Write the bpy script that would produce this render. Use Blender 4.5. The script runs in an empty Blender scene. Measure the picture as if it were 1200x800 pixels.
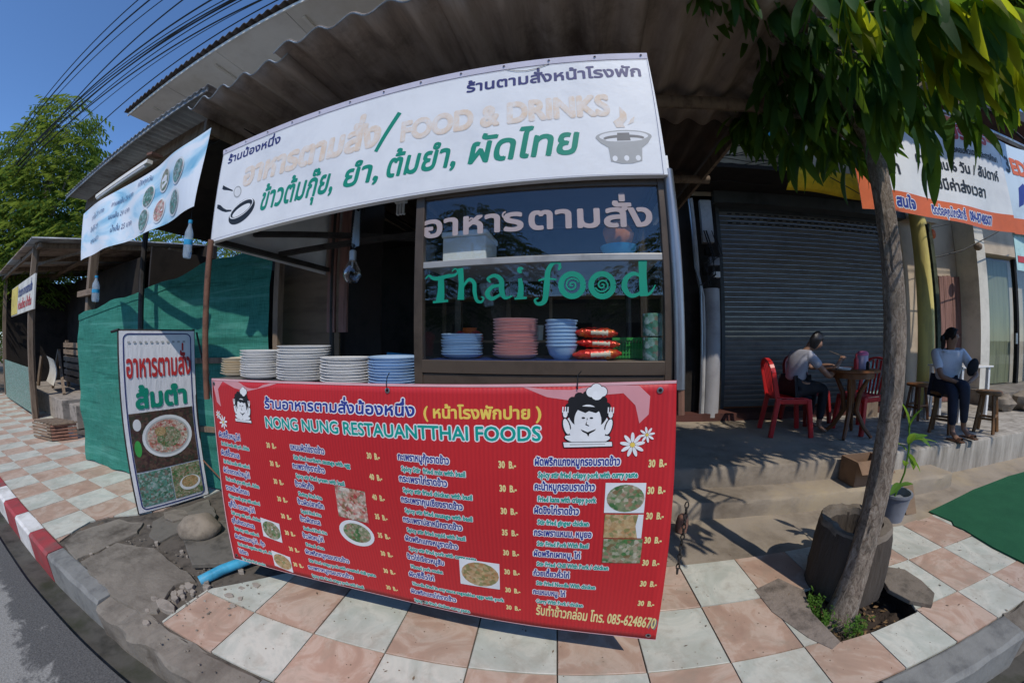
import bpy, bmesh, math, random
from mathutils import Vector, Matrix, noise
from mathutils.geometry import delaunay_2d_cdt
R = math.radians
rng = random.Random(11)
sc = bpy.context.scene
col = sc.collection

# ---------------------------------------------------------------- camera (8 mm stereographic fisheye)
cam = bpy.data.cameras.new('camera')
camo = bpy.data.objects.new('camera', cam)
col.objects.link(camo)
sc.camera = camo
right = Vector((0.9817274186833354, 0.19023218869306713, -0.004794766980823766)).normalized()
up = Vector((0.0027630500488498647, 0.010943991937602779, 0.9999362952683022)).normalized()
fwd = Vector((-0.19027254389370696, 0.9816781261826684, -0.010218395896732815)).normalized()
m3 = Matrix((right, up, -fwd)).transposed()
camo.matrix_world = Matrix.Translation((0, 0, 1.47)) @ m3.to_4x4()
sc.render.engine = 'CYCLES'
cam.type = 'PANO'
cam.sensor_fit = 'HORIZONTAL'
cam.sensor_width = 36.0
cam.sensor_height = 24.0
cam.clip_start = 0.05
cam.clip_end = 2000
C = cam.cycles if not hasattr(cam, 'panorama_type') else cam
C.panorama_type = 'FISHEYE_LENS_POLYNOMIAL'
C.fisheye_fov = R(200)
K = (0.0828245374, -8.6641227e-06, -5.19449136e-05, 9.05571044e-07)
C.fisheye_polynomial_k0 = 0.0
C.fisheye_polynomial_k1 = -K[0]
C.fisheye_polynomial_k2 = -K[1]
C.fisheye_polynomial_k3 = -K[2]
C.fisheye_polynomial_k4 = -K[3]

# ---------------------------------------------------------------- sky, sun, exposure
SUN_EL, SUN_FROM = 53.0, (0.40, -0.917)
w = bpy.data.worlds.new('World')
sc.world = w
w.use_nodes = True
nt = w.node_tree
bg = nt.nodes['Background']
sky = nt.nodes.new('ShaderNodeTexSky')
sky.sky_type = 'NISHITA'
sky.sun_disc = False
sky.sun_elevation = R(SUN_EL)
sky.sun_rotation = math.atan2(SUN_FROM[0], SUN_FROM[1])
sky.altitude = 300
sky.air_density = 0.75
sky.dust_density = 0.1
sky.ozone_density = 6.0
hs = nt.nodes.new('ShaderNodeHueSaturation')
hs.inputs['Saturation'].default_value = 1.06
hs.inputs['Value'].default_value = 1.2
nt.links.new(sky.outputs[0], hs.inputs['Color'])
nt.links.new(hs.outputs[0], bg.inputs[0])
bg.inputs[1].default_value = 0.15
sl = bpy.data.lights.new('sun', 'SUN')
sl.energy = 2.7
sl.angle = R(0.5)
sl.color = (1.0, 0.94, 0.84)
so = bpy.data.objects.new('sun', sl)
col.objects.link(so)
h = math.cos(R(SUN_EL))
so.rotation_euler = (-Vector((SUN_FROM[0] * h, SUN_FROM[1] * h, math.sin(R(SUN_EL))))).to_track_quat('-Z', 'Y').to_euler()
so.location = (3, -6, 12)
sc.view_settings.view_transform = 'Standard'
sc.view_settings.look = 'None'
sc.view_settings.exposure = 0.22
sc.view_settings.gamma = 1.0

# ---------------------------------------------------------------- helpers
WL = {}
def tag(o, label=None, cat=None, group=None, kind=None):
    if label: o['label'] = label
    if cat: o['category'] = cat
    if group: o['group'] = group
    if kind: o['kind'] = kind
    return o
def thing(name, label, cat, loc=(0, 0, 0), group=None, rz=0):
    o = bpy.data.objects.new(name, None)
    o.empty_display_size = .1
    col.objects.link(o)
    o.location = loc
    o.rotation_euler = (0, 0, rz)
    WL[o] = Vector(loc)
    return tag(o, label, cat, group)
ORD = ['topmost', 'second', 'third', 'fourth', 'fifth', 'sixth', 'seventh', 'eighth', 'ninth', 'tenth', 'eleventh', 'twelfth', 'thirteenth', 'fourteenth']
def part(name, parent):
    o = bpy.data.objects.new(name, None)
    o.empty_display_size = .05
    col.objects.link(o); o.parent = parent; WL[o] = WL[parent]
    return o
def copy_tree(o, parent=None):
    c = o.copy()
    col.objects.link(c)
    c.parent = parent
    for ch in list(o.children):
        copy_tree(ch, c)
    return c
class MB:
    def __init__(s):
        s.v = []; s.f = []; s.m = []; s.mi = 0
    def add(s, vs, fs):
        b = len(s.v)
        s.v += [Vector(p) for p in vs]
        s.f += [[b + i for i in f] for f in fs]
        s.m += [s.mi] * len(fs)
        return s
    def box(s, x0, x1, y0, y1, z0, z1):
        return s.add([(x0, y0, z0), (x1, y0, z0), (x1, y1, z0), (x0, y1, z0), (x0, y0, z1), (x1, y0, z1), (x1, y1, z1), (x0, y1, z1)],
                     [(0, 3, 2, 1), (4, 5, 6, 7), (0, 1, 5, 4), (1, 2, 6, 5), (2, 3, 7, 6), (3, 0, 4, 7)])
    def bar(s, a, b, wd, ht, upv=(0, 0, 1)):
        a = Vector(a); b = Vector(b); d = (b - a).normalized()
        u = Vector(upv)
        sd = d.cross(u)
        if sd.length < 1e-4: sd = Vector((1, 0, 0))
        sd.normalize(); u = sd.cross(d).normalized()
        P = []
        for q in (a, b):
            for i, j in ((-1, -1), (1, -1), (1, 1), (-1, 1)):
                P.append(q + sd * (i * wd / 2) + u * (j * ht / 2))
        return s.add(P, [(0, 1, 2, 3), (7, 6, 5, 4), (0, 4, 5, 1), (1, 5, 6, 2), (2, 6, 7, 3), (3, 7, 4, 0)])
    def tube(s, pts, rad, n=8, cap=True):
        pts = [Vector(p) for p in pts]
        rs = rad if isinstance(rad, (list, tuple)) else [rad] * len(pts)
        b = len(s.v); ring = []
        pu = None
        for i, p in enumerate(pts):
            d = (pts[min(i + 1, len(pts) - 1)] - pts[max(i - 1, 0)])
            d = d.normalized() if d.length > 1e-9 else Vector((0, 0, 1))
            if pu is None:
                pu = d.cross(Vector((0, 0, 1)) if abs(d.z) < .9 else Vector((1, 0, 0)))
            pu = (pu - d * pu.dot(d)).normalized()
            w_ = d.cross(pu)
            for k in range(n):
                a = 2 * math.pi * k / n
                s.v.append(p + (pu * math.cos(a) + w_ * math.sin(a)) * rs[i])
        for i in range(len(pts) - 1):
            for k in range(n):
                k2 = (k + 1) % n
                s.f.append([b + i * n + k, b + i * n + k2, b + (i + 1) * n + k2, b + (i + 1) * n + k]); s.m.append(s.mi)
        if cap:
            s.f.append([b + k for k in reversed(range(n))]); s.m.append(s.mi)
            s.f.append([b + (len(pts) - 1) * n + k for k in range(n)]); s.m.append(s.mi)
        return s
    def lathe(s, prof, c=(0, 0, 0), n=20, sx=1, sy=1):
        b = len(s.v); c = Vector(c)
        for r, z in prof:
            for k in range(n):
                a = 2 * math.pi * k / n
                s.v.append(c + Vector((r * sx * math.cos(a), r * sy * math.sin(a), z)))
        for i in range(len(prof) - 1):
            for k in range(n):
                k2 = (k + 1) % n
                s.f.append([b + i * n + k, b + i * n + k2, b + (i + 1) * n + k2, b + (i + 1) * n + k]); s.m.append(s.mi)
        return s
    def ball(s, c, rx, ry, rz, n=14, jit=0, seed=0):
        b = len(s.v); c = Vector(c); m = n // 2
        for i in range(m + 1):
            t = math.pi * i / m
            for k in range(n):
                a = 2 * math.pi * k / n
                d = Vector((math.sin(t) * math.cos(a), math.sin(t) * math.sin(a), math.cos(t)))
                j = 1 + jit * noise.noise(d * 1.7 + Vector((seed, seed, 0)))
                s.v.append(c + Vector((d.x * rx, d.y * ry, d.z * rz)) * j)
        for i in range(m):
            for k in range(n):
                k2 = (k + 1) % n
                s.f.append([b + i * n + k, b + (i + 1) * n + k, b + (i + 1) * n + k2, b + i * n + k2]); s.m.append(s.mi)
        return s
    def grid(s, fn, nu, nv):
        b = len(s.v)
        for j in range(nv + 1):
            for i in range(nu + 1):
                s.v.append(Vector(fn(i / nu, j / nv)))
        for j in range(nv):
            for i in range(nu):
                q = b + j * (nu + 1) + i
                s.f.append([q, q + 1, q + nu + 2, q + nu + 1]); s.m.append(s.mi)
        return s
    def slab(s, poly, z0, z1):
        n = len(poly); b = len(s.v)
        s.v += [Vector((x, y, z0)) for x, y in poly] + [Vector((x, y, z1)) for x, y in poly]
        s.f.append([b + i for i in reversed(range(n))]); s.m.append(s.mi)
        s.f.append([b + n + i for i in range(n)]); s.m.append(s.mi)
        for i in range(n):
            j = (i + 1) % n
            s.f.append([b + i, b + j, b + n + j, b + n + i]); s.m.append(s.mi)
        return s
    def build(s, name, mats, parent=None, smooth=False, bevel=0, origin=None, local=False, solid=0):
        me = bpy.data.meshes.new(name)
        mats = mats if isinstance(mats, (list, tuple)) else [mats]
        if local:
            O = Vector((0, 0, 0)); off = O
        elif parent is not None:
            O = WL[parent]; off = O
        else:
            if origin is None:
                xs = [p.x for p in s.v]; ys = [p.y for p in s.v]; zs = [p.z for p in s.v]
                origin = ((min(xs) + max(xs)) / 2, (min(ys) + max(ys)) / 2, min(zs))
            O = Vector(origin); off = O
        me.from_pydata([p - off for p in s.v], [], s.f)
        for m_ in mats: me.materials.append(m_)
        if len(mats) > 1:
            me.polygons.foreach_set('material_index', s.m)
        if smooth:
            me.polygons.foreach_set('use_smooth', [True] * len(me.polygons))
            try: me.set_sharp_from_angle(angle=R(40))
            except Exception: pass
        me.update()
        o = bpy.data.objects.new(name, me)
        col.objects.link(o)
        if parent is not None:
            o.parent = parent
            WL[o] = WL[parent]
        else:
            o.location = O if not local else (0, 0, 0)
            WL[o] = Vector(o.location)
        if solid:
            md = o.modifiers.new('solid', 'SOLIDIFY'); md.thickness = solid; md.offset = 0
        if bevel:
            md = o.modifiers.new('bevel', 'BEVEL'); md.width = bevel; md.segments = 2; md.limit_method = 'ANGLE'
        return o
def box(name, mat, parent, x0, x1, y0, y1, z0, z1, bevel=0):
    return MB().box(x0, x1, y0, y1, z0, z1).build(name, mat, parent, bevel=bevel)
def tube(name, mat, parent, pts, r, n=8):
    return MB().tube(pts, r, n).build(name, mat, parent, smooth=True)

# ---------------------------------------------------------------- materials
def srgb(r, g, b):
    f = lambda c: (c / 255) / 12.92 if c / 255 <= .04045 else ((c / 255 + .055) / 1.055) ** 2.4
    return (f(r), f(g), f(b))
class NT:
    def __init__(s, name):
        s.m = bpy.data.materials.new(name); s.m.use_nodes = True
        s.t = s.m.node_tree; s.p = s.t.nodes['Principled BSDF']
    def n(s, typ, **kw):
        x = s.t.nodes.new(typ)
        for k, v in kw.items():
            if k.startswith('i_'):
                key = k[2:]
                x.inputs[int(key) if key.isdigit() else key.replace('_', ' ')].default_value = v
            else: setattr(x, k, v)
        return x
    def l(s, a, b): s.t.links.new(a, b)
    def coord(s, scale=(1, 1, 1), rand=False, kind='Object'):
        tc = s.n('ShaderNodeTexCoord')
        mp = s.n('ShaderNodeMapping')
        mp.inputs['Scale'].default_value = scale
        s.l(tc.outputs[kind], mp.inputs[0])
        if rand:
            oi = s.n('ShaderNodeObjectInfo')
            mul = s.n('ShaderNodeVectorMath', operation='MULTIPLY')
            cb = s.n('ShaderNodeCombineXYZ')
            for i in range(3): s.l(oi.outputs['Random'], cb.inputs[i])
            s.l(cb.outputs[0], mul.inputs[0]); mul.inputs[1].default_value = (37, 71, 13)
            s.l(mul.outputs[0], mp.inputs['Location'])
        return mp.outputs[0]
    def noise(s, vec, scale, detail=6, rough=.6, dist=0):
        x = s.n('ShaderNodeTexNoise'); s.l(vec, x.inputs['Vector'])
        x.inputs['Scale'].default_value = scale; x.inputs['Detail'].default_value = detail
        x.inputs['Roughness'].default_value = rough; x.inputs['Distortion'].default_value = dist
        return x.outputs['Fac']
    def ramp(s, fac, stops, interp='LINEAR'):
        x = s.n('ShaderNodeValToRGB'); s.l(fac, x.inputs[0]); cr = x.color_ramp; cr.interpolation = interp
        while len(cr.elements) < len(stops): cr.elements.new(.5)
        for e, (p, c) in zip(cr.elements, stops):
            e.position = p; e.color = (*c, 1) if not isinstance(c, (int, float)) else (c, c, c, 1)
        return x.outputs[0]
    def mix(s, fac, a, b, mode='MIX'):
        x = s.n('ShaderNodeMix', data_type='RGBA', blend_type=mode)
        for i, v in ((0, fac), (6, a), (7, b)):
            if hasattr(v, 'is_linked') or hasattr(v, 'links'): s.l(v, x.inputs[i])
            elif isinstance(v, (int, float)): x.inputs[i].default_value = v
            else: x.inputs[i].default_value = (*v, 1)
        return x.outputs[2]
    def bump(s, h_, strength=.3, dist=.01):
        x = s.n('ShaderNodeBump'); s.l(h_, x.inputs['Height'])
        x.inputs['Strength'].default_value = strength; x.inputs['Distance'].default_value = dist
        s.l(x.outputs[0], s.p.inputs['Normal'])
    def set(s, c=None, rough=None, metal=None, spec=None, trans=None, alpha=None, ior=None):
        for key, v in (('Base Color', c), ('Roughness', rough), ('Metallic', metal), ('Specular IOR Level', spec), ('Transmission Weight', trans), ('Alpha', alpha), ('IOR', ior)):
            if v is None: continue
            if hasattr(v, 'links'): s.l(v, s.p.inputs[key])
            else: s.p.inputs[key].default_value = (*v, 1) if isinstance(v, tuple) else v
        return s.m
def mat(name, c, rough=.6, metal=0, var=.25, scale=6, c2=None, bump=.15, bscale=40, bdist=.004, rand=True, spec=.4, stretch=(1, 1, 1), dirt=None):
    N = NT(name)
    v = N.coord(stretch, rand)
    f = N.noise(v, scale, 7, .65)
    d = c2 if c2 else tuple(x * (1 - var * 1.6) for x in c)
    l_ = tuple(min(1, x * (1 + var * .5)) for x in c)
    colr = N.ramp(f, [(.3, d), (.5, c), (.72, l_)])
    if dirt:
        g = N.noise(v, scale * .35, 8, .7)
        colr = N.mix(N.ramp(g, [(.5, 0.0), (.68, 1.0)]), colr, dirt)
    N.bump(N.noise(v, bscale, 5, .6), bump, bdist)
    return N.set(colr, rough, metal, spec)
def plain(name, c, rough=.5, metal=0, spec=.4):
    N = NT(name)
    v = N.coord((1, 1, 1), True)
    f = N.noise(v, 9, 4)
    return N.set(N.ramp(f, [(.3, tuple(x * .86 for x in c)), (.7, c)]), rough, metal, spec)
def leafmat(name, c1, c2, trans=.5, tc=(.3, .45, .04)):
    N = NT(name)
    v = N.coord((1, 1, 1), True)
    oi = N.n('ShaderNodeObjectInfo')
    geo = N.n('ShaderNodeNewGeometry')
    ad = N.n('ShaderNodeMath', operation='ADD')
    N.l(oi.outputs['Random'], ad.inputs[0]); N.l(geo.outputs['Random Per Island'], ad.inputs[1])
    fr = N.n('ShaderNodeMath', operation='FRACT'); N.l(ad.outputs[0], fr.inputs[0])
    cc = N.ramp(fr.outputs[0], [(0, c1), (1, c2)])
    cc = N.mix(.35, cc, N.ramp(N.noise(v, 25, 4), [(.3, tuple(x * .7 for x in c1)), (.7, c2)]))
    N.set(cc, .6, 0, .1)
    tr = N.n('ShaderNodeBsdfTranslucent'); tr.inputs[0].default_value = (*tc, 1)
    mx = N.n('ShaderNodeMixShader'); mx.inputs[0].default_value = trans
    N.l(N.p.outputs[0], mx.inputs[1]); N.l(tr.outputs[0], mx.inputs[2])
    N.l(mx.outputs[0], N.t.nodes['Material Output'].inputs[0])
    return N.m
M = {}
M['road'] = None
def make_mats():
    # asphalt with worn pale cement band
    N = NT('asphalt'); v = N.coord()
    f = N.noise(v, 90, 5, .7); g = N.noise(v, 2.2, 8, .7, .4)
    base = N.ramp(f, [(.35, (.055, .054, .053)), (.65, (.12, .117, .113))])
    sx = N.n('ShaderNodeSeparateXYZ'); N.l(v, sx.inputs[0])
    # worn strip of old cement running along the gutter
    a1 = N.n('ShaderNodeMath', operation='ADD'); a1.inputs[1].default_value = .16
    N.l(sx.outputs[1], a1.inputs[0])
    ab = N.n('ShaderNodeMath', operation='ABSOLUTE'); N.l(a1.outputs[0], ab.inputs[0])
    sc_ = N.n('ShaderNodeMath', operation='MULTIPLY_ADD'); sc_.inputs[1].default_value = -1.1; sc_.inputs[2].default_value = .34
    N.l(ab.outputs[0], sc_.inputs[0])
    sm = N.n('ShaderNodeMath', operation='ADD'); N.l(sc_.outputs[0], sm.inputs[0]); N.l(g, sm.inputs[1])
    msk = N.ramp(sm.outputs[0], [(.60, 0.0), (.66, 1.0)])
    pale = N.ramp(f, [(.3, (.15, .145, .135)), (.7, (.32, .31, .29))])
    N.bump(f, .6, .006)
    M['road'] = N.set(N.mix(msk, base, pale), .92)
    M['gutter'] = mat('gutter_cement', (.075, .07, .06), .85, var=.5, scale=5, c2=(.025, .024, .018), bump=.6, bscale=30, dirt=(.03, .035, .015))
    M['cement'] = mat('old_cement', (.20, .175, .145), .9, var=.45, scale=4.5, c2=(.085, .07, .055), bump=.7, bscale=34, bdist=.008, dirt=(.13, .11, .09), rand=False)
    M['cement_dark'] = mat('damp_cement', (.13, .118, .10), .85, var=.5, scale=4, bump=.6, bscale=30, bdist=.006)
    M['kerb_grey'] = mat('kerb_cement', (.20, .20, .19), .85, var=.35, scale=5, c2=(.10, .10, .10), bump=.6, bscale=30, bdist=.006)
    M['kerb_red'] = mat('kerb_red_paint', (.33, .045, .05), .7, var=.35, scale=7, c2=(.2, .05, .05), bump=.4, bscale=30, bdist=.004, dirt=(.17, .09, .08))
    M['kerb_white'] = mat('kerb_white_paint', (.68, .66, .64), .7, var=.2, scale=7, c2=(.48, .46, .44), bump=.4, bscale=30, bdist=.004, dirt=(.42, .40, .37))
    for nm, a, b, c in (('tile_orange', (.45, .30, .225), (.37, .24, .18), (.53, .40, .32)), ('tile_white', (.50, .51, .45), (.42, .44, .38), (.58, .57, .50))):
        N = NT(nm); v = N.coord((1, 1, 1), True)
        f = N.noise(v, 3.2, 9, .62, 1.6); g = N.noise(v, 9, 8, .7, .5)
        cc = N.ramp(f, [(.32, b), (.48, a), (.56, c), (.7, a)])
        cc = N.mix(N.ramp(g, [(.50, 0.0), (.74, .6)]), cc, (.30, .25, .19))
        gg = N.noise(N.coord((1, 1, 1)), 1.1, 8, .7); cc = N.mix(N.ramp(gg, [(.46, 0.0), (.7, .35)]), cc, (.26, .21, .16))
        h1 = N.noise(v, 60, 5)
        # scuffs and grit
        vv = N.noise(v, 30, 9, .8)
        cc = N.mix(N.ramp(vv, [(.63, 0.0), (.70, .6)]), cc, (.17, .14, .10))
        N.bump(h1, .12, .003)
        M[nm] = N.set(cc, N.ramp(g, [(.3, .32), (.7, .6)]), 0, .4)
    M['grout'] = mat('grout', (.10, .085, .07), .95, var=.4, scale=12, bump=.5)
    M['dirt'] = mat('dirt', (.17, .12, .08), .95, var=.5, scale=5, c2=(.08, .055, .035), bump=1, bscale=28, bdist=.012, dirt=(.22, .18, .13), rand=False)
    M['soil'] = mat('soil', (.045, .031, .022), .95, var=.5, scale=14, c2=(.02, .013, .01), bump=1, bscale=40, bdist=.02)
    M['step'] = mat('step_cement', (.27, .225, .175), .9, var=.45, scale=1.8, c2=(.14, .11, .08), bump=.5, bscale=30, bdist=.006, dirt=(.38, .30, .19), rand=False)
    N = NT('platform_wall_cement'); v = N.coord((1.6, 1.6, .25)); f = N.noise(v, 4, 8, .7); g = N.noise(N.coord(), 30, 5)
    N.bump(g, .5, .006)
    M['stepwall'] = N.set(N.ramp(f, [(.3, (.13, .11, .085)), (.5, (.30, .27, .23)), (.65, (.42, .38, .33))]), .9)
    N = NT('green_carpet'); v = N.coord(); f = N.noise(v, 300, 3); g = N.noise(v, 4, 6)
    N.bump(f, .8, .006)
    M['carpet'] = N.set(N.mix(.5, N.ramp(f, [(.3, (.012, .06, .03)), (.7, (.035, .15, .075))]), N.ramp(g, [(.3, (.015, .075, .04)), (.7, (.025, .12, .06))])), .95, 0, .1)
    M['rust'] = mat('rusty_steel', (.16, .075, .045), .75, var=.5, scale=14, c2=(.07, .035, .022), bump=.4)
    M['darksteel'] = mat('dark_steel', (.045, .04, .037), .6, .3, var=.4, scale=10)
    M['steel'] = mat('dull_steel', (.30, .30, .31), .35, .8, var=.3, scale=8, stretch=(1, 1, .2))
    M['brownalu'] = mat('bronze_aluminium', (.095, .068, .048), .42, .35, var=.25, scale=6, bump=.05)
    M['greyalu'] = mat('grey_aluminium', (.36, .345, .32), .45, .4, var=.2, scale=8, bump=.05)
    # galvanised rusty roofing
    def corr(nm, stops, st=(3.5, .5, 1), rough=.75):
        N = NT(nm); v = N.coord(st, True); f = N.noise(v, 3, 9, .7, .3); g = N.noise(N.coord((1, 1, 1), True), 2.0, 8, .7)
        cc = N.mix(N.ramp(g, [(.48, 0.0), (.66, .7)]), N.ramp(f, stops), (.06, .035, .022))
        N.bump(N.noise(v, 18, 5), .25, .003)
        return N.set(cc, rough, .15, .3)
    M['roof_rust'] = corr('rusty_roof_sheet', [(.25, (.17, .13, .105)), (.5, (.34, .27, .22)), (.75, (.48, .40, .34))])
    M['roof_dark'] = corr('sooty_roof_sheet', [(.25, (.03, .022, .018)), (.5, (.07, .052, .042)), (.75, (.13, .10, .08))])
    M['roof_zinc'] = corr('zinc_roof_sheet', [(.25, (.18, .19, .20)), (.5, (.33, .35, .36)), (.75, (.45, .46, .46))], rough=.5)
    M['roof_tile'] = corr('fibre_cement_roof', [(.25, (.045, .035, .03)), (.5, (.09, .07, .06)), (.75, (.15, .12, .10))])
    M['soffit'] = mat('soffit_board', (.76, .74, .69), .8, var=.15, scale=1.2, c2=(.62, .59, .54), bump=.1, dirt=(.60, .56, .48))
    M['plaster'] = mat('beige_plaster', (.52, .42, .31), .85, var=.15, scale=1.5, c2=(.38, .30, .22), bump=.25, bscale=20, dirt=(.36, .29, .22), rand=False)
    M['whitewash'] = mat('white_render', (.62, .58, .50), .8, var=.2, scale=2, bump=.2, dirt=(.42, .38, .31))
    M['yellow_paint'] = mat('yellow_paint', (.66, .56, .18), .6, var=.2, scale=3, c2=(.42, .35, .14), bump=.15, stretch=(2, 2, .4))
    M['wood'] = mat('weathered_wood', (.20, .145, .10), .8, var=.5, scale=5, c2=(.085, .058, .04), bump=.5, bscale=25, stretch=(4, 4, .6))
    M['wood_h'] = mat('weathered_wood_crosswise', (.22, .155, .105), .8, var=.5, scale=5, c2=(.09, .06, .04), bump=.5, bscale=25, stretch=(.6, 4, 4))
    M['wood_table'] = mat('varnished_wood', (.17, .065, .022), .4, var=.45, scale=5, c2=(.08, .028, .01), bump=.15, stretch=(3, 3, .8))
    M['wood_stool'] = mat('brown_stool_wood', (.20, .095, .035), .5, var=.4, scale=6, c2=(.09, .04, .015), bump=.2, stretch=(3, 3, .7))
    M['plywood'] = mat('plywood', (.19, .125, .075), .75, var=.3, scale=2.5, c2=(.12, .075, .045), bump=.2, stretch=(.6, .6, 4))
    M['pinkwood'] = mat('pink_brown_plank', (.24, .125, .10), .75, var=.45, scale=4, c2=(.10, .05, .04), bump=.3, stretch=(5, 5, .5))
    M['black'] = plain('soot_black', (.012, .011, .010), .8, spec=.2)
    M['darkwall'] = mat('dark_interior', (.022, .017, .014), .9, var=.5, scale=3)  # near-black colour stands in for the shade inside
    M['shutter'] = mat('slate_shutter', (.145, .135, .118), .7, .0, var=.3, scale=2.5, bump=.08, c2=(.095, .088, .078), dirt=(.10, .085, .07))
    M['shutter_box'] = mat('slate_shutter_hood', (.07, .075, .075), .6, .2, var=.3, scale=3)
    M['orange_strip'] = plain('orange_bar', (.28, .085, .02), .6)
    M['redcement'] = mat('red_oxide_cement', (.085, .03, .022), .75, var=.4, scale=3)
    M['pvc'] = mat('grey_white_plastic_pipe', (.34, .33, .34), .5, var=.2, scale=3)
    M['pvcw'] = mat('white_conduit', (.42, .41, .40), .5, var=.2, scale=4)
    # green shade net: fine weave, slightly see-through
    N = NT('green_shade_net'); v = N.coord((1, 1, 1)); f = N.noise(v, 3, 7, .65); wv = N.noise(N.coord((1.5, 1.5, 60)), 4, 7, .75)
    w2 = N.noise(N.coord((60, 60, 2)), 4, 7, .75)
    cr_b = N.noise(N.coord((.25, .25, 5)), 2.2, 5, .6, .3)
    cc = N.ramp(f, [(.3, (.02, .125, .085)), (.5, (.032, .195, .13)), (.72, (.08, .31, .22))])
    cc = N.mix(.5, cc, N.ramp(wv, [(.40, (.01, .10, .075)), (.60, (.10, .46, .38))]))
    cc = N.mix(.3, cc, N.ramp(w2, [(.42, (.01, .10, .075)), (.58, (.10, .44, .36))]))
    cc = N.mix(N.ramp(cr_b, [(.56, 0.0), (.62, .35)]), cc, (.16, .48, .40)); cc = N.mix(N.ramp(cr_b, [(.36, .5), (.42, 0.0)]), cc, (.01, .08, .06))  # light and shade of the creases painted into the net colour as bands
    N.bump(wv, .4, .003)
    N.set(cc, .8, 0, .15)
    tr = N.n('ShaderNodeBsdfTranslucent'); tr.inputs[0].default_value = (.02, .22, .16, 1)
    tp = N.n('ShaderNodeBsdfTransparent')
    m1 = N.n('ShaderNodeMixShader'); m1.inputs[0].default_value = .2
    m2 = N.n('ShaderNodeMixShader')
    N.l(N.ramp(w2, [(.30, .22), (.36, .03)]), m2.inputs[0])
    N.l(N.p.outputs[0], m1.inputs[1]); N.l(tr.outputs[0], m1.inputs[2])
    N.l(m1.outputs[0], m2.inputs[1]); N.l(tp.outputs[0], m2.inputs[2])
    N.l(m2.outputs[0], N.t.nodes['Material Output'].inputs[0])
    M['net'] = N.m
    # printed red vinyl with fine vertical ribs of the board
    N = NT('red_vinyl'); v = N.coord(); 
    wv = N.n('ShaderNodeTexWave', wave_type='BANDS', bands_direction='X'); N.l(v, wv.inputs[0]); wv.inputs['Scale'].default_value = 20; wv.inputs['Distortion'].default_value = .4
    f = N.noise(v, 1.6, 6, .6)
    cc = N.mix(N.ramp(wv.outputs['Fac'], [(.2, 0.0), (.9, 1.0)]), (.50, .020, .026), (.43, .017, .024))
    cc = N.mix(N.ramp(f, [(.35, 0.0), (.7, .5)]), cc, (.58, .028, .03))
    N.bump(wv.outputs['Fac'], .12, .003)
    M['redvinyl'] = N.set(cc, .5, 0, .35)
    M['whitevinyl'] = mat('white_vinyl', (.76, .765, .77), .5, var=.08, scale=1.6, c2=(.62, .63, .65), bump=.25, bscale=3.5, bdist=.02, rand=False, dirt=(.66, .65, .62))
    M['white'] = plain('white_print', (.80, .80, .80), .55)
    M['cream'] = plain('cream_print', (.78, .68, .30), .55)
    M['yellow'] = plain('yellow_print', (.80, .58, .10), .55)
    M['blue'] = plain('blue_print', (.022, .04, .26), .5)
    M['navy'] = plain('navy_print', (.03, .035, .16), .5)
    M['green'] = plain('green_print', (.004, .26, .17), .5)
    M['teal'] = plain('teal_print', (.0, .33, .27), .5)
    M['redprint'] = plain('red_print', (.55, .03, .03), .5)
    M['pink'] = plain('pink_print', (.75, .42, .44), .5)
    M['swoosh'] = plain('rose_print', (.66, .30, .32), .5)
    M['blackprint'] = plain('black_print', (.012, .012, .014), .5)
    M['greyprint'] = plain('grey_print', (.20, .195, .19), .5)
    M['greyprint2'] = plain('pale_grey_print', (.42, .42, .41), .5)
    M['orangeprint'] = plain('orange_print', (.72, .14, .03), .5)
    N = NT('faded_print'); f = N.noise(N.coord(), 14, 8, .8)
    M['faded'] = N.set(N.ramp(f, [(.36, (.76, .74, .72)), (.60, (.74, .57, .42))]), .6)
    def food(nm, cols, sc_=75):
        N = NT(nm); v = N.coord(); vo = N.n('ShaderNodeTexVoronoi'); N.l(v, vo.inputs['Vector']); vo.inputs['Scale'].default_value = sc_
        sp = N.n('ShaderNodeSeparateColor'); N.l(vo.outputs['Color'], sp.inputs[0])
        cc = N.ramp(sp.outputs[0], [(i / len(cols), c) for i, c in enumerate(cols)], 'CONSTANT')
        f = N.noise(v, sc_ * 1.3, 5)
        cc = N.mix(.6, cc, N.ramp(f, [(.3, (.10, .08, .05)), (.7, (.9, .86, .72))]), 'MULTIPLY')
        cc = N.mix(.35, cc, N.ramp(N.noise(v, sc_ * .3, 3), [(.4, cols[0]), (.6, cols[1])]))
        return N.set(cc, .5)
    M['food_green'] = food('greens_photo', [(.05, .16, .05), (.42, .36, .26), (.09, .24, .07), (.60, .56, .46), (.13, .22, .08), (.34, .14, .08), (.36, .32, .20)])
    M['food_red'] = food('prawn_photo', [(.45, .06, .06), (.75, .70, .62), (.62, .25, .18), (.55, .44, .32), (.12, .2, .08)])
    M['food_noodle'] = food('noodle_photo', [(.46, .24, .10), (.56, .42, .22), (.12, .22, .07), (.58, .46, .30), (.48, .34, .17)])
    M['food_plate'] = plain('plate_photo', (.74, .75, .76), .5)
    M['food_dark'] = food('dark_table_photo', [(.05, .02, .02), (.10, .05, .04), (.03, .06, .03), (.14, .09, .06)], 48)
    M['food_teal'] = food('herb_photo', [(.05, .20, .12), (.25, .38, .36), (.06, .10, .05), (.5, .6, .62), (.25, .10, .08), (.1, .35, .3)], 60)
    # ceramics, glass, plastics
    M['ceramic'] = mat('white_melamine', (.82, .81, .79), .28, var=.05, scale=10, bump=.02)
    M['ceramic_blue'] = mat('pale_blue_melamine', (.42, .58, .78), .28, var=.06, scale=10, bump=.02)
    M['ceramic_pink'] = mat('pink_melamine', (.75, .42, .40), .3, var=.06, scale=10, bump=.02)
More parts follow.
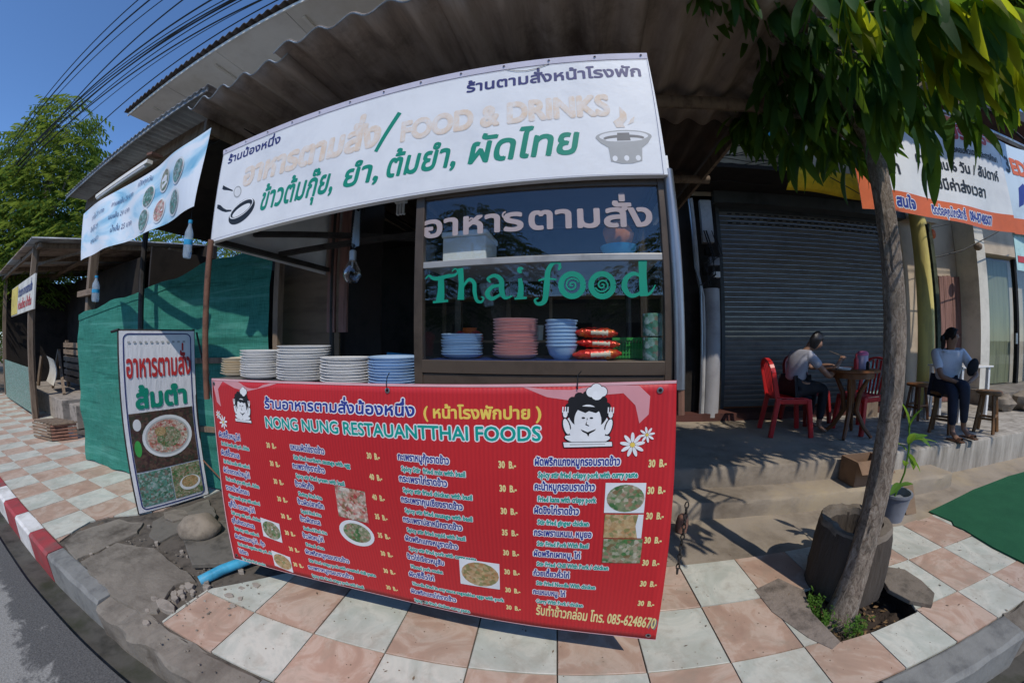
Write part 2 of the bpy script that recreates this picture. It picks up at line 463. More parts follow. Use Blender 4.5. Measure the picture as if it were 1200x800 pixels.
    M['ceramic_yellow'] = mat('cream_melamine', (.70, .60, .44), .3, var=.15, scale=10, bump=.02)
    N = NT('window_glass')
    gl = N.n('ShaderNodeBsdfGlossy'); gl.inputs['Roughness'].default_value = .01; gl.inputs['Color'].default_value = (.9, .95, 1, 1)
    tp = N.n('ShaderNodeBsdfTransparent'); tp.inputs[0].default_value = (.93, .95, .95, 1)
    lw = N.n('ShaderNodeLayerWeight'); lw.inputs['Blend'].default_value = .5
    pw_ = N.n('ShaderNodeMath', operation='POWER'); N.l(lw.outputs['Facing'], pw_.inputs[0]); pw_.inputs[1].default_value = 4.0
    ad = N.n('ShaderNodeMath', operation='MULTIPLY_ADD'); N.l(pw_.outputs[0], ad.inputs[0]); ad.inputs[1].default_value = .65; ad.inputs[2].default_value = .04
    mx = N.n('ShaderNodeMixShader'); N.l(ad.outputs[0], mx.inputs[0]); N.l(tp.outputs[0], mx.inputs[1]); N.l(gl.outputs[0], mx.inputs[2])
    N.l(mx.outputs[0], N.t.nodes['Material Output'].inputs[0])
    M['glass'] = N.m
    M['glass_dim'] = N.m.copy(); M['glass_dim'].name = 'door_glass'
    for nd in M['glass_dim'].node_tree.nodes:
        if nd.type == 'MATH' and nd.operation == 'MULTIPLY_ADD': nd.inputs[1].default_value = .25; nd.inputs[2].default_value = .02
    N = NT('clear_plastic')
    tp = N.n('ShaderNodeBsdfTransparent'); tp.inputs[0].default_value = (.8, .88, .95, 1)
    mx = N.n('ShaderNodeMixShader'); mx.inputs[0].default_value = .35
    N.set((.6, .72, .82), .15, 0, .6)
    N.l(tp.outputs[0], mx.inputs[1]); N.l(N.p.outputs[0], mx.inputs[2]); N.l(mx.outputs[0], N.t.nodes['Material Output'].inputs[0])
    M['bottle'] = N.m
    M['redplastic'] = mat('red_plastic', (.52, .022, .022), .35, var=.12, scale=6, bump=.03)
    M['whiteplastic'] = mat('white_plastic', (.66, .65, .63), .4, var=.1, scale=6, bump=.03)
    M['blueplastic'] = mat('blue_plastic', (.03, .28, .50), .35, var=.15, scale=6, bump=.03)
    M['navyplastic'] = mat('navy_plastic', (.02, .04, .16), .4, var=.15, scale=6, bump=.03)
    M['greenplastic'] = mat('green_plastic', (.05, .34, .07), .4, var=.15, scale=6, bump=.03)
    M['lime'] = mat('lime_tube', (.42, .70, .06), .4, var=.15, scale=6, bump=.03)
    M['greypot'] = mat('grey_plastic_pot', (.19, .20, .23), .5, var=.2, scale=6, bump=.05)
    M['foam'] = mat('white_foam', (.72, .72, .70), .7, var=.08, scale=6, bump=.1)
    M['foil'] = mat('red_foil', (.60, .03, .02), .22, .3, var=.3, scale=18, c2=(.7, .25, .03), bump=.5, bscale=30, bdist=.01)
    M['foil_y'] = mat('yellow_foil_print', (.80, .55, .08), .3, var=.3, scale=30)
    M['pipe_blue'] = mat('blue_water_pipe', (.05, .33, .52), .4, var=.3, scale=8, bump=.1, dirt=(.25, .30, .30))
    M['rock'] = mat('river_stone', (.24, .20, .155), .85, var=.35, scale=7, c2=(.13, .105, .08), bump=.6, bscale=20, bdist=.01)
    M['brick'] = mat('rough_brick', (.26, .13, .09), .9, var=.5, scale=10, c2=(.12, .06, .045), bump=.6)
    M['brick_pale'] = mat('dusty_block', (.30, .26, .22), .9, var=.4, scale=8, bump=.6, bscale=25)
    M['planter'] = mat('mossy_cement_ring', (.06, .047, .037), .95, var=.5, scale=5, c2=(.035, .027, .02), bump=1, bscale=22, bdist=.02, stretch=(1.5, 1.5, .25))
    M['planter_rim'] = mat('chipped_cement_rim', (.17, .14, .11), .95, var=.4, scale=7, bump=.8, bscale=22, bdist=.01)
    N = NT('tree_bark'); v = N.coord((1, 1, .42)); f = N.noise(v, 46, 10, .8, 1.2); g = N.noise(N.coord(), 9, 7)
    cc = N.ramp(f, [(.38, (.12, .09, .068)), (.5, (.38, .30, .235)), (.62, (.58, .49, .40))])
    cc = N.mix(N.ramp(g, [(.5, 0.0), (.7, .5)]), cc, (.17, .16, .13))
    N.bump(f, 1.0, .035)
    M['bark'] = N.set(cc, .95, 0, .2)
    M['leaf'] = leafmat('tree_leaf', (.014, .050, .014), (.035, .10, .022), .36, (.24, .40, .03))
    M['leaf_pale'] = leafmat('sunlit_and_banana_leaf', (.10, .17, .015), (.19, .19, .02), .62, (.62, .66, .03))  # sunlight put into the colour of tree leaves; the banana leaf shares it
    M['leaf_far'] = leafmat('far_tree_leaf', (.024, .06, .012), (.08, .15, .03), .35, (.32, .42, .06))
    M['leaf_dark'] = leafmat('street_tree_leaf', (.02, .045, .012), (.05, .09, .02), .25, (.2, .3, .04))
    M['weed'] = leafmat('weed_leaf', (.07, .16, .03), (.13, .26, .05), .4, (.3, .5, .05))
    M['skin'] = mat('skin', (.28, .15, .095), .5, var=.12, scale=8, bump=.04)
    M['hair'] = mat('black_hair', (.010, .008, .008), .45, var=.3, scale=20, bump=.4, stretch=(6, 6, .5))
    M['shirt_white'] = mat('white_blouse', (.60, .61, .66), .85, var=.12, scale=9, bump=.3, bscale=16, bdist=.01)
    M['shirt_grey'] = mat('pale_grey_tshirt', (.34, .34, .39), .9, var=.12, scale=9, bump=.3, bscale=14, bdist=.01)
    M['jeans'] = mat('dark_trousers', (.022, .025, .045), .85, var=.3, scale=9, bump=.3, bscale=16, bdist=.01)
    M['blackcloth'] = mat('black_cloth', (.014, .014, .018), .8, var=.3, scale=9, bump=.2)
    M['sandal'] = plain('brown_sandal', (.12, .06, .035), .6)
    M['bulb'] = None
    N = NT('clear_bulb_glass')
    tp = N.n('ShaderNodeBsdfTransparent'); tp.inputs[0].default_value = (.9, .9, .9, 1)
    gl = N.n('ShaderNodeBsdfGlossy'); gl.inputs['Roughness'].default_value = .03
    lw = N.n('ShaderNodeLayerWeight'); lw.inputs['Blend'].default_value = .45
    mx = N.n('ShaderNodeMixShader'); N.l(lw.outputs['Facing'], mx.inputs[0]); N.l(tp.outputs[0], mx.inputs[1]); N.l(gl.outputs[0], mx.inputs[2])
    N.l(mx.outputs[0], N.t.nodes['Material Output'].inputs[0]); M['bulb'] = N.m
    M['cable'] = plain('black_cable', (.012, .012, .014), .6)
    # printed light blue drinks banner
    N = NT('blue_banner_print'); v = N.coord((.5, 1, 1.6)); f = N.noise(v, 2.6, 5, .5, 1.2)
    cc = N.ramp(f, [(.30, (.16, .42, .60)), (.42, (.48, .68, .80)), (.52, (.74, .78, .82))])
    N.bump(N.noise(N.coord((3, 1, .6)), 3, 4), .35, .02)
    M['bluevinyl'] = N.set(cc, .5)
    N = NT('standing_sign_vinyl'); N.bump(N.noise(N.coord((3, 3, .8)), 6, 4), .5, .015)
    M['signvinyl'] = N.set((.72, .71, .73), .5)
make_mats()
# ================================================================ ground
PI0, PJ0, TS = 3.8173418, -2.8615144, .4
def tile_xy(i, j):
    x = TS * (i - PI0); y = TS * (j - PJ0); c, s = math.cos(R(5)), math.sin(R(5))
    return (c * x - s * y, s * x + c * y)
KERB = [(-30, -.95), (-16, -.12), (-10, .19), (-5.82, .423), (-3.43, .541), (-1.21, .70), (1.42, .966), (2.69, 1.103), (9, 1.74), (20, 2.85)]
def kerb_y(x):
    for a, b in zip(KERB, KERB[1:]):
        if x <= b[0]: return a[1] + (b[1] - a[1]) * (x - a[0]) / (b[0] - a[0])
    return KERB[-1][1]
rm_ = MB()
XS = [-200, -60, -30] + [-29 + .5 * k for k in range(98)] + [30, 60, 200]
for x in XS:
    yk = kerb_y(min(max(x, -30), 20)) - .30 + (.012 * noise.noise(Vector((x * 3, 1, 0))) if -20 < x < 12 else 0)
    for y in (-200, -20, -6, -2, -.8): rm_.v.append(Vector((x, y, -.178)))
    rm_.v.append(Vector((x, yk - .05, -.176))); rm_.v.append(Vector((x, yk, -.176))); rm_.v.append(Vector((x, yk + .004, -.215)))
for i in range(len(XS) - 1):
    for k in range(7):
        q = i * 8 + k; rm_.f.append([q, q + 8, q + 9, q + 1]); rm_.m.append(0)
road = rm_.build('road', M['road'], origin=(0, 0, -.178)); tag(road, kind='structure')
tag(MB().grid(lambda u, v: (-60 + 120 * u, -14.9 + 8.4 * v, -.17), 2, 2).build('far_bounce_pavement', mat('pale_concrete', (.46, .43, .38), .9, var=.2, scale=1, rand=False)), kind='structure')  # unseen pale ground added to bounce sunlight up under the eave
gm = MB().grid(lambda u, v: ((u - .5) * 400, -1.6 + 200 * v, -.26), 4, 4)
g = gm.build('ground', M['dirt']); tag(g, kind='structure')
# gutter channel between kerb and asphalt
def strip(x0, x1, n, a, b, z0, z1, jit=0, seed=0):
    def fn(u, v):
        x = x0 + (x1 - x0) * u
        y = kerb_y(x) + a + (b - a) * v
        if jit and v < .5: y += jit * noise.noise(Vector((x * 2.3, seed, 0)))
        return (x, y, z0 + (z1 - z0) * v + (jit * .15 * noise.noise(Vector((x * 5, v * 3, seed)))))
    return MB().grid(fn, n, 2)
gt = strip(-16, 9, 260, -.34, -.12, -.205, -.235, .0, 3)
tag(gt.build('gutter', M['gutter']), kind='structure')
# earth bed that carries the pavement
def bed(u, v):
    x = -16 + 25 * u; y0 = kerb_y(x) - .01
    return (x, y0 + (6.0 - y0) * v, -.014)
b_ = MB().grid(bed, 100, 6)
kb = strip(-16, 9, 200, -.14, 0.0, -.2, -.03)
bedo = MB(); 
def bedcut():
    # bed with the tree pit left open
    outer = [(x / 2, kerb_y(x / 2) - .01) for x in range(-32, 19)] + [(9, 6), (-16, 6)]
    return outer
PIT = [(1.40, 1.66), (1.34, 1.47), (1.37, 1.235), (1.60, 1.25), (1.96, 1.30), (2.03, 1.50), (1.99, 1.62), (1.80, 1.60), (1.62, 1.70)]
PATCH = [(-3.50, .52), (-3.62, .70), (-3.69, .86), (-3.66, 1.02), (-3.50, 1.20), (-3.38, 1.42), (-3.40, 1.80), (-2.1, 2.0), (-1.62, 1.9), (-1.70, 1.40), (-1.86, 1.20), (-2.035, .985), (-2.03, .80), (-1.995, .56)][::-1]
def cdt(outer, holes, keep_out=None):
    """triangles of polygon `outer` minus the hole polygons"""
    verts = []; faces = []
    for poly in [outer] + holes:
        faces.append(list(range(len(verts), len(verts) + len(poly))))
        verts += [Vector(p) for p in poly]
    vs, es, fs, ov, oe, of = delaunay_2d_cdt(verts, [], faces, 1, 1e-5)
    return vs, [f for f, o in zip(fs, of) if o == [0] or (0 in o and len(o) == 1)]
vs, fs = cdt(bedcut(), [PIT])
bm_ = MB(); bm_.add([(p.x, p.y, -.014) for p in vs], fs)
tag(bm_.build('pavement_bed', M['grout']), kind='structure')
# pit walls and soil
pm = MB(); n = len(PIT)
pm.add([(x, y, -.014) for x, y in PIT] + [(x, y, -.185) for x, y in PIT], [(i, (i + 1) % n, n + (i + 1) % n, n + i) for i in range(n)])
tag(pm.build('tree_pit', M['soil']), kind='structure')
so_ = MB().grid(lambda u, v: (1.3 + .8 * u, 1.15 + .65 * v, -.125 + .05 * noise.noise(Vector((u * 6, v * 6, 0))) + .02 * noise.noise(Vector((u * 25, v * 25, 4)))), 40, 36)
tag(so_.build('soil', M['soil'], smooth=True), kind='structure')

pave = thing('pavement', None, None, (0, 1.5, 0)); tag(pave, kind='structure')
tile_mesh = {}
STEPY = 2.02
def extr(name, vs, fs, z0, z1, m, parent):
    """solid plate from a flat triangulation"""
    me = bpy.data.meshes.new(name); bm = bmesh.new()
    O = WL[parent]
    bv = [bm.verts.new((p.x - O.x, p.y - O.y, z1 - O.z)) for p in vs]
    for f in fs:
        try: bm.faces.new([bv[i] for i in f])
        except ValueError: pass
    for v_ in [v_ for v_ in bm.verts if not v_.link_faces]: bm.verts.remove(v_)
    r_ = bmesh.ops.extrude_face_region(bm, geom=bm.faces[:])
    ev = [e for e in r_['geom'] if isinstance(e, bmesh.types.BMVert)]
    for v_ in ev: v_.co.z = z0 - O.z
    bmesh.ops.recalc_face_normals(bm, faces=bm.faces[:])
    bm.to_mesh(me); bm.free(); me.materials.append(m)
    o = bpy.data.objects.new(name, me); col.objects.link(o); o.parent = parent; WL[o] = WL[parent]
    return o
def inpoly(x, y, P):
    c = False; j = len(P) - 1
    for i in range(len(P)):
        if (P[i][1] > y) != (P[j][1] > y) and x < (P[j][0] - P[i][0]) * (y - P[i][1]) / (P[j][1] - P[i][1]) + P[i][0]: c = not c
        j = i
    return c
BROKEN = [(1.10, 1.72), (1.12, 1.52), (1.22, 1.30), (1.30, 1.20), (1.37, 1.235), (1.34, 1.47), (1.40, 1.66), (1.30, 1.80)]
for i in range(-34, 24):
    off = .2 if i < -1 else 0.0
    for j in range(-3, 6):
        q = [tile_xy(i + a, j + b + off) for a, b in ((0, 0), (1, 0), (1, 1), (0, 1))]
        cx = sum(p[0] for p in q) / 4; cy = sum(p[1] for p in q) / 4
        if cx > 9 or cx < -15.5: continue
        ky = kerb_y(cx)
        if max(p[1] for p in q) < ky + .05: continue
        if i >= -1 and j > (1 if i < 16 else 2): continue
        if i >= -1 and j < -1: continue
        if cx < -1.6 and cy > (1.95 if cx > -6 else 1.9): continue
        if cx > 5.3: continue
        mname = 'tile_orange' if (i + j) % 2 == 0 else 'tile_white'
        g_ = .0035
        qc = []
        for k in range(4):
            dx, dy = cx - q[k][0], cy - q[k][1]; L_ = math.hypot(dx, dy)
            qc.append((q[k][0] + dx / L_ * g_ * 1.4, q[k][1] + dy / L_ * g_ * 1.4))
        holes = []
        near = lambda P, r_: any(math.hypot(cx - p[0], cy - p[1]) < r_ for p in P) or inpoly(cx, cy, P)
        if near(PIT, .5): holes.append(PIT)
        if near(BROKEN, .5): holes.append(BROKEN)
        if near(PATCH, .6): holes.append(PATCH)
        kstrip = [(cx - .6, kerb_y(cx - .6) - 1.5), (cx + .6, kerb_y(cx + .6) - 1.5), (cx + .6, kerb_y(cx + .6) + .006), (cx - .6, kerb_y(cx - .6) + .006)]
        if min(p[1] for p in q) < ky + .04: holes.append(kstrip)
        dz = rng.uniform(-.0015, .0015)
        if holes:
            vs, fs = cdt(qc, holes)
            if not fs: continue
            t = extr('tile', vs, fs, -.013, dz, M[mname], pave)
        else:
            key = mname
            if key not in tile_mesh:
                c5, s5 = math.cos(R(5)), math.sin(R(5)); hs = TS / 2 - g_; be = .0025
                mb_ = MB()
                rect = lambda h_, z: [(c5 * a * h_ - s5 * b * h_, s5 * a * h_ + c5 * b * h_, z) for a, b in ((-1, -1), (1, -1), (1, 1), (-1, 1))]
                mb_.add(rect(hs, -.013) + rect(hs, -be) + rect(hs - be, 0), [(4, 5, 1, 0), (5, 6, 2, 1), (6, 7, 3, 2), (7, 4, 0, 3), (8, 9, 5, 4), (9, 10, 6, 5), (10, 11, 7, 6), (11, 8, 4, 7), (8, 9, 10, 11)])
                o0 = mb_.build('tile', M[mname], local=True)
                tile_mesh[key] = o0.data; t = o0
            else:
                t = bpy.data.objects.new('tile', tile_mesh[key]); col.objects.link(t)
            t.parent = pave; t.location = (cx - 0, cy - 1.5, dz)
            t.rotation_euler = (rng.gauss(0, .003), rng.gauss(0, .003), rng.gauss(0, .003))
# broken cement where tiles are gone
def patch_fn(u, v):
    x = -3.75 + 2.2 * u; y = .45 + 1.75 * v
    z = .012 * noise.noise(Vector((x * 3, y * 3, 1))) + .008 * noise.noise(Vector((x * 11, y * 11, 2)))
    d = math.hypot((x + 2.02) * 1.0 + (y - .83) * .5, (y - .83) * 1.8)
    z -= .085 * max(0, 1 - d / .28) ** .6
    c = abs(y - (.72 + .35 * (x + 3.3)) - .05 * noise.noise(Vector((x * 5, 9, 0))))
    if -3.3 < x < -2.4: z -= .028 * max(0, 1 - c / .06)
    c2_ = abs((x + 2.55) - .4 * (y - 1.0) - .04 * noise.noise(Vector((y * 6, 5, 0))))
    if y > .9: z -= .02 * max(0, 1 - c2_ / .03)
    return (x, y, z - .022)
NUX, NVY = 150, 120
pv = MB().grid(patch_fn, NUX, NVY)
keepf = []
for f in pv.f:
    cx = sum(pv.v[k].x for k in f) / 4; cy = sum(pv.v[k].y for k in f) / 4
    if inpoly(cx, cy, PATCH) or (cy < .74 and -3.5 < cx < -1.99 and cy > kerb_y(cx) - .02): keepf.append(f)
pv.f = keepf; pv.m = [0] * len(keepf)
cpat = pv.build('cement_patch', mat('brown_broken_base', (.12, .085, .06), .95, var=.5, scale=6, c2=(.06, .04, .03), bump=.9, bscale=30, bdist=.01, dirt=(.17, .14, .11), rand=False), smooth=True); tag(cpat, kind='structure')
def broken_plate(poly, z0, z1, sub_=10, tilt=(0, 0), seed=0):
    E_ = []
    for a, b in zip(poly, poly[1:] + poly[:1]):
        for k in range(sub_):
            t = k / sub_; x = a[0] * (1 - t) + b[0] * t; y = a[1] * (1 - t) + b[1] * t
            E_.append((x + .022 * noise.noise(Vector((x * 9, y * 9, seed))), y + .022 * noise.noise(Vector((x * 9, y * 9, seed + 7)))))
    cx = sum(p[0] for p in E_) / len(E_); cy = sum(p[1] for p in E_) / len(E_)
    mb_ = MB(); n_ = len(E_); rings = (1.0, .985, .9, .72, .5, .25)
    zf = lambda x, y, e: z1 - e + .010 * noise.noise(Vector((x * 4, y * 4, seed))) + .004 * noise.noise(Vector((x * 17, y * 17, seed))) + tilt[0] * (x - cx) + tilt[1] * (y - cy)
    mb_.v += [Vector((x, y, z0)) for x, y in E_]
    for r_ in rings:
        mb_.v += [Vector((cx + (x - cx) * r_, cy + (y - cy) * r_, zf(cx + (x - cx) * r_, cy + (y - cy) * r_, .008 if r_ == 1.0 else 0))) for x, y in E_]
    for j in range(len(rings)):
        for i in range(n_): mb_.f.append([j * n_ + i, j * n_ + (i + 1) % n_, (j + 1) * n_ + (i + 1) % n_, (j + 1) * n_ + i]); mb_.m.append(0)
    mb_.v.append(Vector((cx, cy, zf(cx, cy, 0)))); c_i = len(mb_.v) - 1
    for i in range(n_): mb_.f.append([len(rings) * n_ + i, len(rings) * n_ + (i + 1) % n_, c_i]); mb_.m.append(0)
    return mb_
for k, (poly, z1, tl, m) in enumerate((
    ([(-3.02, .57), (-2.46, .57), (-2.17, .60), (-2.10, .68), (-2.24, .88), (-2.18, 1.0), (-2.77, 1.02), (-3.06, .85)], .016, (-.02, .0), 'cement'),
    ([(-3.43, .56), (-3.10, .56), (-3.12, .84), (-3.13, 1.05), (-3.27, 1.17), (-3.52, 1.05), (-3.57, .71)], .004, (0, 0), 'cement'),
    ([(-3.24, 1.24), (-3.02, 1.10), (-2.86, 1.10), (-2.84, 1.46), (-2.80, 1.62), (-3.22, 1.80), (-3.30, 1.5)], .002, (0, 0), 'cement_dark'),
    ([(-2.76, 1.64), (-2.3, 1.66), (-1.75, 1.45), (-1.66, 1.85), (-2.5, 1.95)], .0, (0, 0), 'cement_dark'))):
    cpl = broken_plate(poly, -.05, z1, tilt=tl, seed=k * 3).build('cement_slab', M[m], cpat, smooth=True)
def rubble(name, c, rx, ry, h_, m, n_=9, z=0, seed=0):
    P = []
    for k in range(n_):
        a = 2 * math.pi * k / n_
        r_ = 1 + .35 * noise.noise(Vector((math.cos(a) * 1.5, math.sin(a) * 1.5, seed)))
        P.append((c[0] + rx * r_ * math.cos(a), c[1] + ry * r_ * math.sin(a)))
    return MB().slab(P, z, z + h_)
bk = MB(); vs, fs = cdt(BROKEN, [PIT])
tag(extr('cement_repair', vs, fs, -.02, .004, mat('rough_repair_cement', (.22, .18, .15), .95, var=.35, scale=9, bump=.9, bscale=35, bdist=.01), pave), None)
tag(rubble('chunk', (2.06, 1.50), .15, .19, .03, None, 8, .0, 6).build('broken_slab', M['planter_rim'], bevel=.005), 'thin cracked slab of cement tipped over the right edge of the tree pit', 'slab')
# small crumbs of cement on the broken patch
cr = MB()
for k in range(260):
    x = rng.uniform(-3.3, -1.7) if k < 190 else rng.uniform(-1.9, 1.5); y = kerb_y(x) + (rng.uniform(-.02, .5) if k < 190 else rng.uniform(-.13, .02)); s = rng.uniform(.003, .012)
    cr.ball((x, y, s * .4 + (0 if k < 190 else -.01)), s, s * rng.uniform(.6, 1), s * .7, 5)
tag(cr.build('rubble_crumbs', M['cement']), kind='stuff')

gr_ = MB()
for k in range(900):
    x = rng.uniform(-3, 3.2); y = rng.uniform(kerb_y(x), 2.2)
    if inpoly(x, y, PIT): continue
    s = rng.uniform(.0015, .005); gr_.ball((x, y, s * .3), s, s * rng.uniform(.5, 1), s * .6, 5)
for k in range(60):
    x = rng.uniform(-1.5, 3.0); y = rng.uniform(kerb_y(x), 2.3); a = rng.uniform(0, 6.28); s = rng.uniform(.008, .028)
    if inpoly(x, y, PIT): continue
    e = Vector((math.cos(a), math.sin(a), .1)) * s; sd = Vector((-math.sin(a), math.cos(a), .1)) * s * .2; q = Vector((x, y, .004))
    gr_.add([q, q + e * .5 + sd, q + e, q + e * .5 - sd], [(0, 1, 2, 3)])
tag(gr_.build('pavement_grit', M['dirt']), kind='stuff')
# kerb, block by block
kerb = thing('kerb', None, None, (0, .5, 0)); tag(kerb, kind='structure')
def kerb_block(x0, x1, m, rough=0, seed=0, wd=.135, drop=0):
    n_ = max(4, int((x1 - x0) / (.05 if rough else .25)))
    prof = [(-wd, -.24), (-wd, -.022), (-wd + .02, -.002), (-.01, 0), (.0, -.004), (.0, -.2)]
    mb_ = MB(); b = 0
    for i in range(n_ + 1):
        x = x0 + .004 + (x1 - x0 - .008) * i / n_
        for k, (a, z) in enumerate(prof):
            jy = jz = 0
            if rough:
                jy = rough * noise.noise(Vector((x * 6, k * 2.2, seed))) * (1.6 if k in (1, 2) else .5)
                jz = rough * .7 * noise.noise(Vector((x * 8, k * 2.2, seed + 5))) - (rough * .5 if k in (1, 2) else 0)
            else:
                jy = .004 * noise.noise(Vector((x * 5, k * 2.2, seed))); jz = .003 * noise.noise(Vector((x * 5, k * 2.2, seed + 3)))
            mb_.v.append(Vector((x, kerb_y(x) + a + jy, z + jz - drop)))
    L_ = len(prof)
    for i in range(n_):
        for k in range(L_ - 1):
            mb_.f.append([i * L_ + k, (i + 1) * L_ + k, (i + 1) * L_ + k + 1, i * L_ + k + 1]); mb_.m.append(0)
    mb_.f.append(list(range(L_))); mb_.m.append(0)
    mb_.f.append([n_ * L_ + k for k in reversed(range(L_))]); mb_.m.append(0)
    return mb_.build('kerb_block', m, kerb, smooth=False)
x = -3.39; k = 0
while x > -15.5:
    kerb_block(x - .5, x, M['kerb_red'] if k % 2 == 0 else M['kerb_white'], seed=k); x -= .5; k += 1
kerb_block(-3.39, -2.50, M['kerb_grey'], .006, 31)
kerb_block(-2.50, -1.25, M['cement'], .035, 32, .15, .006)
kerb_block(-1.25, .2, M['kerb_grey'], .02, 33)
kerb_block(.2, 1.42, M['kerb_grey'], .016, 34)
kerb_block(1.42, 2.44, M['kerb_grey'], .006, 35, .16)
kerb_block(2.44, 9, M['cement'], .03, 36)

# pebbled earth strip and dirt in front of the steps
d_ = MB()
d_.grid(lambda u, v: (.2 + 3.4 * u, STEPY - .01 + .02 * u + .75 * v, -.006 + .028 * v + .01 * noise.noise(Vector((u * 14, v * 5, 3)))), 70, 24)
for idx in range(len(d_.v)): 
    p = d_.v[idx]; line = 2.00 + (p.x - .9) * .0875
    if p.y < line + .01: p.y = line + .01
tag(d_.build('packed_earth', M['step'], smooth=True), kind='structure')

# steps and shop platform
plat = thing('shop_platform', None, None, (2, 3, 0)); tag(plat, kind='structure')
def rough_slab(name, m, x0, x1, y0, y1, z0, z1, nx, j=.006, seed=0):
    mb_ = MB()
    # front face + rounded edge + top as one swept sheet
    prof = [(y0, z0), (y0, (z0 + z1) / 2), (y0, z1 - .025), (y0 + .008, z1 - .007), (y0 + .025, z1), ((y0 + y1) / 2, z1), (y1, z1), (y1, z0)]
    for i in range(nx + 1):
        x = x0 + (x1 - x0) * i / nx
        for k, (y, z) in enumerate(prof):
            f_ = j if k < 5 else j * .4
            mb_.v.append(Vector((x, y + f_ * noise.noise(Vector((x * 4, k, seed))), z + (f_ * .8 * noise.noise(Vector((x * 5, k, seed + 4))) if k not in (0, 7) else 0))))
    L_ = len(prof)
    for i in range(nx):
        for k in range(L_ - 1):
            mb_.f.append([i * L_ + k, (i + 1) * L_ + k, (i + 1) * L_ + k + 1, i * L_ + k + 1]); mb_.m.append(0)
    mb_.f.append(list(range(L_))); mb_.m.append(0)
    mb_.f.append([nx * L_ + k for k in reversed(range(L_))]); mb_.m.append(0)
    return mb_.build(name, m, plat, smooth=True)
rough_slab('step', M['step'], -.2, 3.82, 2.585, 2.93, -.02, .165, 60, .014, 1)
rough_slab('platform_slab', M['step'], -.6, 3.0, 2.87, 5.6, -.02, .352, 50, .012, 2)
rough_slab('platform_slab', M['stepwall'], 3.0, 9.5, 2.88, 5.6, -.02, .35, 80, .008, 3)
tag(box('sill', M['redcement'], plat, 1.3, 5.2, 4.55, 5.4, .353, .455), None)
box('interior_floor', M['cement_dark'], plat, -6, -.6, 2.6, 5.6, -.02, .2)
# green carpet
CARP = [(3.12, 1.35), (3.10, 1.62), (3.13, 1.90), (3.11, 1.99), (3.16, 2.05), (3.12, 2.27), (4.03, 2.46), (5.3, 2.6), (8.6, 2.7), (8.6, 1.95), (5.5, 1.55)]
cp = MB().slab(CARP, .003, .012)
tag(cp.build('green_carpet', M['carpet']), 'green artificial grass carpet laid over the pavement tiles at right', 'carpet')
# strip between carpet and platform
sp = MB().grid(lambda u, v: (3.0 + 6 * u, 2.28 + .04 * u + (.65 - .04 * u) * v + .0, .0 + .03 * v - (0 if v > 0 else .004)), 30, 4)
tag(sp.build('cement_strip', M['step'], smooth=True), kind='structure')
# ================================================================ lettering
TONES = '\u0e48\u0e49\u0e4a\u0e4b\u0e4c'
ABOVE = '\u0e31\u0e34\u0e35\u0e36\u0e37\u0e47'
TALL = '\u0e1b\u0e1d\u0e1f\u0e2c'
_cnt = {}
import numpy as np
from mathutils.geometry import interpolate_bezier
def _contours(body, res):
    c = bpy.data.curves.new('txt', 'FONT'); c.body = body; c.size = 1
    o = bpy.data.objects.new('txt', c); col.objects.link(o)
    dg = bpy.context.evaluated_depsgraph_get()
    cc = o.to_curve(dg)
    out = []
    for sp_ in cc.splines:
        bp_ = sp_.bezier_points; n_ = len(bp_); P = []
        for i in range(n_):
            a, b = bp_[i], bp_[(i + 1) % n_]
            if (a.handle_right - a.co).length < 1e-6 and (b.handle_left - b.co).length < 1e-6: P.append((a.co.x, a.co.y)); continue
            P += [(q.x, q.y) for q in interpolate_bezier(a.co, a.handle_right, b.handle_left, b.co, res + 2)[:-1]]
        out.append(P)
    o.to_curve_clear()
    bpy.data.objects.remove(o); bpy.data.curves.remove(c)
    return out
def nspl(ch):
    if ch not in _cnt: _cnt[ch] = len(_contours(ch, 0))
    return _cnt[ch]
_tc = {}
def glyphs(body, res=2):
    """flat union of the letter outlines of a line, tone marks lifted above vowels; size 1, baseline 0"""
    key = (body, res)
    if key in _tc: return _tc[key]
    cs = _contours(body, max(0, res - 1)); k = 0
    for i, ch in enumerate(body):
        n_ = nspl(ch)
        if ch in TONES and ((i and body[i - 1] in ABOVE) or (i + 1 < len(body) and body[i + 1] == '\u0e33')):
            for q in range(k, min(k + n_, len(cs))): cs[q] = [(x, y + .17) for x, y in cs[q]]
        k += n_
    verts, edges = [], []
    for P in cs:
        b0 = len(verts); n_ = len(P); verts += [Vector(p) for p in P]; edges += [(b0 + j, b0 + (j + 1) % n_) for j in range(n_)]
    if not verts: return [], []
    vs, es, fs, *_ = delaunay_2d_cdt(verts, edges, [], 0, 1e-5)
    C_ = np.array([[sum(vs[q].x for q in f) / len(f), sum(vs[q].y for q in f) / len(f)] for f in fs])
    E0 = np.array([[verts[a].x, verts[a].y] for a, b in edges]); E1 = np.array([[verts[b].x, verts[b].y] for a, b in edges])
    wn = np.zeros(len(C_), int)
    cy = C_[:, 1:2]; cx = C_[:, 0:1]
    up_m = (E0[:, 1] <= cy) & (E1[:, 1] > cy); dn_m = (E0[:, 1] > cy) & (E1[:, 1] <= cy)
    side = (E1[:, 0] - E0[:, 0]) * (cy - E0[:, 1]) - (cx - E0[:, 0]) * (E1[:, 1] - E0[:, 1])
    wn = (up_m & (side > 0)).sum(1) - (dn_m & (side < 0)).sum(1)
    F = [list(f) for f, w_ in zip(fs, wn) if w_ != 0]
    V = [(p.x, p.y, 0) for p in vs]
    used = sorted({q for f in F for q in f}); mp = {q: i for i, q in enumerate(used)}
    V = [V[q] for q in used]; F = [[mp[q] for q in f] for f in F]
    _tc[key] = (V, F)
    return _tc[key]
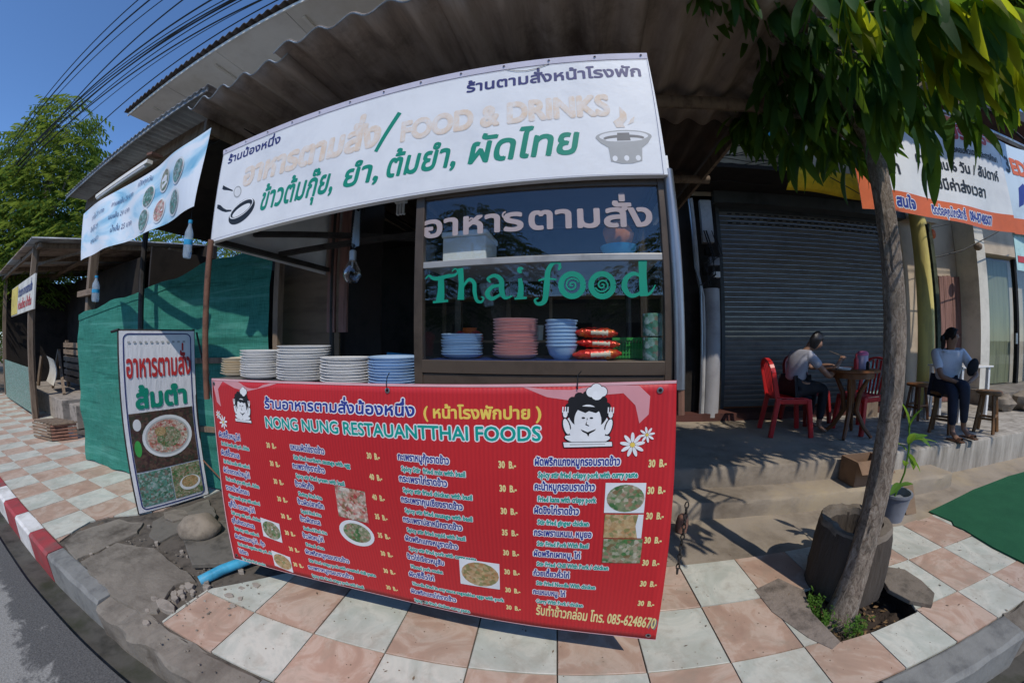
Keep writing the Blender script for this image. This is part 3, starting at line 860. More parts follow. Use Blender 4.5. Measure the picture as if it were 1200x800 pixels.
class Plane:
    """a flat printed surface: origin, right, up and outward vectors"""
    def __init__(s, O, U, V, depth=.0015, warp=None):
        s.O = Vector(O); s.U = Vector(U).normalized(); s.V = Vector(V).normalized()
        s.N = s.U.cross(s.V).normalized(); s.d = depth; s.warp = warp; s.k = 0
    def p(s, x, y, d):
        w_ = s.warp(x, y) if s.warp else 0
        return s.O + s.U * x + s.V * y + s.N * (d + w_)
    def off(s):
        s.k = (s.k + 1) % 160
        return s.d * .5 + s.k * .000008
def lettering(pl, body, x, y, size, mat_, parent, width=None, bold=.0, outline=0, omat=None, res=2, shear=0, rot=0, name='lettering', d0=0, align='L'):
    V, F = glyphs(body, res)
    if not V: return None
    xs = [v_[0] for v_ in V]; x0, x1 = min(xs), max(xs)
    sx = size if width is None else width / max(1e-6, x1 - x0)
    if align == 'R' and width is None: x = x - (x1 - x0) * sx
    mb_ = MB(); cr_, sr_ = math.cos(R(rot)), math.sin(R(rot))
    ax_ = min(1.0, sx / size)
    def put(dx, dy, d):
        P = []
        for a, b, dz_ in V:
            px_ = (a - x0) * sx + dx + shear * b * size; py_ = b * size + dy
            P.append(pl.p(x + px_ * cr_ - py_ * sr_, y + px_ * sr_ + py_ * cr_, d + dz_))
        mb_.add(P, F)
    base = pl.off() + d0
    if outline:
        mb_.mi = 1
        ro = (outline + bold) * size; n_ = 8
        for k in range(n_):
            a = 2 * math.pi * k / n_
            put(ro * math.cos(a), ro * math.sin(a), base + k * .00003)
        base += .0003
    mb_.mi = 0
    put(0, 0, base)
    if bold:
        rb = bold * size
        for k in range(4 if bold < .035 else 8):
            a = 2 * math.pi * k / (4 if bold < .035 else 8) + .4
            put(rb * ax_ * math.cos(a), rb * math.sin(a), base + (k + 1) * .00003)
            if bold > .05: put(rb * ax_ * .5 * math.cos(a), rb * .5 * math.sin(a), base + (k + 9) * .00003)
    mats = [mat_, omat] if outline else mat_
    return mb_.build(name, mats, parent)
def shape(pl, pts, mat_, parent, name='printed_shape', d=None):
    d = pl.off() if d is None else d
    vs, es, fs, *_ = delaunay_2d_cdt([Vector(p) for p in pts], [], [list(range(len(pts)))], 1, 1e-6)
    return MB().add([pl.p(v_.x, v_.y, d) for v_ in vs], [list(f) for f in fs]).build(name, mat_, parent)
def ell(cx, cy, rx, ry, n=24, a0=0, a1=360, rot=0):
    c, s = math.cos(R(rot)), math.sin(R(rot)); P = []
    for k in range(n + (0 if a1 - a0 >= 360 else 1)):
        a = R(a0 + (a1 - a0) * k / n); x, y = rx * math.cos(a), ry * math.sin(a)
        P.append((cx + c * x - s * y, cy + s * x + c * y))
    return P
def stroke(pl, pts, wds, mat_, parent, name='lettering', d=None, smooth_=6):
    """brush stroke of varying width along a Catmull-Rom path"""
    d = pl.off() if d is None else d
    P = [Vector((a, b)) for a, b in pts]; W = wds if isinstance(wds, (list, tuple)) else [wds] * len(P)
    Q = []; WW = []
    for i in range(len(P) - 1):
        p0, p1, p2, p3 = P[max(i - 1, 0)], P[i], P[i + 1], P[min(i + 2, len(P) - 1)]
        for k in range(smooth_):
            t = k / smooth_
            Q.append(.5 * ((2 * p1) + (p2 - p0) * t + (2 * p0 - 5 * p1 + 4 * p2 - p3) * t * t + (3 * p1 - p0 - 3 * p2 + p3) * t ** 3))
            WW.append(W[i] + (W[i + 1] - W[i]) * t)
    Q.append(P[-1]); WW.append(W[-1])
    mb_ = MB()
    n_ = len(Q); V = []
    for i in range(n_):
        t = (Q[min(i + 1, n_ - 1)] - Q[max(i - 1, 0)])
        t = t.normalized() if t.length > 1e-9 else Vector((1, 0)); nn = Vector((-t.y, t.x)) * WW[i] / 2
        dd = d + i * .000004
        V += [pl.p(Q[i].x + nn.x, Q[i].y + nn.y, dd), pl.p(Q[i].x - nn.x, Q[i].y - nn.y, dd)]
    mb_.add(V, [(2 * i, 2 * i + 1, 2 * i + 3, 2 * i + 2) for i in range(n_ - 1)])
    return (mb_, mat_, parent, name)
def strokes(pl, lst, mat_, parent, name='lettering'):
    mb_ = MB()
    for pts, wd in lst:
        s_ = stroke(pl, pts, wd, mat_, parent)[0]
        mb_.add(s_.v, s_.f)
    return mb_.build(name, mat_, parent)
def spiral(cx, cy, r, turns, a0=0, n=26, sx=1):
    return [(cx + sx * r * (1 - i / n) * math.cos(R(a0) + 2 * math.pi * turns * i / n), cy + r * (1 - i / n) * math.sin(R(a0) + 2 * math.pi * turns * i / n)) for i in range(n)]
# ================================================================ food cart
YF = 1.12
# ---- red menu banner (tilted a little, right side higher)
SL = .028
WX, WV = 2.16, 1.06
bin_ = lambda x, y: .095 * max(0, math.sin(math.pi * min(max(x / 2.2, 0), 1))) ** .8 * max(0, 1 - y / .95) ** 1.5
bw = lambda x, y: .004 * math.sin(x * 5.1) + .003 * math.sin(y * 7 + x * 2) - bin_(x, y)
bO = (-1.86, YF, .21)
BP = Plane(bO, (1, 0, SL), (0, 0, 1), .0015, bw)
def bv(x, z):   # photograph-derived world x,z to banner u,v
    u = x + 1.86; v = z - .21 - SL * u
    for _ in range(4):
        w_ = bin_(u, v)
        u = x * (YF + w_) / YF + 1.86; v = (1.47 - (1.47 - z) * (YF + w_) / YF) - .21 - SL * u
    return (u, v)
bx_ = lambda u, v: .055 * v + (2.218 - .089 * v) * u
menu = thing('menu_banner', 'red menu banner with Thai dishes and prices across the front of the food cart', 'banner', (-.78, YF, .24))
mb_ = MB().grid(lambda u, v: BP.p(bx_(u, v), v * WV, 0), 60, 30)
mb_.build('sheet', M['redvinyl'], menu, smooth=True, solid=.0015)
# white hem along the top, left and bottom
hm = MB()
hm.grid(lambda u, v: BP.p(bx_(u, 1), WV - .009 * v, .0022), 60, 1)
hm.grid(lambda u, v: BP.p(bx_(0, v) + .006 * u, v * WV, .0022), 1, 30)
hm.grid(lambda u, v: BP.p(bx_(u, 0), .004 * v, .0022), 60, 1)
hm.build('hem', M['pink'], menu)
for gx, gy in ((2.13, 1.03), (1.17, 1.035), (1.21, .03), (.075, 1.035), (.03, .03), (2.185, .025)):
    mm = MB()
    a = [BP.p(gx + .011 * math.cos(t * math.pi / 6), gy + .011 * math.sin(t * math.pi / 6), .004) for t in range(12)]
    b = [BP.p(gx + .006 * math.cos(t * math.pi / 6), gy + .006 * math.sin(t * math.pi / 6), .005) for t in range(12)]
    mm.add(a + b, [(i, (i + 1) % 12, 12 + (i + 1) % 12, 12 + i) for i in range(12)]); mm.mi = 1
    mm.add([p + BP.N * -.002 for p in b], [list(range(12))])
    mm.build('eyelet', [M['steel'], M['black']], menu)
L = lambda body, x, z, size, m, **k: lettering(BP, body, *bv(x, z), size, m, menu, **k)
S = lambda pts, m, **k: shape(BP, [bv(*p) for p in pts], m, menu, **k)
# swooshes
sw = [(-.19, 1.311), (-.10, 1.275), (0, 1.262), (.09, 1.285), (.15, 1.29), (.19, 1.25), (.205, 1.19), (.235, 1.22), (.238, 1.28), (.20, 1.315), (.08, 1.318), (-.02, 1.30), (-.10, 1.30)]
S(sw, M['swoosh'], d=.0012)
S([(-1.80, 1.26), (-1.77, 1.15), (-1.735, 1.13), (-1.75, 1.22), (-1.70, 1.262), (-1.60, 1.235), (-1.50, 1.225), (-1.33, 1.262), (-1.28, 1.275), (-1.6, 1.268)], M['swoosh'], d=.0012)
L('ร้านอาหารตามสั่งน้องหนึ่ง', -1.37, 1.158, .062, M['blue'], width=.79, bold=.035, outline=.07, omat=M['white'], res=3, shear=.06, rot=.6)
L('( หน้าโรงพักปาย )', -.54, 1.186, .058, M['yellow'], width=.42, bold=.035, res=3, rot=.6)
L('NONG NUNG RESTAUANTTHAI FOODS', -1.372, 1.066, .072, M['teal'], width=1.255, bold=.028, outline=.06, omat=M['white'], res=3, rot=1.2)
# columns: (x, z of first line, pitch, price x, first price z, price pitch, rows)
COLS = [
 (-1.785, .968, .0985, -1.386, .975, .0886, [
  ('ผัดซีอิ๊วหมู,ไก่', .19, 'Stir fried noodle with pork , chicken', .24, '30'), ('ผัดซีอิ๊วทะเล', .16, 'Stir fried noodle with seafood', .22, '30'),
  ('ผัดไทยราดหน้าหมู,ไก่', .22, 'Fried noodle gravy with pork , chicken', .27, '30'), ('ราดหน้าหมี่กรอบ', .19, 'Crispy noodle gravy with seafood', .25, '30'),
  ('สุกี้น้ำ รวมหมู,ไก่', .21, 'Suki soup with pork , chicken', .23, '30'), ('สุกี้แห้งรวมทะเล', .18, 'Suki dry with seafood', .19, '30'),
  ('ผัดผักรวมหมู,ไก่ , กุ้ง', .23, 'Fried mixed vegetables with pork , chicken , prawn', .34, '30'), ('ไข่เจียว', .07, 'Thai style fried omelet', .18, '30')]),
 (-1.222, .985, .0885, -.80, 1.008, .0886, [
  ('แหนมผัดไข่ราดข้าว', .20, 'Stir fried northern sausage with egg', .32, '30'), ('กะเพรากุ้งราดข้าว', .19, 'Spicy stir fried prawn with basil', .28, '40'),
  ('ข้าวผัดกุ้ง', .11, 'Shrimp fried rice', .14, '40'), ('ข้าวผัดปลาหมึก', .155, 'Squid fried rice', .12, '35'),
  ('ข้าวผัดทะเล', .12, 'Seafood fried rice', .14, '35'), ('ข้าวผัดหมู,ไก่', .125, 'Fried rice', .11, '30'),
  ('ผัดพริกหมูกรอบราดข้าว', .26, 'Stir fried crispy pork with roasted chili paste', .39, '30'), ('กะเพราหมูกรอบราดข้าว', .27, 'Spicy stir fried crispy pork with basil', .31, '30')]),
 (-.656, 1.018, .0885, -.264, 1.031, .0886, [
  ('กะเพราหมูกุ้งราดข้าว', .21, 'Spicy Stir  fried mix with basil', .26, '30'), ('กระเพราไก่ราดข้าว', .20, 'Spicy stir fried chicken with basil', .285, '30'),
  ('กระเพรากุนเชียงราดข้าว', .26, 'Spicy stir fried sausage with basil', .285, '30'), ('กระเพราปลาหมึกราดข้าว', .255, 'Spicy stir fried squid with basil', .255, '35'),
  ('ผัดพริกแกงหมูราดข้าว', .235, 'Spicy stir fried pork with curry paste', .30, '30'), ('ข้าวไข่เจียวหมูสับ', .17, 'Minced pork omelet', .15, '30'),
  ('ผัดซีอิ๊วไก่', .12, 'Noodle fried in soy sauce vegetables eggs with pork', .42, '30'), ('ผัดพริกแกงไก่ราดข้าว', .22, 'Spicy stir fried chicken curry paste', .27, '30')]),
 (-.138, 1.044, .0905, .244, 1.048, .0965, [
  ('ผัดพริกแกงหมูกรอบราดข้าว', .285, 'Spicy stir fried crispy pork with curry paste', .335, '30'), ('คะน้าหมูกรอบราดข้าว', .205, 'Fried kana with crispy pork', .20, '30'),
  ('ผัดขิงไก่ราดข้าว', .155, 'Stir fried ginger chicken', .18, '30'), ('กระเพราแหนม, หมูยอ', .205, 'Stir Fried Pork With Basil', .185, '30'),
  ('ผัดพริกเผาหมู, ไก่', .17, 'Stir Fried Chili With Pork / chicken', .265, '30'), ('ก๋วยเตี๋ยวคั่วไก่', .135, 'Stir Fried Noodle With chicken', .225, '30'),
  ('กะแหมบหมู, ไก่', .125, 'Curry With Pork / chicken', .185, '30')]),
]
for (cx, cz, cp_, px_, pz, pp, rows) in COLS:
    for k, (th, tw, en, ew, pr) in enumerate(rows):
        zz = cz - k * cp_
        L(th, cx, zz - .004, .040, M['blue'], width=tw, bold=.04, outline=.08, omat=M['white'], res=1)
        L(en, cx + .012, zz - .048, .031, M['teal'], width=ew, bold=.05, outline=.07, omat=M['white'], res=1)
        L(pr + '  B.-', px_ + k * (.0087 if cx < -1.5 else .003), pz - k * pp - .008, .036, M['cream'], width=.066 if cx < -1.5 else .060, bold=.05, res=2)
L('รับทำข้าวกล่อม โทร. 085-6248670', -.125, .392, .078, M['cream'], width=.475, bold=.03, outline=.0, res=3, rot=-1.5)
L('รับทำข้าวกล่อม โทร. 085-6248670', -.119, .386, .078, M['greyprint'], width=.475, bold=.03, res=2, rot=-1.5, d0=-.0009)
def photo(x0, x1, z0, z1, m, plate=True, full=False):
    S([(x0, z0), (x1, z0), (x1, z1), (x0, z1)], M['food_plate'] if not full else m, name='food_photo', d=.003)
    cx, cz = (x0 + x1) / 2, (z0 + z1) / 2
    if not full:
        S(ell(cx + .002, cz - .001, (x1 - x0) * .47, (z1 - z0) * .46, 20), m, name='food_photo', d=.0034)
        for k in range(0):
            a = rng.uniform(0, 6.28); rr = (x1 - x0) * .26
            S(ell(cx + rr * math.cos(a), cz + rr * .6 * math.sin(a), rr * .35, rr * .22, 10, rot=rng.uniform(0, 180)), rng.choice([M['food_green'], M['food_red'], M['food_plate'], m]), name='food_photo', d=.0037 + k * .0001)
photo(-1.515, -1.375, .468, .575, M['food_green'])
photo(-1.475, -1.34, .30, .395, M['food_noodle'])
photo(-.985, -.828, .705, .852, M['food_red'], full=True)
S(ell(-.90, .64, .092, .062, 26), M['food_plate'], name='food_photo', d=.003)
S(ell(-.897, .642, .072, .046, 22), M['food_green'], name='food_photo', d=.0034)
photo(-.428, -.268, .50, .625, M['food_noodle'])
photo(.102, .24, .872, .984, M['food_green']); photo(.106, .24, .772, .866, M['food_noodle'], full=True); photo(.108, .246, .665, .768, M['food_green'], full=True)
S([(.225, .772), (.2395, .772), (.2395, .866), (.222, .866), (.215, .82)], M['food_plate'], name='food_photo', d=.0034)
# laughing cook emblem, twice
def cook(cx, cz, s):
    ep = part('cook_emblem', menu)
    E_ = lambda pts, m, d: shape(BP, [bv(cx + a * s, cz + b * s) for a, b in pts], m, ep, name='emblem_shape', d=d)
    E_(ell(0, -.02, .47, .40, 26), M['blackprint'], .0026)                 # body outline
    E_(ell(0, .0, .45, .38, 26), M['white'], .0029)
    E_(ell(0, .33, .40, .36, 26), M['blackprint'], .0031)                   # hair
    for k in range(9):
        a = R(200 - k * 27); E_(ell(.36 * math.cos(a), .38 + .28 * math.sin(a), .10, .09, 10), M['blackprint'], .0032)
    E_(ell(0, .14, .27, .33, 26), M['white'], .0035)                        # face
    E_(ell(0, -.10, .36, .20, 26), M['white'], .0036)
    E_([(-.20, .36), (-.05, .30), (.02, .34), (.16, .30), (.24, .36), (.26, .22), (.2, .42), (-.2, .44)], M['blackprint'], .0038)
    for a in (-.09, .07): E_(ell(a, .20, .035, .02, 10), M['blackprint'], .0039)
    E_([(-.02, .2), (.0, .19), (-.05, .06), (.02, .03), (.03, .05), (-.02, .07)], M['blackprint'], .0039)
    E_([(-.14, -.03), (0, -.09), (.17, -.02), (.14, -.06), (.04, -.12), (.02, -.18), (-.02, -.12), (-.10, -.08)], M['blackprint'], .0039)
    for sg in (-1, 1):
        E_(ell(sg * .42, .02, .085, .19, 14, rot=-sg * 15), M['blackprint'], .0033); E_(ell(sg * .42, .02, .06, .165, 14, rot=-sg * 15), M['white'], .0037)
        E_(ell(sg * .45, .27, .06, .09, 12), M['blackprint'], .0033); E_(ell(sg * .45, .27, .045, .07, 12), M['white'], .0038)
        for t in (-.05, 0, .05): E_([(sg * .45 + t - .012, .30), (sg * .45 + t + .012, .30), (sg * .45 + t + .016, .42), (sg * .45 + t - .008, .42)], M['white'], .0039)
        E_(ell(sg * .24, -.25, .24, .09, 14, rot=sg * 14), M['blackprint'], .0034); E_(ell(sg * .24, -.245, .22, .07, 14, rot=sg * 14), M['white'], .0038)
    E_([(-.5, -.30), (.5, -.27), (.52, -.38), (-.47, -.42)], M['blackprint'], .0040); E_([(-.48, -.31), (.49, -.285), (.5, -.37), (-.46, -.41)], M['white'], .0042)
    E_([(-.35, -.345), (.36, -.325), (.36, -.335), (-.35, -.36)], M['greyprint'], .0044)
    for a, b, r_ in ((.06, .72, .10), (.16, .78, .11), (.27, .73, .10), (.17, .68, .12)):
        E_(ell(a, b, r_ + .015, r_ + .01, 14), M['blackprint'], .0033)
    for a, b, r_ in ((.06, .72, .10), (.16, .78, .11), (.27, .73, .10), (.17, .68, .12)):
        E_(ell(a, b, r_, r_, 14), M['white'], .0040)
cook(.035, 1.175, .165); cook(-1.545, 1.125, .135)
def flower(cx, cz, r_, n_=8):
    for k in range(n_):
        a = 360 * k / n_ + 11
        S(ell(cx + r_ * .6 * math.cos(R(a)), cz + r_ * .6 * math.sin(R(a)), r_ * .42, r_ * .15, 10, rot=a), M['white'], name='printed_flower', d=.003 + k * .0001)
    S(ell(cx, cz, r_ * .2, r_ * .2, 10), M['yellow'], name='printed_flower', d=.0042)
flower(.185, 1.118, .042, 9); flower(.232, 1.152, .027); flower(-1.725, 1.05, .037); flower(-1.765, 1.085, .024)
# hooks that hold the banner
for gx in (1.17, 1.86, .035):
    p = BP.p(gx, 1.04, .006)
    tube('tie', M['cable'], menu, [p, p + Vector((0, -.004, .02)), p + Vector((0, .004, .045)), p + Vector((.012, .0, .06))], .0018, 5)

# ---- white fascia sign
SZ0, SZ1, SX0, SX1 = 1.992, 2.53, -1.857, .322
fas = thing('fascia_sign', 'long white sign board reading FOOD & DRINKS above the food cart', 'sign', (-.77, YF, SZ0))
sO = (SX0, YF, SZ0)
FP = Plane(sO, (1, 0, .008), (0, 0, 1), .0015)
fw, fh = SX1 - SX0, SZ1 - SZ0
sgm = MB(); P = lambda x, y, d: FP.p(x, y, d)
sgm.add([P(0, 0, 0), P(fw, .01, 0), P(fw - .012, fh, 0), P(0.002, fh, 0), P(0, 0, -.03), P(fw, .01, -.03), P(fw - .012, fh, -.03), P(0.002, fh, -.03)],
        [(0, 1, 2, 3), (7, 6, 5, 4), (0, 4, 5, 1), (1, 5, 6, 2), (2, 6, 7, 3), (3, 7, 4, 0)])
sgm.build('board', M['whitevinyl'], fas)
LF = lambda body, x, z, size, m, **k: lettering(FP, body, x - SX0, z - SZ0, size, m, fas, **k)
SF = lambda pts, m, **k: shape(FP, [(a - SX0, b - SZ0) for a, b in pts], m, fas, **k)
LF('ร้านน้องหนึ่ง', -1.79, 2.43, .066, M['navy'], width=.42, bold=.035, res=4)
LF('ร้านตามสั่งหน้าโรงพัก', -.392, 2.42, .068, M['navy'], width=.665, bold=.035, res=4)
LF('อาหารตามสั่ง', -1.615, 2.256, .165, M['faded'], width=.84, bold=.055, res=4, shear=.08)
LF('FOOD & DRINKS', -.662, 2.247, .125, M['faded'], width=.80, bold=.06, res=4)
hand = dict(bold=.03, res=4, shear=.18)
LF('ข้าวต้มกุ๊ย,', -1.45, 2.088, .15, M['green'], width=.46, **hand)
LF('ยำ,', -.93, 2.092, .135, M['green'], width=.17, **hand)
LF('ต้มยำ,', -.72, 2.094, .14, M['green'], width=.29, **hand)
LF('ผัดไทย', -.375, 2.094, .15, M['green'], width=.385, **hand)
m_, a_, b_2, c_2 = stroke(FP, [(1.078, .232), (1.115, .30), (1.175, .398)], [.018, .02, .022], M['green'], fas); m_.build('lettering', a_, fas)
# thin inner border and top fold
bd = MB()
for x0, y0, x1, y1 in ((.0, fh - .028, fw - .01, fh - .0265), (.012, .012, fw - .012, .0132), (fw - .016, .012, fw - .0148, fh - .03), (.006, .012, .0075, fh - .03)):
    bd.add([P(x0, y0, .002), P(x1, y0, .002), P(x1, y1, .002), P(x0, y1, .002)], [(0, 1, 2, 3)])
bd.build('border_line', M['navy'], fas)
fl = MB(); fl.add([P(0, fh - .024, .0018), P(fw - .012, fh - .024, .0018), P(fw - .012, fh + .003, .005), P(0, fh + .003, .005)], [(0, 1, 2, 3)]); fl.build('top_fold', plain('lilac_white_print', (.66, .62, .70), .5), fas)
for k in range(13):
    q = P(.03 + k * .176, fh - .008, .005); MB().lathe([(.0, .002), (.004, .001), (.005, 0)], q, 8).build('nail', M['rust'], fas)
# torn crease near the top right
cz_ = MB(); pts = [(1.625, .512), (1.66, .498), (1.70, .492), (1.74, .497), (1.79, .515)]
for a, b in zip(pts, pts[1:]): cz_.bar(P(*a, .003), P(*b, .003), .0022, .001, (0, -1, 0))
cz_.build('crease', M['greyprint'], fas)
# frying pan, ladle
SF(ell(-1.598, 2.112, .108, .058, 30, rot=13), M['blackprint'], name='printed_pan'); SF(ell(-1.603, 2.128, .098, .040, 30, rot=13), M['white'], name='printed_pan'); SF(ell(-1.602, 2.127, .090, .034, 30, rot=13), M['blackprint'], name='printed_pan'); SF(ell(-1.600, 2.118, .074, .022, 30, rot=13), M['white'], name='printed_pan')
SF([(-1.83, 2.20), (-1.80, 2.19), (-1.765, 2.165), (-1.735, 2.15), (-1.69, 2.14), (-1.685, 2.132), (-1.74, 2.138), (-1.775, 2.15), (-1.83, 2.178)], M['blackprint'], name='printed_pan')
SF([(-1.80, 2.305), (-1.785, 2.295), (-1.74, 2.272), (-1.70, 2.252), (-1.70, 2.246), (-1.745, 2.262), (-1.79, 2.275), (-1.805, 2.285)], M['blackprint'], name='printed_ladle')
SF(ell(-1.655, 2.232, .038, .030, 18, rot=-40), M['greyprint2'], name='printed_ladle'); SF(ell(-1.655, 2.232, .031, .023, 18, rot=-40), M['white'], name='printed_ladle')
# steamboat pot
SF([(.083, 2.150), (.10, 2.128), (.125, 2.11), (.13, 2.055), (.165, 2.045), (.205, 2.045), (.238, 2.055), (.242, 2.105), (.265, 2.125), (.28, 2.150)], M['greyprint2'], name='printed_pot')
SF(ell(.182, 2.152, .099, .027, 28), M['greyprint2'], name='printed_pot'); SF(ell(.182, 2.154, .086, .020, 28), M['white'], name='printed_pot')
SF(ell(.182, 2.147, .072, .013, 24), M['greyprint'], name='printed_pot'); SF(ell(.182, 2.140, .066, .008, 24), M['white'], name='printed_pot')
SF([(.157, 2.135), (.205, 2.135), (.202, 2.168), (.160, 2.168)], M['greyprint'], name='printed_pot')
for a in (.145, .185, .225): SF(ell(a, 2.066, .009, .011, 10), M['white'], name='printed_pot')
SF([(.16, 2.19), (.15, 2.215), (.175, 2.235), (.178, 2.28), (.20, 2.25), (.20, 2.225), (.185, 2.205), (.19, 2.19)], M['faded'], name='printed_flame'); SF([(.20, 2.20), (.215, 2.225), (.228, 2.235), (.222, 2.21)], M['faded'], name='printed_flame')
# boxed right end and canopy side sheet
box('side_return', M['whitevinyl'], fas, SX1 + .001, SX1 + .016, YF + .035, YF + .30, SZ0 - .055, SZ0 + .12)

# ---- the cart itself
cart = thing('food_cart', 'wheeled steel food cart with glass display cabinet under the white sign', 'food cart', (-.77, YF + .35, 0))
# skirt/frame behind banner
box('counter', M['darksteel'], cart, -1.78, .27, YF + .13, YF + .62, .42, 1.24)
ct = MB().box(-1.84, .30, YF + .01, YF + .66, 1.245, 1.268)
ct.build('counter_top', M['steel'], cart, bevel=.004)
for x in (-1.7, .17):
    for y in (YF + .44, YF + .57):
        wh = MB(); wh.tube([(x - .02, y, .085), (x + .02, y, .085)], .085, 18); wh.build('wheel', M['black'], cart, smooth=True)
        wh2 = MB(); wh2.bar((x, y, .09), (x, y, .31), .03, .05, (0, 1, 0)); wh2.build('leg', M['darksteel'], cart)
tube('rear_post', M['darksteel'], cart, [(-1.80, YF + 1.0, 0.0), (-1.80, YF + 1.0, 2.48)], .018)
tube('rear_post', M['darksteel'], cart, [(.30, YF + .95, 0.0), (.30, YF + .95, 2.48)], .018)
tube('post', M['rust'], cart, [(-1.855, YF - .012, 1.16), (-1.838, YF - .01, 2.0)], .016, 10)
tube('post', M['steel'], cart, [(.338, YF + .02, 1.30), (.330, YF + .03, 2.05)], .019, 12)
tube('socket', M['rust'], cart, [(.345, YF + .018, 1.215), (.340, YF + .02, 1.34)], .014, 8)
for z in (2.0, 2.46):
    MB().bar((-1.84, YF + .03, z), (-1.84, YF + 1.0, z), .03, .03).build('roof_rail', M['darksteel'], cart)
    MB().bar((.31, YF + .05, z + .01), (.31, YF + .95, z + .01), .03, .03).build('roof_rail', M['darksteel'], cart)
MB().bar((-1.84, YF + .50, 2.02), (-.6, YF + .56, 2.04), .03, .03).build('roof_rail', M['darksteel'], cart)
MB().bar((-1.84, YF + .28, 2.10), (-.6, YF + .90, 2.06), .03, .03).build('roof_rail', M['darksteel'], cart)
sd_ = MB().add([(-1.875, YF + .02, 1.985), (-1.875, YF + 1.0, 1.965), (-1.875, YF + 1.0, 2.48), (-1.875, YF + .035, 2.49)], [(0, 1, 2, 3)])
sd_.build('side_sheet', M['whitevinyl'], cart, solid=.004)
rf = MB().grid(lambda u, v: (-1.87 + 2.19 * u, YF + .035 + 1.0 * v, 2.497 + .006 * math.sin(u * 120)), 140, 2)
rf.build('canopy_roof', M['roof_zinc'], cart, solid=.003)
# glass cabinet
cab = part('display_cabinet', cart)
CX0, CX1, CYF, CYB, CZ0, CZ1 = -.592, .318, YF + .03, YF + .50, 1.27, 2.03
def fr(name, *a, m='brownalu'): return box(name, M[m], cab, *a, bevel=.002)
fr('cabinet_frame', CX0, CX0 + .034, CYF, CYF + .03, CZ0, CZ1); fr('cabinet_frame', CX1 - .028, CX1, CYF, CYF + .03, CZ0, CZ1)
fr('cabinet_frame', CX0, CX0 + .03, CYB - .03, CYB, CZ0, CZ1); fr('cabinet_frame', CX1 - .03, CX1, CYB - .03, CYB, CZ0, CZ1)
fr('cabinet_rail', CX0 + .034, CX1 - .028, CYF + .003, CYF + .027, CZ0, 1.343); fr('cabinet_rail', CX0 + .034, CX1 - .028, CYF - .004, CYF + .024, 1.345, 1.392)
fr('cabinet_rail', CX0 + .034, CX1 - .028, CYF + .003, CYF + .027, CZ1 - .035, CZ1)
fr('cabinet_rail', CX0 + .03, CX1 - .03, CYB - .028, CYB - .002, CZ1 - .035, CZ1)
fr('cabinet_rail', CX0 + .004, CX0 + .03, CYF + .03, CYB - .03, CZ1 - .035, CZ1); fr('cabinet_rail', CX1 - .03, CX1 - .004, CYF + .03, CYB - .03, CZ1 - .035, CZ1)
fr('shelf_edge', CX0 + .034, CX1 - .028, CYF + .004, CYF + .026, 1.728, 1.752, m='greyalu')
fr('shelf', CX0 + .03, CX1 - .03, CYF + .03, CYB - .03, 1.735, 1.742, m='greyalu')
fr('cabinet_floor', CX0 + .03, CX1 - .03, CYF + .03, CYB - .03, 1.375, 1.388, m='wood_h')
fr('mullion', -.335, -.317, CYB - .028, CYB - .004, 1.39, 1.73)
fr('cabinet_roof', CX0, CX1, CYF + .002, CYB, CZ1 + .001, CZ1 + .014)
def pane(name, *a): return box(name, M['glass'], cab, *a)
pane('glass_pane', CX0 + .03, CX1 - .026, CYF + .010, CYF + .014, 1.755, CZ1 - .03)
pane('glass_pane', CX0 + .03, CX1 - .026, CYF + .010, CYF + .014, 1.39, 1.730)
pane('side_pane', CX0 + .008, CX0 + .012, CYF + .03, CYB - .03, 1.39, CZ1 - .03)
pane('side_pane', CX1 - .012, CX1 - .008, CYF + .03, CYB - .03, 1.39, CZ1 - .03)
# lettering stuck on the glass
GP = Plane((0, CYF + .0085, 0), (1, 0, 0), (0, 0, 1), .0006)
pinkm = M['pink']
lettering(GP, 'อาหาร', -.560, 1.848, .115, plain('dusty_pink_sticker', (.40, .33, .33), .55), cart, width=.375, bold=.035, res=4)
lettering(GP, 'ตามสั่ง', -.160, 1.848, .115, bpy.data.materials['dusty_pink_sticker'], cart, width=.42, bold=.035, res=4)
strokes(GP, [(spiral(-.543, 1.862, .016, 1.2, 90, 12), .007), (spiral(-.375, 1.90, .014, 1.2, 180, 12), .006), (spiral(-.245, 1.905, .014, 1.2, 90, 12), .006)], bpy.data.materials['dusty_pink_sticker'], cart)
G = bpy.data.materials['green_print']
def gs(lst): strokes(GP, lst, plain('jade_sticker', (.0, .25, .155), .5) if 'jade_sticker' not in bpy.data.materials else bpy.data.materials['jade_sticker'], cart)
z0 = 1.603
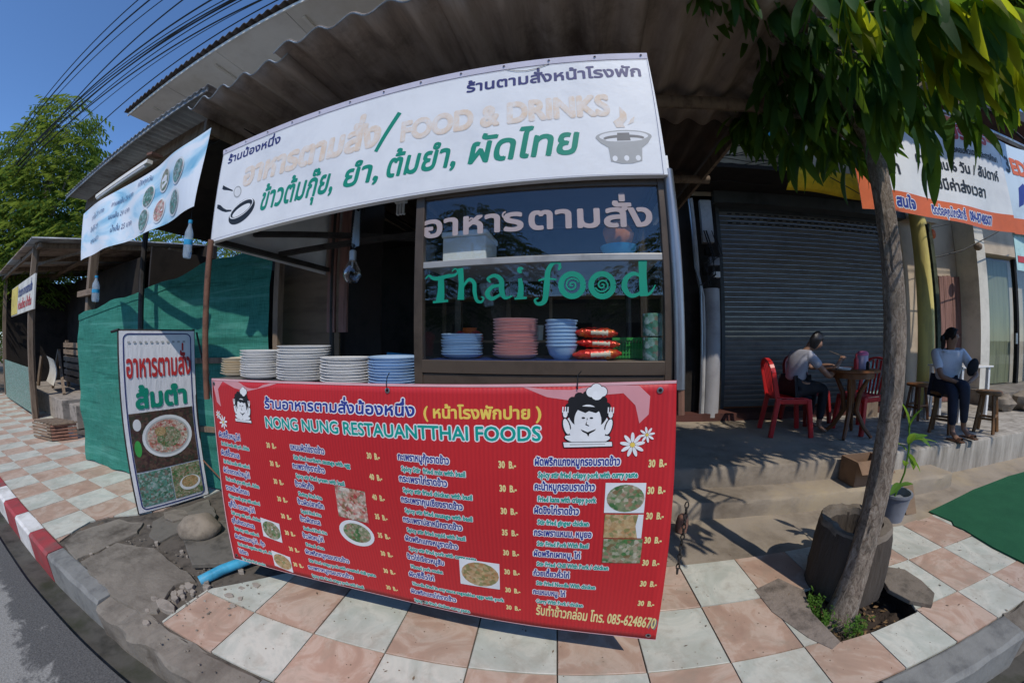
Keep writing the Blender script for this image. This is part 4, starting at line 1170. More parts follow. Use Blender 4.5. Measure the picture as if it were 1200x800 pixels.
gs([ # T
 ([(-.548, z0 + .088), (-.535, z0 + .098), (-.52, z0 + .088), (-.50, z0 + .085), (-.46, z0 + .092), (-.435, z0 + .094), (-.422, z0 + .105), (-.432, z0 + .118), (-.444, z0 + .108)], [.005, .007, .012, .015, .014, .011, .006, .005, .004]),
 ([(-.487, z0 + .088), (-.486, z0 + .04), (-.490, z0 + .0)], [.022, .026, .034]), ([(-.518, z0 - .001), (-.458, z0 + .002)], [.008, .009]),
 # h
 ([(-.412, z0 + .118), (-.408, z0 + .06), (-.410, z0 + .004)], [.022, .020, .026]), ([(-.402, z0 + .05), (-.38, z0 + .075), (-.36, z0 + .062), (-.358, z0 + .03), (-.35, z0 + .0), (-.333, z0 - .006), (-.325, z0 + .008), (-.335, z0 + .012)], [.008, .012, .015, .015, .012, .009, .006, .004]),
 # a
 ([(-.30, z0 + .062), (-.31, z0 + .075), (-.285, z0 + .085), (-.262, z0 + .068), (-.260, z0 + .03), (-.248, z0 + .006), (-.222, z0 + .012)], [.006, .010, .013, .018, .020, .012, .005]),
 ([(-.262, z0 + .05), (-.295, z0 + .045), (-.312, z0 + .022), (-.295, z0 + .004), (-.265, z0 + .018)], [.008, .014, .018, .014, .008]),
 # i
 ([(-.196, z0 + .072), (-.192, z0 + .04), (-.196, z0 + .003)], [.014, .018, .024]), ([(-.215, z0 + .002), (-.172, z0 + .004)], [.007, .008]), (ell(-.194, z0 + .101, .006, .006, 9), .011),
 # f
 ([(-.052, z0 + .108), (-.062, z0 + .098), (-.058, z0 + .118), (-.078, z0 + .122), (-.098, z0 + .095), (-.104, z0 + .04), (-.112, z0 - .008), (-.135, z0 - .018), (-.145, z0 - .004), (-.132, z0 + .002)], [.005, .007, .009, .012, .018, .021, .018, .011, .007, .004]),
 ([(-.132, z0 + .062), (-.105, z0 + .068), (-.070, z0 + .064)], [.006, .008, .005]),
 # o o (with curls)
 (ell(-.018, z0 + .044, .037, .038, 20) + [(.019, z0 + .044)], .019), (spiral(-.018, z0 + .044, .024, 1.9, 20, 26), .0055),
 (ell(.083, z0 + .042, .037, .038, 20) + [(.120, z0 + .042)], .019), (spiral(.083, z0 + .042, .024, 1.9, 200, 26), .0055),
 # d
 ([(.218, z0 + .068), (.19, z0 + .080), (.163, z0 + .062), (.158, z0 + .03), (.178, z0 + .006), (.205, z0 + .012), (.222, z0 + .03)], [.008, .014, .018, .020, .014, .011, .006]),
 ([(.222, z0 + .130), (.220, z0 + .07), (.222, z0 + .004)], [.030, .026, .028]), ([(.225, z0 + .008), (.245, z0 + .015), (.262, z0 + .042)], [.010, .009, .003])])
# cables and small items in the cart
t = thing('light_bulb', 'clear light bulb hanging on a wire over the plate stacks', 'light bulb', (-.99, 1.30, 1.73))
MB().lathe([(.0, 0), (.026, .006), (.042, .034), (.042, .058), (.026, .088), (.016, .108)], (-.99, 1.30, 1.72), 16).build('glass_globe', M['bulb'], t, smooth=True)
MB().lathe([(.004, -.03), (.006, -.005), (.016, 0), (.017, .045), (.012, .05), (.0, .05)], (-.99, 1.30, 1.825), 12).build('cap', M['greyalu'], t, smooth=True)
tube('filament', M['darksteel'], t, [(-1.0, 1.30, 1.775), (-.99, 1.30, 1.79), (-.98, 1.30, 1.775)], .0012, 5)
tube('wire', M['cable'], t, [(-.99, 1.30, 1.87), (-.985, 1.31, 1.96), (-.98, 1.35, 2.06), (-.97, 1.40, 2.5)], .004, 6)
MB().grid(lambda u, v: (-.985 + .022 * math.cos(u * 6.28) * (1 - .5 * v), 1.31 + .015 * math.sin(u * 6.28), 1.90 + .17 * v + .01 * math.sin(u * 12)), 12, 6).build('bag_wrap', M['bottle'], t, smooth=True)
t = thing('tube_lamp', 'white compact fluorescent lamp hanging at the cart roof left of the cabinet', 'lamp', (-.92, 1.62, 2.13))
for k in range(3): tube('lamp_tube', M['white'], t, [(-.95 + .018 * k, 1.62, 2.215), (-.95 + .018 * k, 1.62, 2.15), (-.94 + .018 * k, 1.62, 2.145)], .007, 8)
MB().box(-.965, -.895, 1.605, 1.635, 2.21, 2.245).build('ballast', M['whiteplastic'], t, bevel=.006)

# ---- plates and bowls
def plate_mb(r_, d_=.02):
    return MB().lathe([(0, .003), (r_ * .55, .003), (r_ * .62, .006), (r_ * .95, d_), (r_, d_ - .001), (r_ * .97, d_ - .005), (r_ * .66, .0), (r_ * .5, -.001), (0, -.001)], n=26)
def stack(mat_, r_, n_, x, y, z, pitch, label, group, lean=(0, 0), name='plate', cat='plate', mb_=None, jit=.0014):
    o0 = None
    for k in range(n_):
        if o0 is None:
            o = (mb_ or plate_mb(r_)).build(name, mat_, local=True, smooth=True); o0 = o
        else:
            o = o0.copy(); col.objects.link(o)
        o.location = (x + lean[0] * k + rng.gauss(0, jit), y + lean[1] * k + rng.gauss(0, jit), z + k * pitch)
        o.rotation_euler = (rng.gauss(0, .006) + (.03 if k > n_ - 3 else 0) * rng.random(), rng.gauss(0, .006), rng.uniform(0, 6))
        q_ = n_ - 1 - k; tag(o, (ORD[q_] + ' ' + label) if q_ else 'topmost ' + label, cat, group)
zt = 1.27
stack(M['ceramic_yellow'], .10, 7, -1.84, YF + .19, zt, .0135, 'cream plate from the top of the stack at the left end of the counter', 'cream plates stacked at the counter end', lean=(.003, 0))
stack(M['ceramic'], .122, 11, -1.585, YF + .17, zt, .0125, 'white plate from the top, in the second counter stack from the left', 'white plates in the second stack from the left')
stack(M['ceramic'], .133, 13, -1.285, YF + .17, zt, .0125, 'white plate from the top of the tallest stack on the counter', 'white plates in the tallest stack', lean=(.0012, 0))
stack(M['ceramic'], .125, 9, -1.005, YF + .17, zt, .0125, 'white plate from the top, between the tallest stack and the blue plates', 'white plates in the low stack')
stack(M['ceramic_blue'], .112, 10, -.752, YF + .16, zt, .0118, 'pale blue plate from the top of the counter stack beside the cabinet', 'blue plates beside the cabinet')
zc = 1.392
stack(M['ceramic_blue'], .083, 8, -.448, YF + .16, zc, .0108, 'pale blue plate from the top of the stack inside the cabinet', 'blue plates inside the cabinet')
stack(M['ceramic_pink'], .086, 13, -.233, YF + .155, zc, .0108, 'pink plate from the top of the stack inside the glass cabinet', 'pink plates inside the cabinet')
bowl = MB().lathe([(0, .004), (.025, .004), (.044, .02), (.054, .050), (.056, .054), (.060, .053), (.060, .049), (.056, .047), (.048, .018), (.028, -.001), (0, -.001)], n=24)
stack(M['ceramic_blue'], .06, 8, -.058, YF + .15, zc, .0128, 'pale blue bowl from the top of the bowl stack in the cabinet', 'blue bowls inside the cabinet', name='bowl', cat='bowl', mb_=bowl, lean=(-.0004, 0), jit=.0004)
def pillow_pack(name, label, cx, cy, cz, lx, lz, rot=0):
    def fn(u, v):
        a = u * 2 - 1; c = v * 2 * math.pi
        e = (1 - abs(a) ** 3.5); rr = lz * (.22 + .78 * e)
        return (a * lx, rr * 1.25 * math.cos(c) + .002 * math.sin(a * 30), rr * math.sin(c) * (1 - .0) + .002 * math.sin(a * 21 + c * 2))
    m_ = MB().grid(fn, 20, 14)
    o = m_.build(name, M['foil'], local=True, smooth=True)
    o.location = (cx, cy, cz); o.rotation_euler = (0, rot, rng.gauss(0, .05))
    tag(o, label, 'snack packet', 'red packets stacked in the cabinet')
    p_ = MB().grid(lambda u, v: ((u - .5) * lx * .8 + .01, -lz * 1.27 * (1 - .3 * (2 * v - 1) ** 2) - .001, (v - .5) * lz * 1.1), 8, 4)
    q = p_.build('printed_panel', M['foil_y'] if name == 'x' else M['ceramic_yellow'], local=True); q.parent = o
pillow_pack('snack_packet', 'red foil snack packet at the bottom of the pile in the glass cabinet', .068, YF + .125, 1.410, .088, .021, -.04)
pillow_pack('snack_packet', 'red foil snack packet in the middle of the pile in the glass cabinet', .072, YF + .13, 1.449, .078, .016, .05)
pillow_pack('snack_packet', 'red foil snack packet on top of the pile in the glass cabinet', .066, YF + .125, 1.487, .076, .019, .03)
# basket
bt = thing('basket', 'green plastic basket beside the red packets in the glass cabinet', 'basket', (.20, YF + .2, zc))
bm2 = MB()
for k in range(5): bm2.bar((.13, YF + .17, 1.40 + k * .014), (.26, YF + .17, 1.40 + k * .014), .003, .004)
for k in range(12): bm2.bar((.132 + k * .0115, YF + .168, zc + .002), (.132 + k * .0115, YF + .168, 1.466), .004, .004)
bm2.build('lattice', M['greenplastic'], bt)
MB().box(.13, .26, YF + .172, YF + .30, zc, zc + .004).build('base', M['greenplastic'], bt); MB().box(.127, .263, YF + .162, YF + .174, 1.460, 1.470).build('rim', M['greenplastic'], bt)
MB().box(.13, .26, YF + .176, YF + .18, zc + .005, 1.45).build('back', M['greenplastic'], bt)
for k, z in enumerate((zc, 1.475)):
    o = MB().lathe([(0, 0), (.034, 0), (.035, .004), (.035, .074), (.033, .078), (0, .078)], (.262, YF + .10, z), 18).build('tin', food_m if False else M['food_teal'], smooth=True)
    tag(o, ('patterned tin at the right end of the cabinet floor', 'patterned tin standing on the other tin in the cabinet')[k], 'tin', 'patterned tins in the cabinet')
for k, (x, y) in enumerate(((-.505, YF + .30), (-.425, YF + .28))):
    o = MB().lathe([(0, 0), (.02, 0), (.022, .06), (.03, .075), (.028, .095), (.01, .108), (0, .11)], (x, y, zc), 14).build('sauce_jar', [M['redplastic']], smooth=True)
    tag(o, ('red lidded jar at the left wall of the glass cabinet', 'red lidded jar behind the low blue plates in the glass cabinet')[k], 'jar', 'red jars in the cabinet')
o = MB().box(-.55, .10, YF + .07, YF + .26, 1.389, 1.3915).build('tray', M['navyplastic']); tag(o, 'dark blue tray under the stacks of dishes in the glass cabinet', 'tray')
fb = thing('foam_box', 'white foam box standing on the upper shelf of the glass cabinet', 'box', (-.44, YF + .2, 1.743))
MB().box(-.525, -.345, YF + .14, YF + .32, 1.743, 1.87).build('box_body', M['foam'], fb, bevel=.006); MB().box(-.530, -.340, YF + .135, YF + .325, 1.871, 1.895).build('lid', M['foam'], fb, bevel=.006)
o = MB().lathe([(0, 0), (.035, 0), (.05, .02), (.066, .055), (.068, .058), (.052, .02), (.03, .005), (0, .005)], (.155, YF + .14, 1.743), 22).build('blue_bowl', M['blueplastic'], smooth=True)
tag(o, 'bright blue bowl with orange bag on the upper shelf of the glass cabinet', 'bowl')
o = MB().ball((.155, YF + .15, 1.85), .055, .045, .058, 16, .25, 3).build('food_bag', plain('orange_food_bag', (.55, .20, .06), .25), smooth=True)
tag(o, 'orange bag of food heaped in the bright blue bowl', 'bag')
o = MB().box(-.20, -.02, YF + .12, YF + .25, 1.743, 1.757).build('tray', M['ceramic'], bevel=.004); tag(o, 'flat white tray lying on the upper shelf of the glass cabinet', 'tray')
# ================================================================ roofs and buildings
def corrugated(x0, x1, fz, y0, y1, pitch=.2, amp=.028, ny=6, per=10, x_slope=0):
    n_ = int((x1 - x0) / pitch * per)
    return MB().grid(lambda u, v: (x0 + (x1 - x0) * u, y0 + (y1 - y0) * v, fz(y0 + (y1 - y0) * v) + x_slope * (x1 - x0) * u + amp * math.sin((x0 + (x1 - x0) * u) * 2 * math.pi / pitch)), n_, ny)
aw = thing('sheet_awning', 'rusty corrugated metal awning on wooden beams over the food cart', 'awning', (-.5, 2, 2.9))
az_ = lambda y: 2.95 + (y - 1.0) * .035
for k in range(4):
    x0 = -2.32 + k * .89
    jz = .012 * (k % 2) + rng.uniform(0, .006)
    yf = (1.06, 1.0, 1.02, 1.05)[k]
    o = corrugated(x0, x0 + .93, lambda y, jz=jz: az_(y) + jz, yf, 2.25).build('roof_sheet', M['roof_rust'], aw, smooth=True, solid=.004)
    o = corrugated(x0, x0 + .93, lambda y, jz=jz: az_(y) + jz + .02, 2.12, 4.7).build('roof_sheet', M['roof_dark'], aw, smooth=True, solid=.004)
for y in (1.9, 3.1, 4.3):
    tube('beam', M['wood'], aw, [(-2.3, y, az_(y) - .075), (-.4, y + .01, az_(y) - .07), (1.28, y - .02, az_(y) - .085)], [.04, .045, .04], 9)
MB().bar((1.20, 1.35, 2.90), (1.20, 4.6, 3.02), .03, .10).build('barge_board', M['wood'], aw)
MB().bar((-2.3, 1.2, 2.90), (-2.3, 4.6, 3.02), .03, .09).build('barge_board', M['wood'], aw)
for k in range(4):
    x0 = -2.32 + k * .89; yf = (1.06, 1.0, 1.02, 1.05)[k]; n_ = 44
    rim = [(x0 + .93 * i / n_, yf - .002, az_(yf) + .004 + .028 * math.sin((x0 + .93 * i / n_) * 2 * math.pi / .2)) for i in range(n_ + 1)]
    MB().tube(rim, .0045, 5).build('rim_highlight', M['roof_zinc'], aw, smooth=True)  # pale tube added as a painted highlight along the sunlit sheet edge
# lean-to roof left of the cart
lt = thing('lean_to_roof', 'low zinc lean-to roof of the neighbouring stall above the blue banner', 'roof', (-3.8, 2.4, 3.05))
lz = lambda y: 3.10 + (y - 1.08) * .05
for k in range(5):
    x0 = -5.30 + k * .62
    corrugated(x0, x0 + .66, lz, 1.08, 4.9, .076, .009, 4, 8).build('roof_sheet', M['roof_zinc'], lt, smooth=True, solid=.003)
MB().bar((-5.3, 1.36, 3.045), (-2.2, 1.36, 3.045), .05, .12).build('fascia_beam', M['wood'], lt)
MB().bar((-5.3, 1.10, 3.095), (-2.2, 1.10, 3.095), .012, .05).build('edge_flashing', M['roof_zinc'], lt)
for x in (-5.25, -4.4, -3.5, -2.6): MB().bar((x, 1.4, 3.05), (x, 4.8, 3.2), .05, .09).build('rafter', M['wood'], lt)
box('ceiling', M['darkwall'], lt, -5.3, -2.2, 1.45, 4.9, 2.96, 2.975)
# upper shop building with its eave
ub = thing('shop_house', 'two-storey shop house whose pale boarded eave overhangs the stall roofs', 'building', (1.0, 4.5, .35))
soff = []
for k in range(11):
    x0 = -6.45 + k * 1.2
    box('soffit_board', M['soffit'], ub, x0 + .004, min(6.2, x0 + 1.196), 1.98, 3.30, 5.0 + .001 * (k % 2), 5.012, 0)
    if k < 9: box('soffit_board', M['soffit'], ub, x0 + .004, x0 + 1.196, 3.31, 4.78, 5.0 + .001 * ((k + 1) % 2), 5.012)
for x in (-5.9, -4.25, -2.7, -1.15, .4): MB().bar((x, 2.12, 4.985), (x, 3.2, 4.985), .035, .03).build('batten', M['soffit'], ub)
for (xa, xb, y) in ((-2.05, -1.45, 2.42), (-4.9, -4.6, 2.6)): MB().bar((xa, y, 4.96), (xb, y + .02, 4.96), .025, .035).build('conduit', M['wood'], ub)
for k in range(7):
    x0 = -6.55 + k * 1.95
    corrugated(x0, min(6.25, x0 + 1.99), lambda y: 5.075 + (y - 1.9) * .22, 1.90, 5.2, .13, .022, 3, 8).build('roof_sheet', M['roof_tile'], ub, smooth=True, solid=.01)
MB().bar((-6.5, 1.965, 5.02), (6.15, 1.965, 5.02), .02, .05).build('fascia_board', M['soffit'], ub)
box('upper_wall', M['plaster'], ub, -6.3, 6.5, 4.8, 5.1, 3.42, 5.0)
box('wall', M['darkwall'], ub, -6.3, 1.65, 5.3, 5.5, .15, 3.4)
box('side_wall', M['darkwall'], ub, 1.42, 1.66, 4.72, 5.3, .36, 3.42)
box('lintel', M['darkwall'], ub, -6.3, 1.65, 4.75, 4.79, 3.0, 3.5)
box('balcony_fascia', M['plaster'], ub, 3.1, 5.3, 3.98, 4.10, 3.62, 4.95)
box('balcony_floor', M['darkwall'], ub, 1.3, 5.3, 4.0, 4.79, 3.56, 3.615)
box('wall', M['darkwall'], ub, 1.665, 2.035, 4.80, 5.0, .36, 3.5)
box('wall', M['plaster'], ub, 5.525, 5.56, 4.86, 4.94, .36, 3.42)
# roller shutter
sh = thing('roller_shutter', 'closed slate grey roller shutter of the shop behind the red chairs', 'shutter', (3.6, 4.9, .456))
nsl = 40; hs = (3.31 - .50) / nsl
sm = MB()
prof = [(0, 0), (-.006, hs * .2), (-.009, hs * .5), (-.007, hs * .8), (0, hs * .99)]
sm.v = [Vector((x, 0 + a, z)) for x in (2.12, 5.44) for a, z in prof]; sm.f = [[k, k + 1, 6 + k, 5 + k] for k in range(4)]; sm.m = [0] * 4
o0 = sm.build('slat', M['shutter'], local=True, smooth=True); o0.parent = sh; o0.location = (-3.6, 0, .50 - .456)
for k in range(1, nsl):
    o = o0.copy(); col.objects.link(o); o.parent = sh; o.location = (-3.6, 0, .50 - .456 + k * hs)
box('bottom_bar', M['orange_strip'], sh, 2.12, 5.44, 4.885, 4.905, .456, .478)
box('bottom_rail', M['shutter'], sh, 2.12, 5.44, 4.875, 4.91, .480, .535)
box('guide', M['shutter_box'], sh, 2.04, 2.115, 4.86, 4.93, .456, 3.36); box('guide', M['shutter_box'], sh, 5.445, 5.52, 4.86, 4.93, .456, 3.36)
box('hood', M['shutter_box'], sh, 2.0, 5.56, 4.94, 5.0, 3.29, 3.37)
box('hood', M['shutter_box'], sh, 2.0, 5.56, 4.70, 5.0, 3.375, 3.55)
for k in range(4):
    for i in range(22):
        pass
vent = MB()
for r_ in range(3):
    for i in range(24): vent.box(2.25 + i * .13 + (r_ % 2) * .06, 2.32 + i * .13 + (r_ % 2) * .06, 4.872, 4.878, 3.12 + r_ * .07, 3.135 + r_ * .07)
vent.build('vent_slot', M['black'], sh)['kind'] = 'stuff'
# pipe column and conduits left of the shutter
o = MB().tube([(1.83, 4.66, .40), (1.83, 4.66, 2.12)], .115, 20).build('drain_column', M['pvc'], smooth=True); tag(o, 'fat grey-white round pipe standing at the left edge of the roller shutter', 'pipe')
t = thing('conduit_bundle', 'dirty white cable conduits climbing the wall left of the roller shutter', 'conduit', (1.72, 4.62, .4))
tube('conduit', M['pvcw'], t, [(1.695, 4.60, .42), (1.69, 4.60, 2.0), (1.64, 4.62, 2.3), (1.62, 4.62, 3.38)], .028, 8)
tube('conduit', M['steel'], t, [(1.655, 4.58, .42), (1.65, 4.58, 2.2), (1.60, 4.6, 2.4), (1.58, 4.6, 3.38)], .018, 8)
MB().box(1.74, 1.90, 4.60, 4.68, 2.75, 3.36).build('trunking', M['pvcw'], t, bevel=.005)
eb = thing('meter_boxes', 'small electric switch boxes with tangled wires above the grey-white pipe', 'switch box', (1.85, 4.6, 2.2))
for (x, z, s) in ((1.80, 2.62, .06), (1.86, 2.48, .07), (1.75, 2.35, .06), (1.88, 2.30, .05), (1.82, 2.22, .05)):
    MB().box(x - s, x + s, 4.54, 4.62, z - s * .8, z + s * .8).build('switch_box', rng.choice([M['whiteplastic'], M['black'], M['greypot']]), eb, bevel=.006)
for k in range(7):
    a = rng.uniform(-.1, .1)
    tube('wire', M['cable'], eb, [(1.70 + a, 4.53, 2.15), (1.78 - a, 4.50, 2.35 + a), (1.88 + a, 4.52, 2.55), (1.80 + a, 4.55, 2.9)], .006, 5)
# wires, brackets and a small signboard above shutter
wt = thing('wire_tangle', 'tangle of loose black wires above the roller shutter hood', 'wires', (2.2, 4.4, 3.5))
for k in range(16):
    x0 = 1.5 + rng.uniform(-.1, .2); z0_ = 3.5 + .05 * k * .9
    pts = [(x0 + i * .32, 4.35 + rng.uniform(-.06, .06), z0_ + rng.uniform(-.05, .05) - .06 * math.sin(i / 6 * math.pi) + .03 * i) for i in range(7)]
    tube('wire', M['cable'], wt, pts, .006, 4)
o = MB().box(2.2, 2.75, 3.9, 3.93, 3.86, 4.06).build('small_plate', M['blueplastic']); tag(o, 'small blue plate under the eave right of the awning, half behind leaves', 'plate')
# yellow rolled tarp
yt = thing('yellow_tarp', 'bright yellow rolled canvas hanging over the right half of the shutter', 'tarp', (3.6, 3.86, 3.2))
ym = MB().grid(lambda u, v: (2.62 + 2.1 * u, 3.86 - .10 * math.sin(v * 3.14), 3.24 + .30 * v + .10 * u * v + .02 * math.sin(u * 9) - .03 * math.sin(u * 3.14) - (.12 * (1 - v) * max(0, u - .55)) + (.03 * u)), 40, 8)
ym.build('canvas', mat('yellow_canvas', (.86, .56, .02), .7, var=.2, scale=4, bump=.3, bscale=8, bdist=.02), yt, smooth=True, solid=.006)
tube('cord', M['cable'], yt, [(3.2, 3.72, 3.4), (3.6, 3.7, 3.22), (4.1, 3.7, 3.25), (4.5, 3.72, 3.55)], .006, 5)
# ---- right hand shop
rs = thing('corner_shop', 'cream shop front with a white pillar, glass door and a pink plank hoarding', 'building', (7.4, 4.9, .35))
box('wall', M['plaster'], rs, 5.55, 10.5, 4.95, 5.15, .36, 4.6)
box('pillar', M['whitewash'], rs, 7.10, 7.38, 4.50, 4.94, .36, 4.4)
box('fascia', M['plaster'], rs, 7.39, 10.4, 4.60, 4.94, 2.95, 4.6)
box('plinth', M['cement'], rs, 7.0, 10.4, 4.0, 4.94, .352, .60)
o = box('door_frame', M['black'], rs, 8.72, 8.80, 4.70, 4.78, .61, 2.94)
box('door_frame', M['black'], rs, 9.55, 9.63, 4.70, 4.78, .61, 2.94)
box('door_glass', M['glass_dim'], rs, 7.40, 8.71, 4.74, 4.748, .61, 2.94); box('door_glass', M['glass_dim'], rs, 8.81, 9.54, 4.74, 4.748, .61, 2.94)
box('curtain', mat('olive_curtain', (.20, .20, .11), .8, var=.4, scale=2, stretch=(6, 1, .4)), rs, 7.42, 8.7, 4.84, 4.86, .62, 2.9)
box('lock', M['steel'], rs, 8.66, 8.71, 4.69, 4.72, 1.35, 1.55)
for k in range(9):
    x0 = 6.50 + k * .118
    box('plank', M['pinkwood'] if k < 6 else M['darksteel'], rs, x0 + .003, x0 + .114, 4.90 - .003 * (k % 2), 4.93, .365, 2.52 + .01 * (k % 3))
box('plank', M['plywood'], rs, 5.95, 6.45, 4.90, 4.93, .365, 2.6)
MB().ball((7.05, 4.42, 2.98), .09, .07, .07, 12).build('wall_lamp', M['wood'], rs, smooth=True)
MB().ball((6.45, 4.9, 3.25), .07, .05, .09, 12).build('wall_lamp', M['orangeprint'], rs, smooth=True)
tube('wire', M['cable'], rs, [(5.8, 4.4, 2.7), (6.4, 4.3, 2.84), (7.2, 4.2, 3.15), (8.6, 4.1, 3.7)], .010, 5)
tube('wire', M['cable'], rs, [(5.7, 4.4, 3.15), (6.6, 4.4, 3.35), (7.6, 4.3, 3.35)], .006, 5)
o = MB().tube([(5.74, 4.62, .35), (5.74, 4.62, 3.5)], .135, 22).build('round_pillar', M['yellow_paint'], smooth=True); tag(o, 'round pillar painted pale yellow between the shutter and the plank hoarding', 'pillar')
o = MB().bar((5.64, 4.35, 3.2), (5.80, 4.40, .36), .085, .05, (0, 1, 0)).build('green_post', mat('green_stained_wood', (.055, .065, .035), .8, var=.5, scale=8, bump=.4)); tag(o, 'thin dark green timber leaning beside the yellow pillar', 'post')
for k, (x, y, z, s) in enumerate(((6.9, 3.9, .35, .2), (7.3, 3.75, .35, .24), (7.75, 3.9, .35, .2), (8.1, 3.7, .35, .18))):
    o = MB().ball((x, y, z + s * .6), s, s * .8, s * .65, 12, .5, k).build('boulder', M['rock'], smooth=True)
    tag(o, ('smallest left boulder at the foot of the cream shop plinth', 'largest boulder at the foot of the cream shop plinth', 'third boulder along the cream shop plinth', 'rightmost boulder at the cream shop plinth')[k], 'rock', 'rocks by the shop plinth')
# right eave and its awning tube
re_ = thing('upper_eave', 'dark maroon eave of the corner shop above the hanging banner', 'eave', (8, 3.6, 4.6))
box('eave_soffit', mat('maroon_boards', (.055, .022, .020), .8, var=.5, scale=3), re_, 5.2, 12, 3.5, 5.4, 4.92, 5.0)
box('eave_edge', M['darksteel'], re_, 5.15, 12, 3.42, 3.49, 4.88, 5.08)
tube('awning_tube', M['steel'], re_, [(4.4, 2.99, 4.16), (6.9, 2.99, 3.98)], .035, 10)
for x in (4.7, 6.6): MB().bar((x, 3.0, 4.12), (x, 3.46, 4.9), .03, .03).build('bracket', M['darksteel'], re_)
# ---- orange and white hanging banner
hb = thing('shop_banner', 'white and orange printed banner hanging in front of the corner shop', 'banner', (4.7, 2.95, 2.7))
def hw(x, y): return .035 * math.sin(x * 2.2 + y * 2) * (1 - y * .4) + .02 * math.sin(x * 5 - y * 3)
HB = Plane((2.88, 2.95, 2.71), (1, 0, .005), (0, 0, 1), .004, hw)
top = lambda u: (1.02 + .40 * min(1, u * 2.9)) - (.13 * max(0, u - .3))
hm_ = MB().grid(lambda u, v: HB.p(u * 2.72, v * top(u), 0), 60, 18); hm_.mi = 0
o = hm_.build('sheet', M['whitevinyl'], hb, smooth=True)
def hband(x0, x1, a, b, m, d=.004):
    MB().grid(lambda u, v: HB.p(x0 + (x1 - x0) * u, (a(u) if callable(a) else a) + ((b(u) if callable(b) else b) - (a(u) if callable(a) else a)) * v, d), 40, 6).build('printed_band', m, hb)
hband(0, 3.3 - .58, 0, .22, M['orangeprint']); hband(.0, 1.2, lambda u: 1.02 - .2 + .28 * u, lambda u: 1.02 + .38 * u, M['redprint']); hband(.0, .16, .0, .5, M['orangeprint'], .0045)
hband(1.2, 2.72, lambda u: 1.17 - .06 * u, lambda u: 1.40 - .1 * u, M['orangeprint'])
HL = lambda b, x, y, s, m, **k: lettering(HB, b, x, y, s, m, hb, d0=.003, **k)
HL('บริการ', 1.75, 1.07, .26, M['redprint'], bold=.06, res=3, outline=.05, omat=M['white'])
HL('ซ่อมคอมพิวเตอร์และการศึกษา', 1.62, .88, .11, M['blackprint'], width=.98, bold=.03)
HL('ค่าจัดงาน 6 วัน / สัปดาห์', .95, .63, .17, M['blackprint'], width=1.60, bold=.03, res=3)
HL('ไม่มีค่าส่งเวลา', 1.2, .38, .18, M['blackprint'], width=1.0, bold=.03, res=3)
HL('มีค่า', .30, .42, .2, M['blackprint'], bold=.04); HL('คู่', .3, .72, .2, M['blackprint'], bold=.04)
HL('สนใจ', .45, .06, .16, M['blue'], bold=.06, outline=.06, omat=M['white']); HL('ติดต่อคุณไกรสิทธิ์', 1.05, .05, .14, M['blue'], width=.62, bold=.05, outline=.06, omat=M['white'])
HL('084-8748507', 1.76, .06, .15, M['blue'], width=.52, bold=.06, outline=.06, omat=M['white'], res=3)
hb2 = thing('school_banner', 'pale blue banner marked 3E at the right edge, next to the orange one', 'banner', (5.9, 2.97, 2.7))
HB2 = Plane((5.62, 2.97, 2.72), (1, 0, .005), (0, 0, 1), .004, hw)
MB().grid(lambda u, v: HB2.p(u * 1.3, v * 1.24, 0), 30, 12).build('sheet', mat('pale_blue_vinyl', (.55, .66, .76), .55, var=.15, scale=2), hb2, smooth=True)
lettering(HB2, '3', .10, .82, .30, M['blackprint'], hb2, bold=.03, d0=.003); lettering(HB2, 'E', .26, .82, .30, M['orangeprint'], hb2, bold=.06, d0=.003); lettering(HB2, 'DU', .42, .82, .30, M['orangeprint'], hb2, bold=.06, d0=.003)
shape(HB2, [(.18, .35), (.28, .62), (.42, .70), (.55, .62), (.5, .45), (.38, .52), (.30, .40)], M['blue'], hb2, name='printed_figure')
MB().grid(lambda u, v: HB2.p(u * 1.3, v * .2, .005), 20, 4).build('printed_band', M['orangeprint'], hb2)
o = thing('teal_poster', 'teal and white poster hanging below the right banner at the picture edge', 'poster', (5.75, 3.0, 2.3))
MB().box(5.62, 6.1, 2.99, 3.0, 2.28, 2.74).build('sheet', mat('teal_poster_print', (.45, .66, .64), .6, var=.3, scale=6), o); MB().box(5.66, 6.0, 2.985, 2.989, 2.38, 2.46).build('printed_band', M['redprint'], o)
# ---- blue drinks banner under the lean-to roof
bb = thing('drinks_banner', 'pale blue drinks banner with round food photos hanging under the lean-to roof', 'banner', (-3.2, 1.1, 2.2))
BBP = Plane((-4.32, 1.10, 2.20), (1, 0, .004), (0, 0, 1), .003, lambda x, y: .03 * math.sin(x * 3.1 + y) + .012 * math.sin(x * 9 + y * 6))
MB().grid(lambda u, v: BBP.p(u * (2.33 - .0) + (1 - u) * .14 * (1 - v), v * (.47 + .02 * u) + .012 * math.sin(u * 20) * v, 0), 60, 14).build('sheet', M['bluevinyl'], bb, smooth=True)
for k, (x, y) in enumerate(((1.52, .27), (1.76, .33), (2.02, .31), (1.50, .10), (1.74, .12), (2.0, .11))):
    shape(BBP, ell(x, y, .088, .088, 24), M['food_plate'], bb, name='food_photo', d=.004 + .0001 * k); shape(BBP, ell(x, y, .075, .075, 22), M[('food_teal', 'food_green', 'food_teal', 'food_teal', 'food_red', 'food_teal')[k]], bb, name='food_photo', d=.006 + .0001 * k)
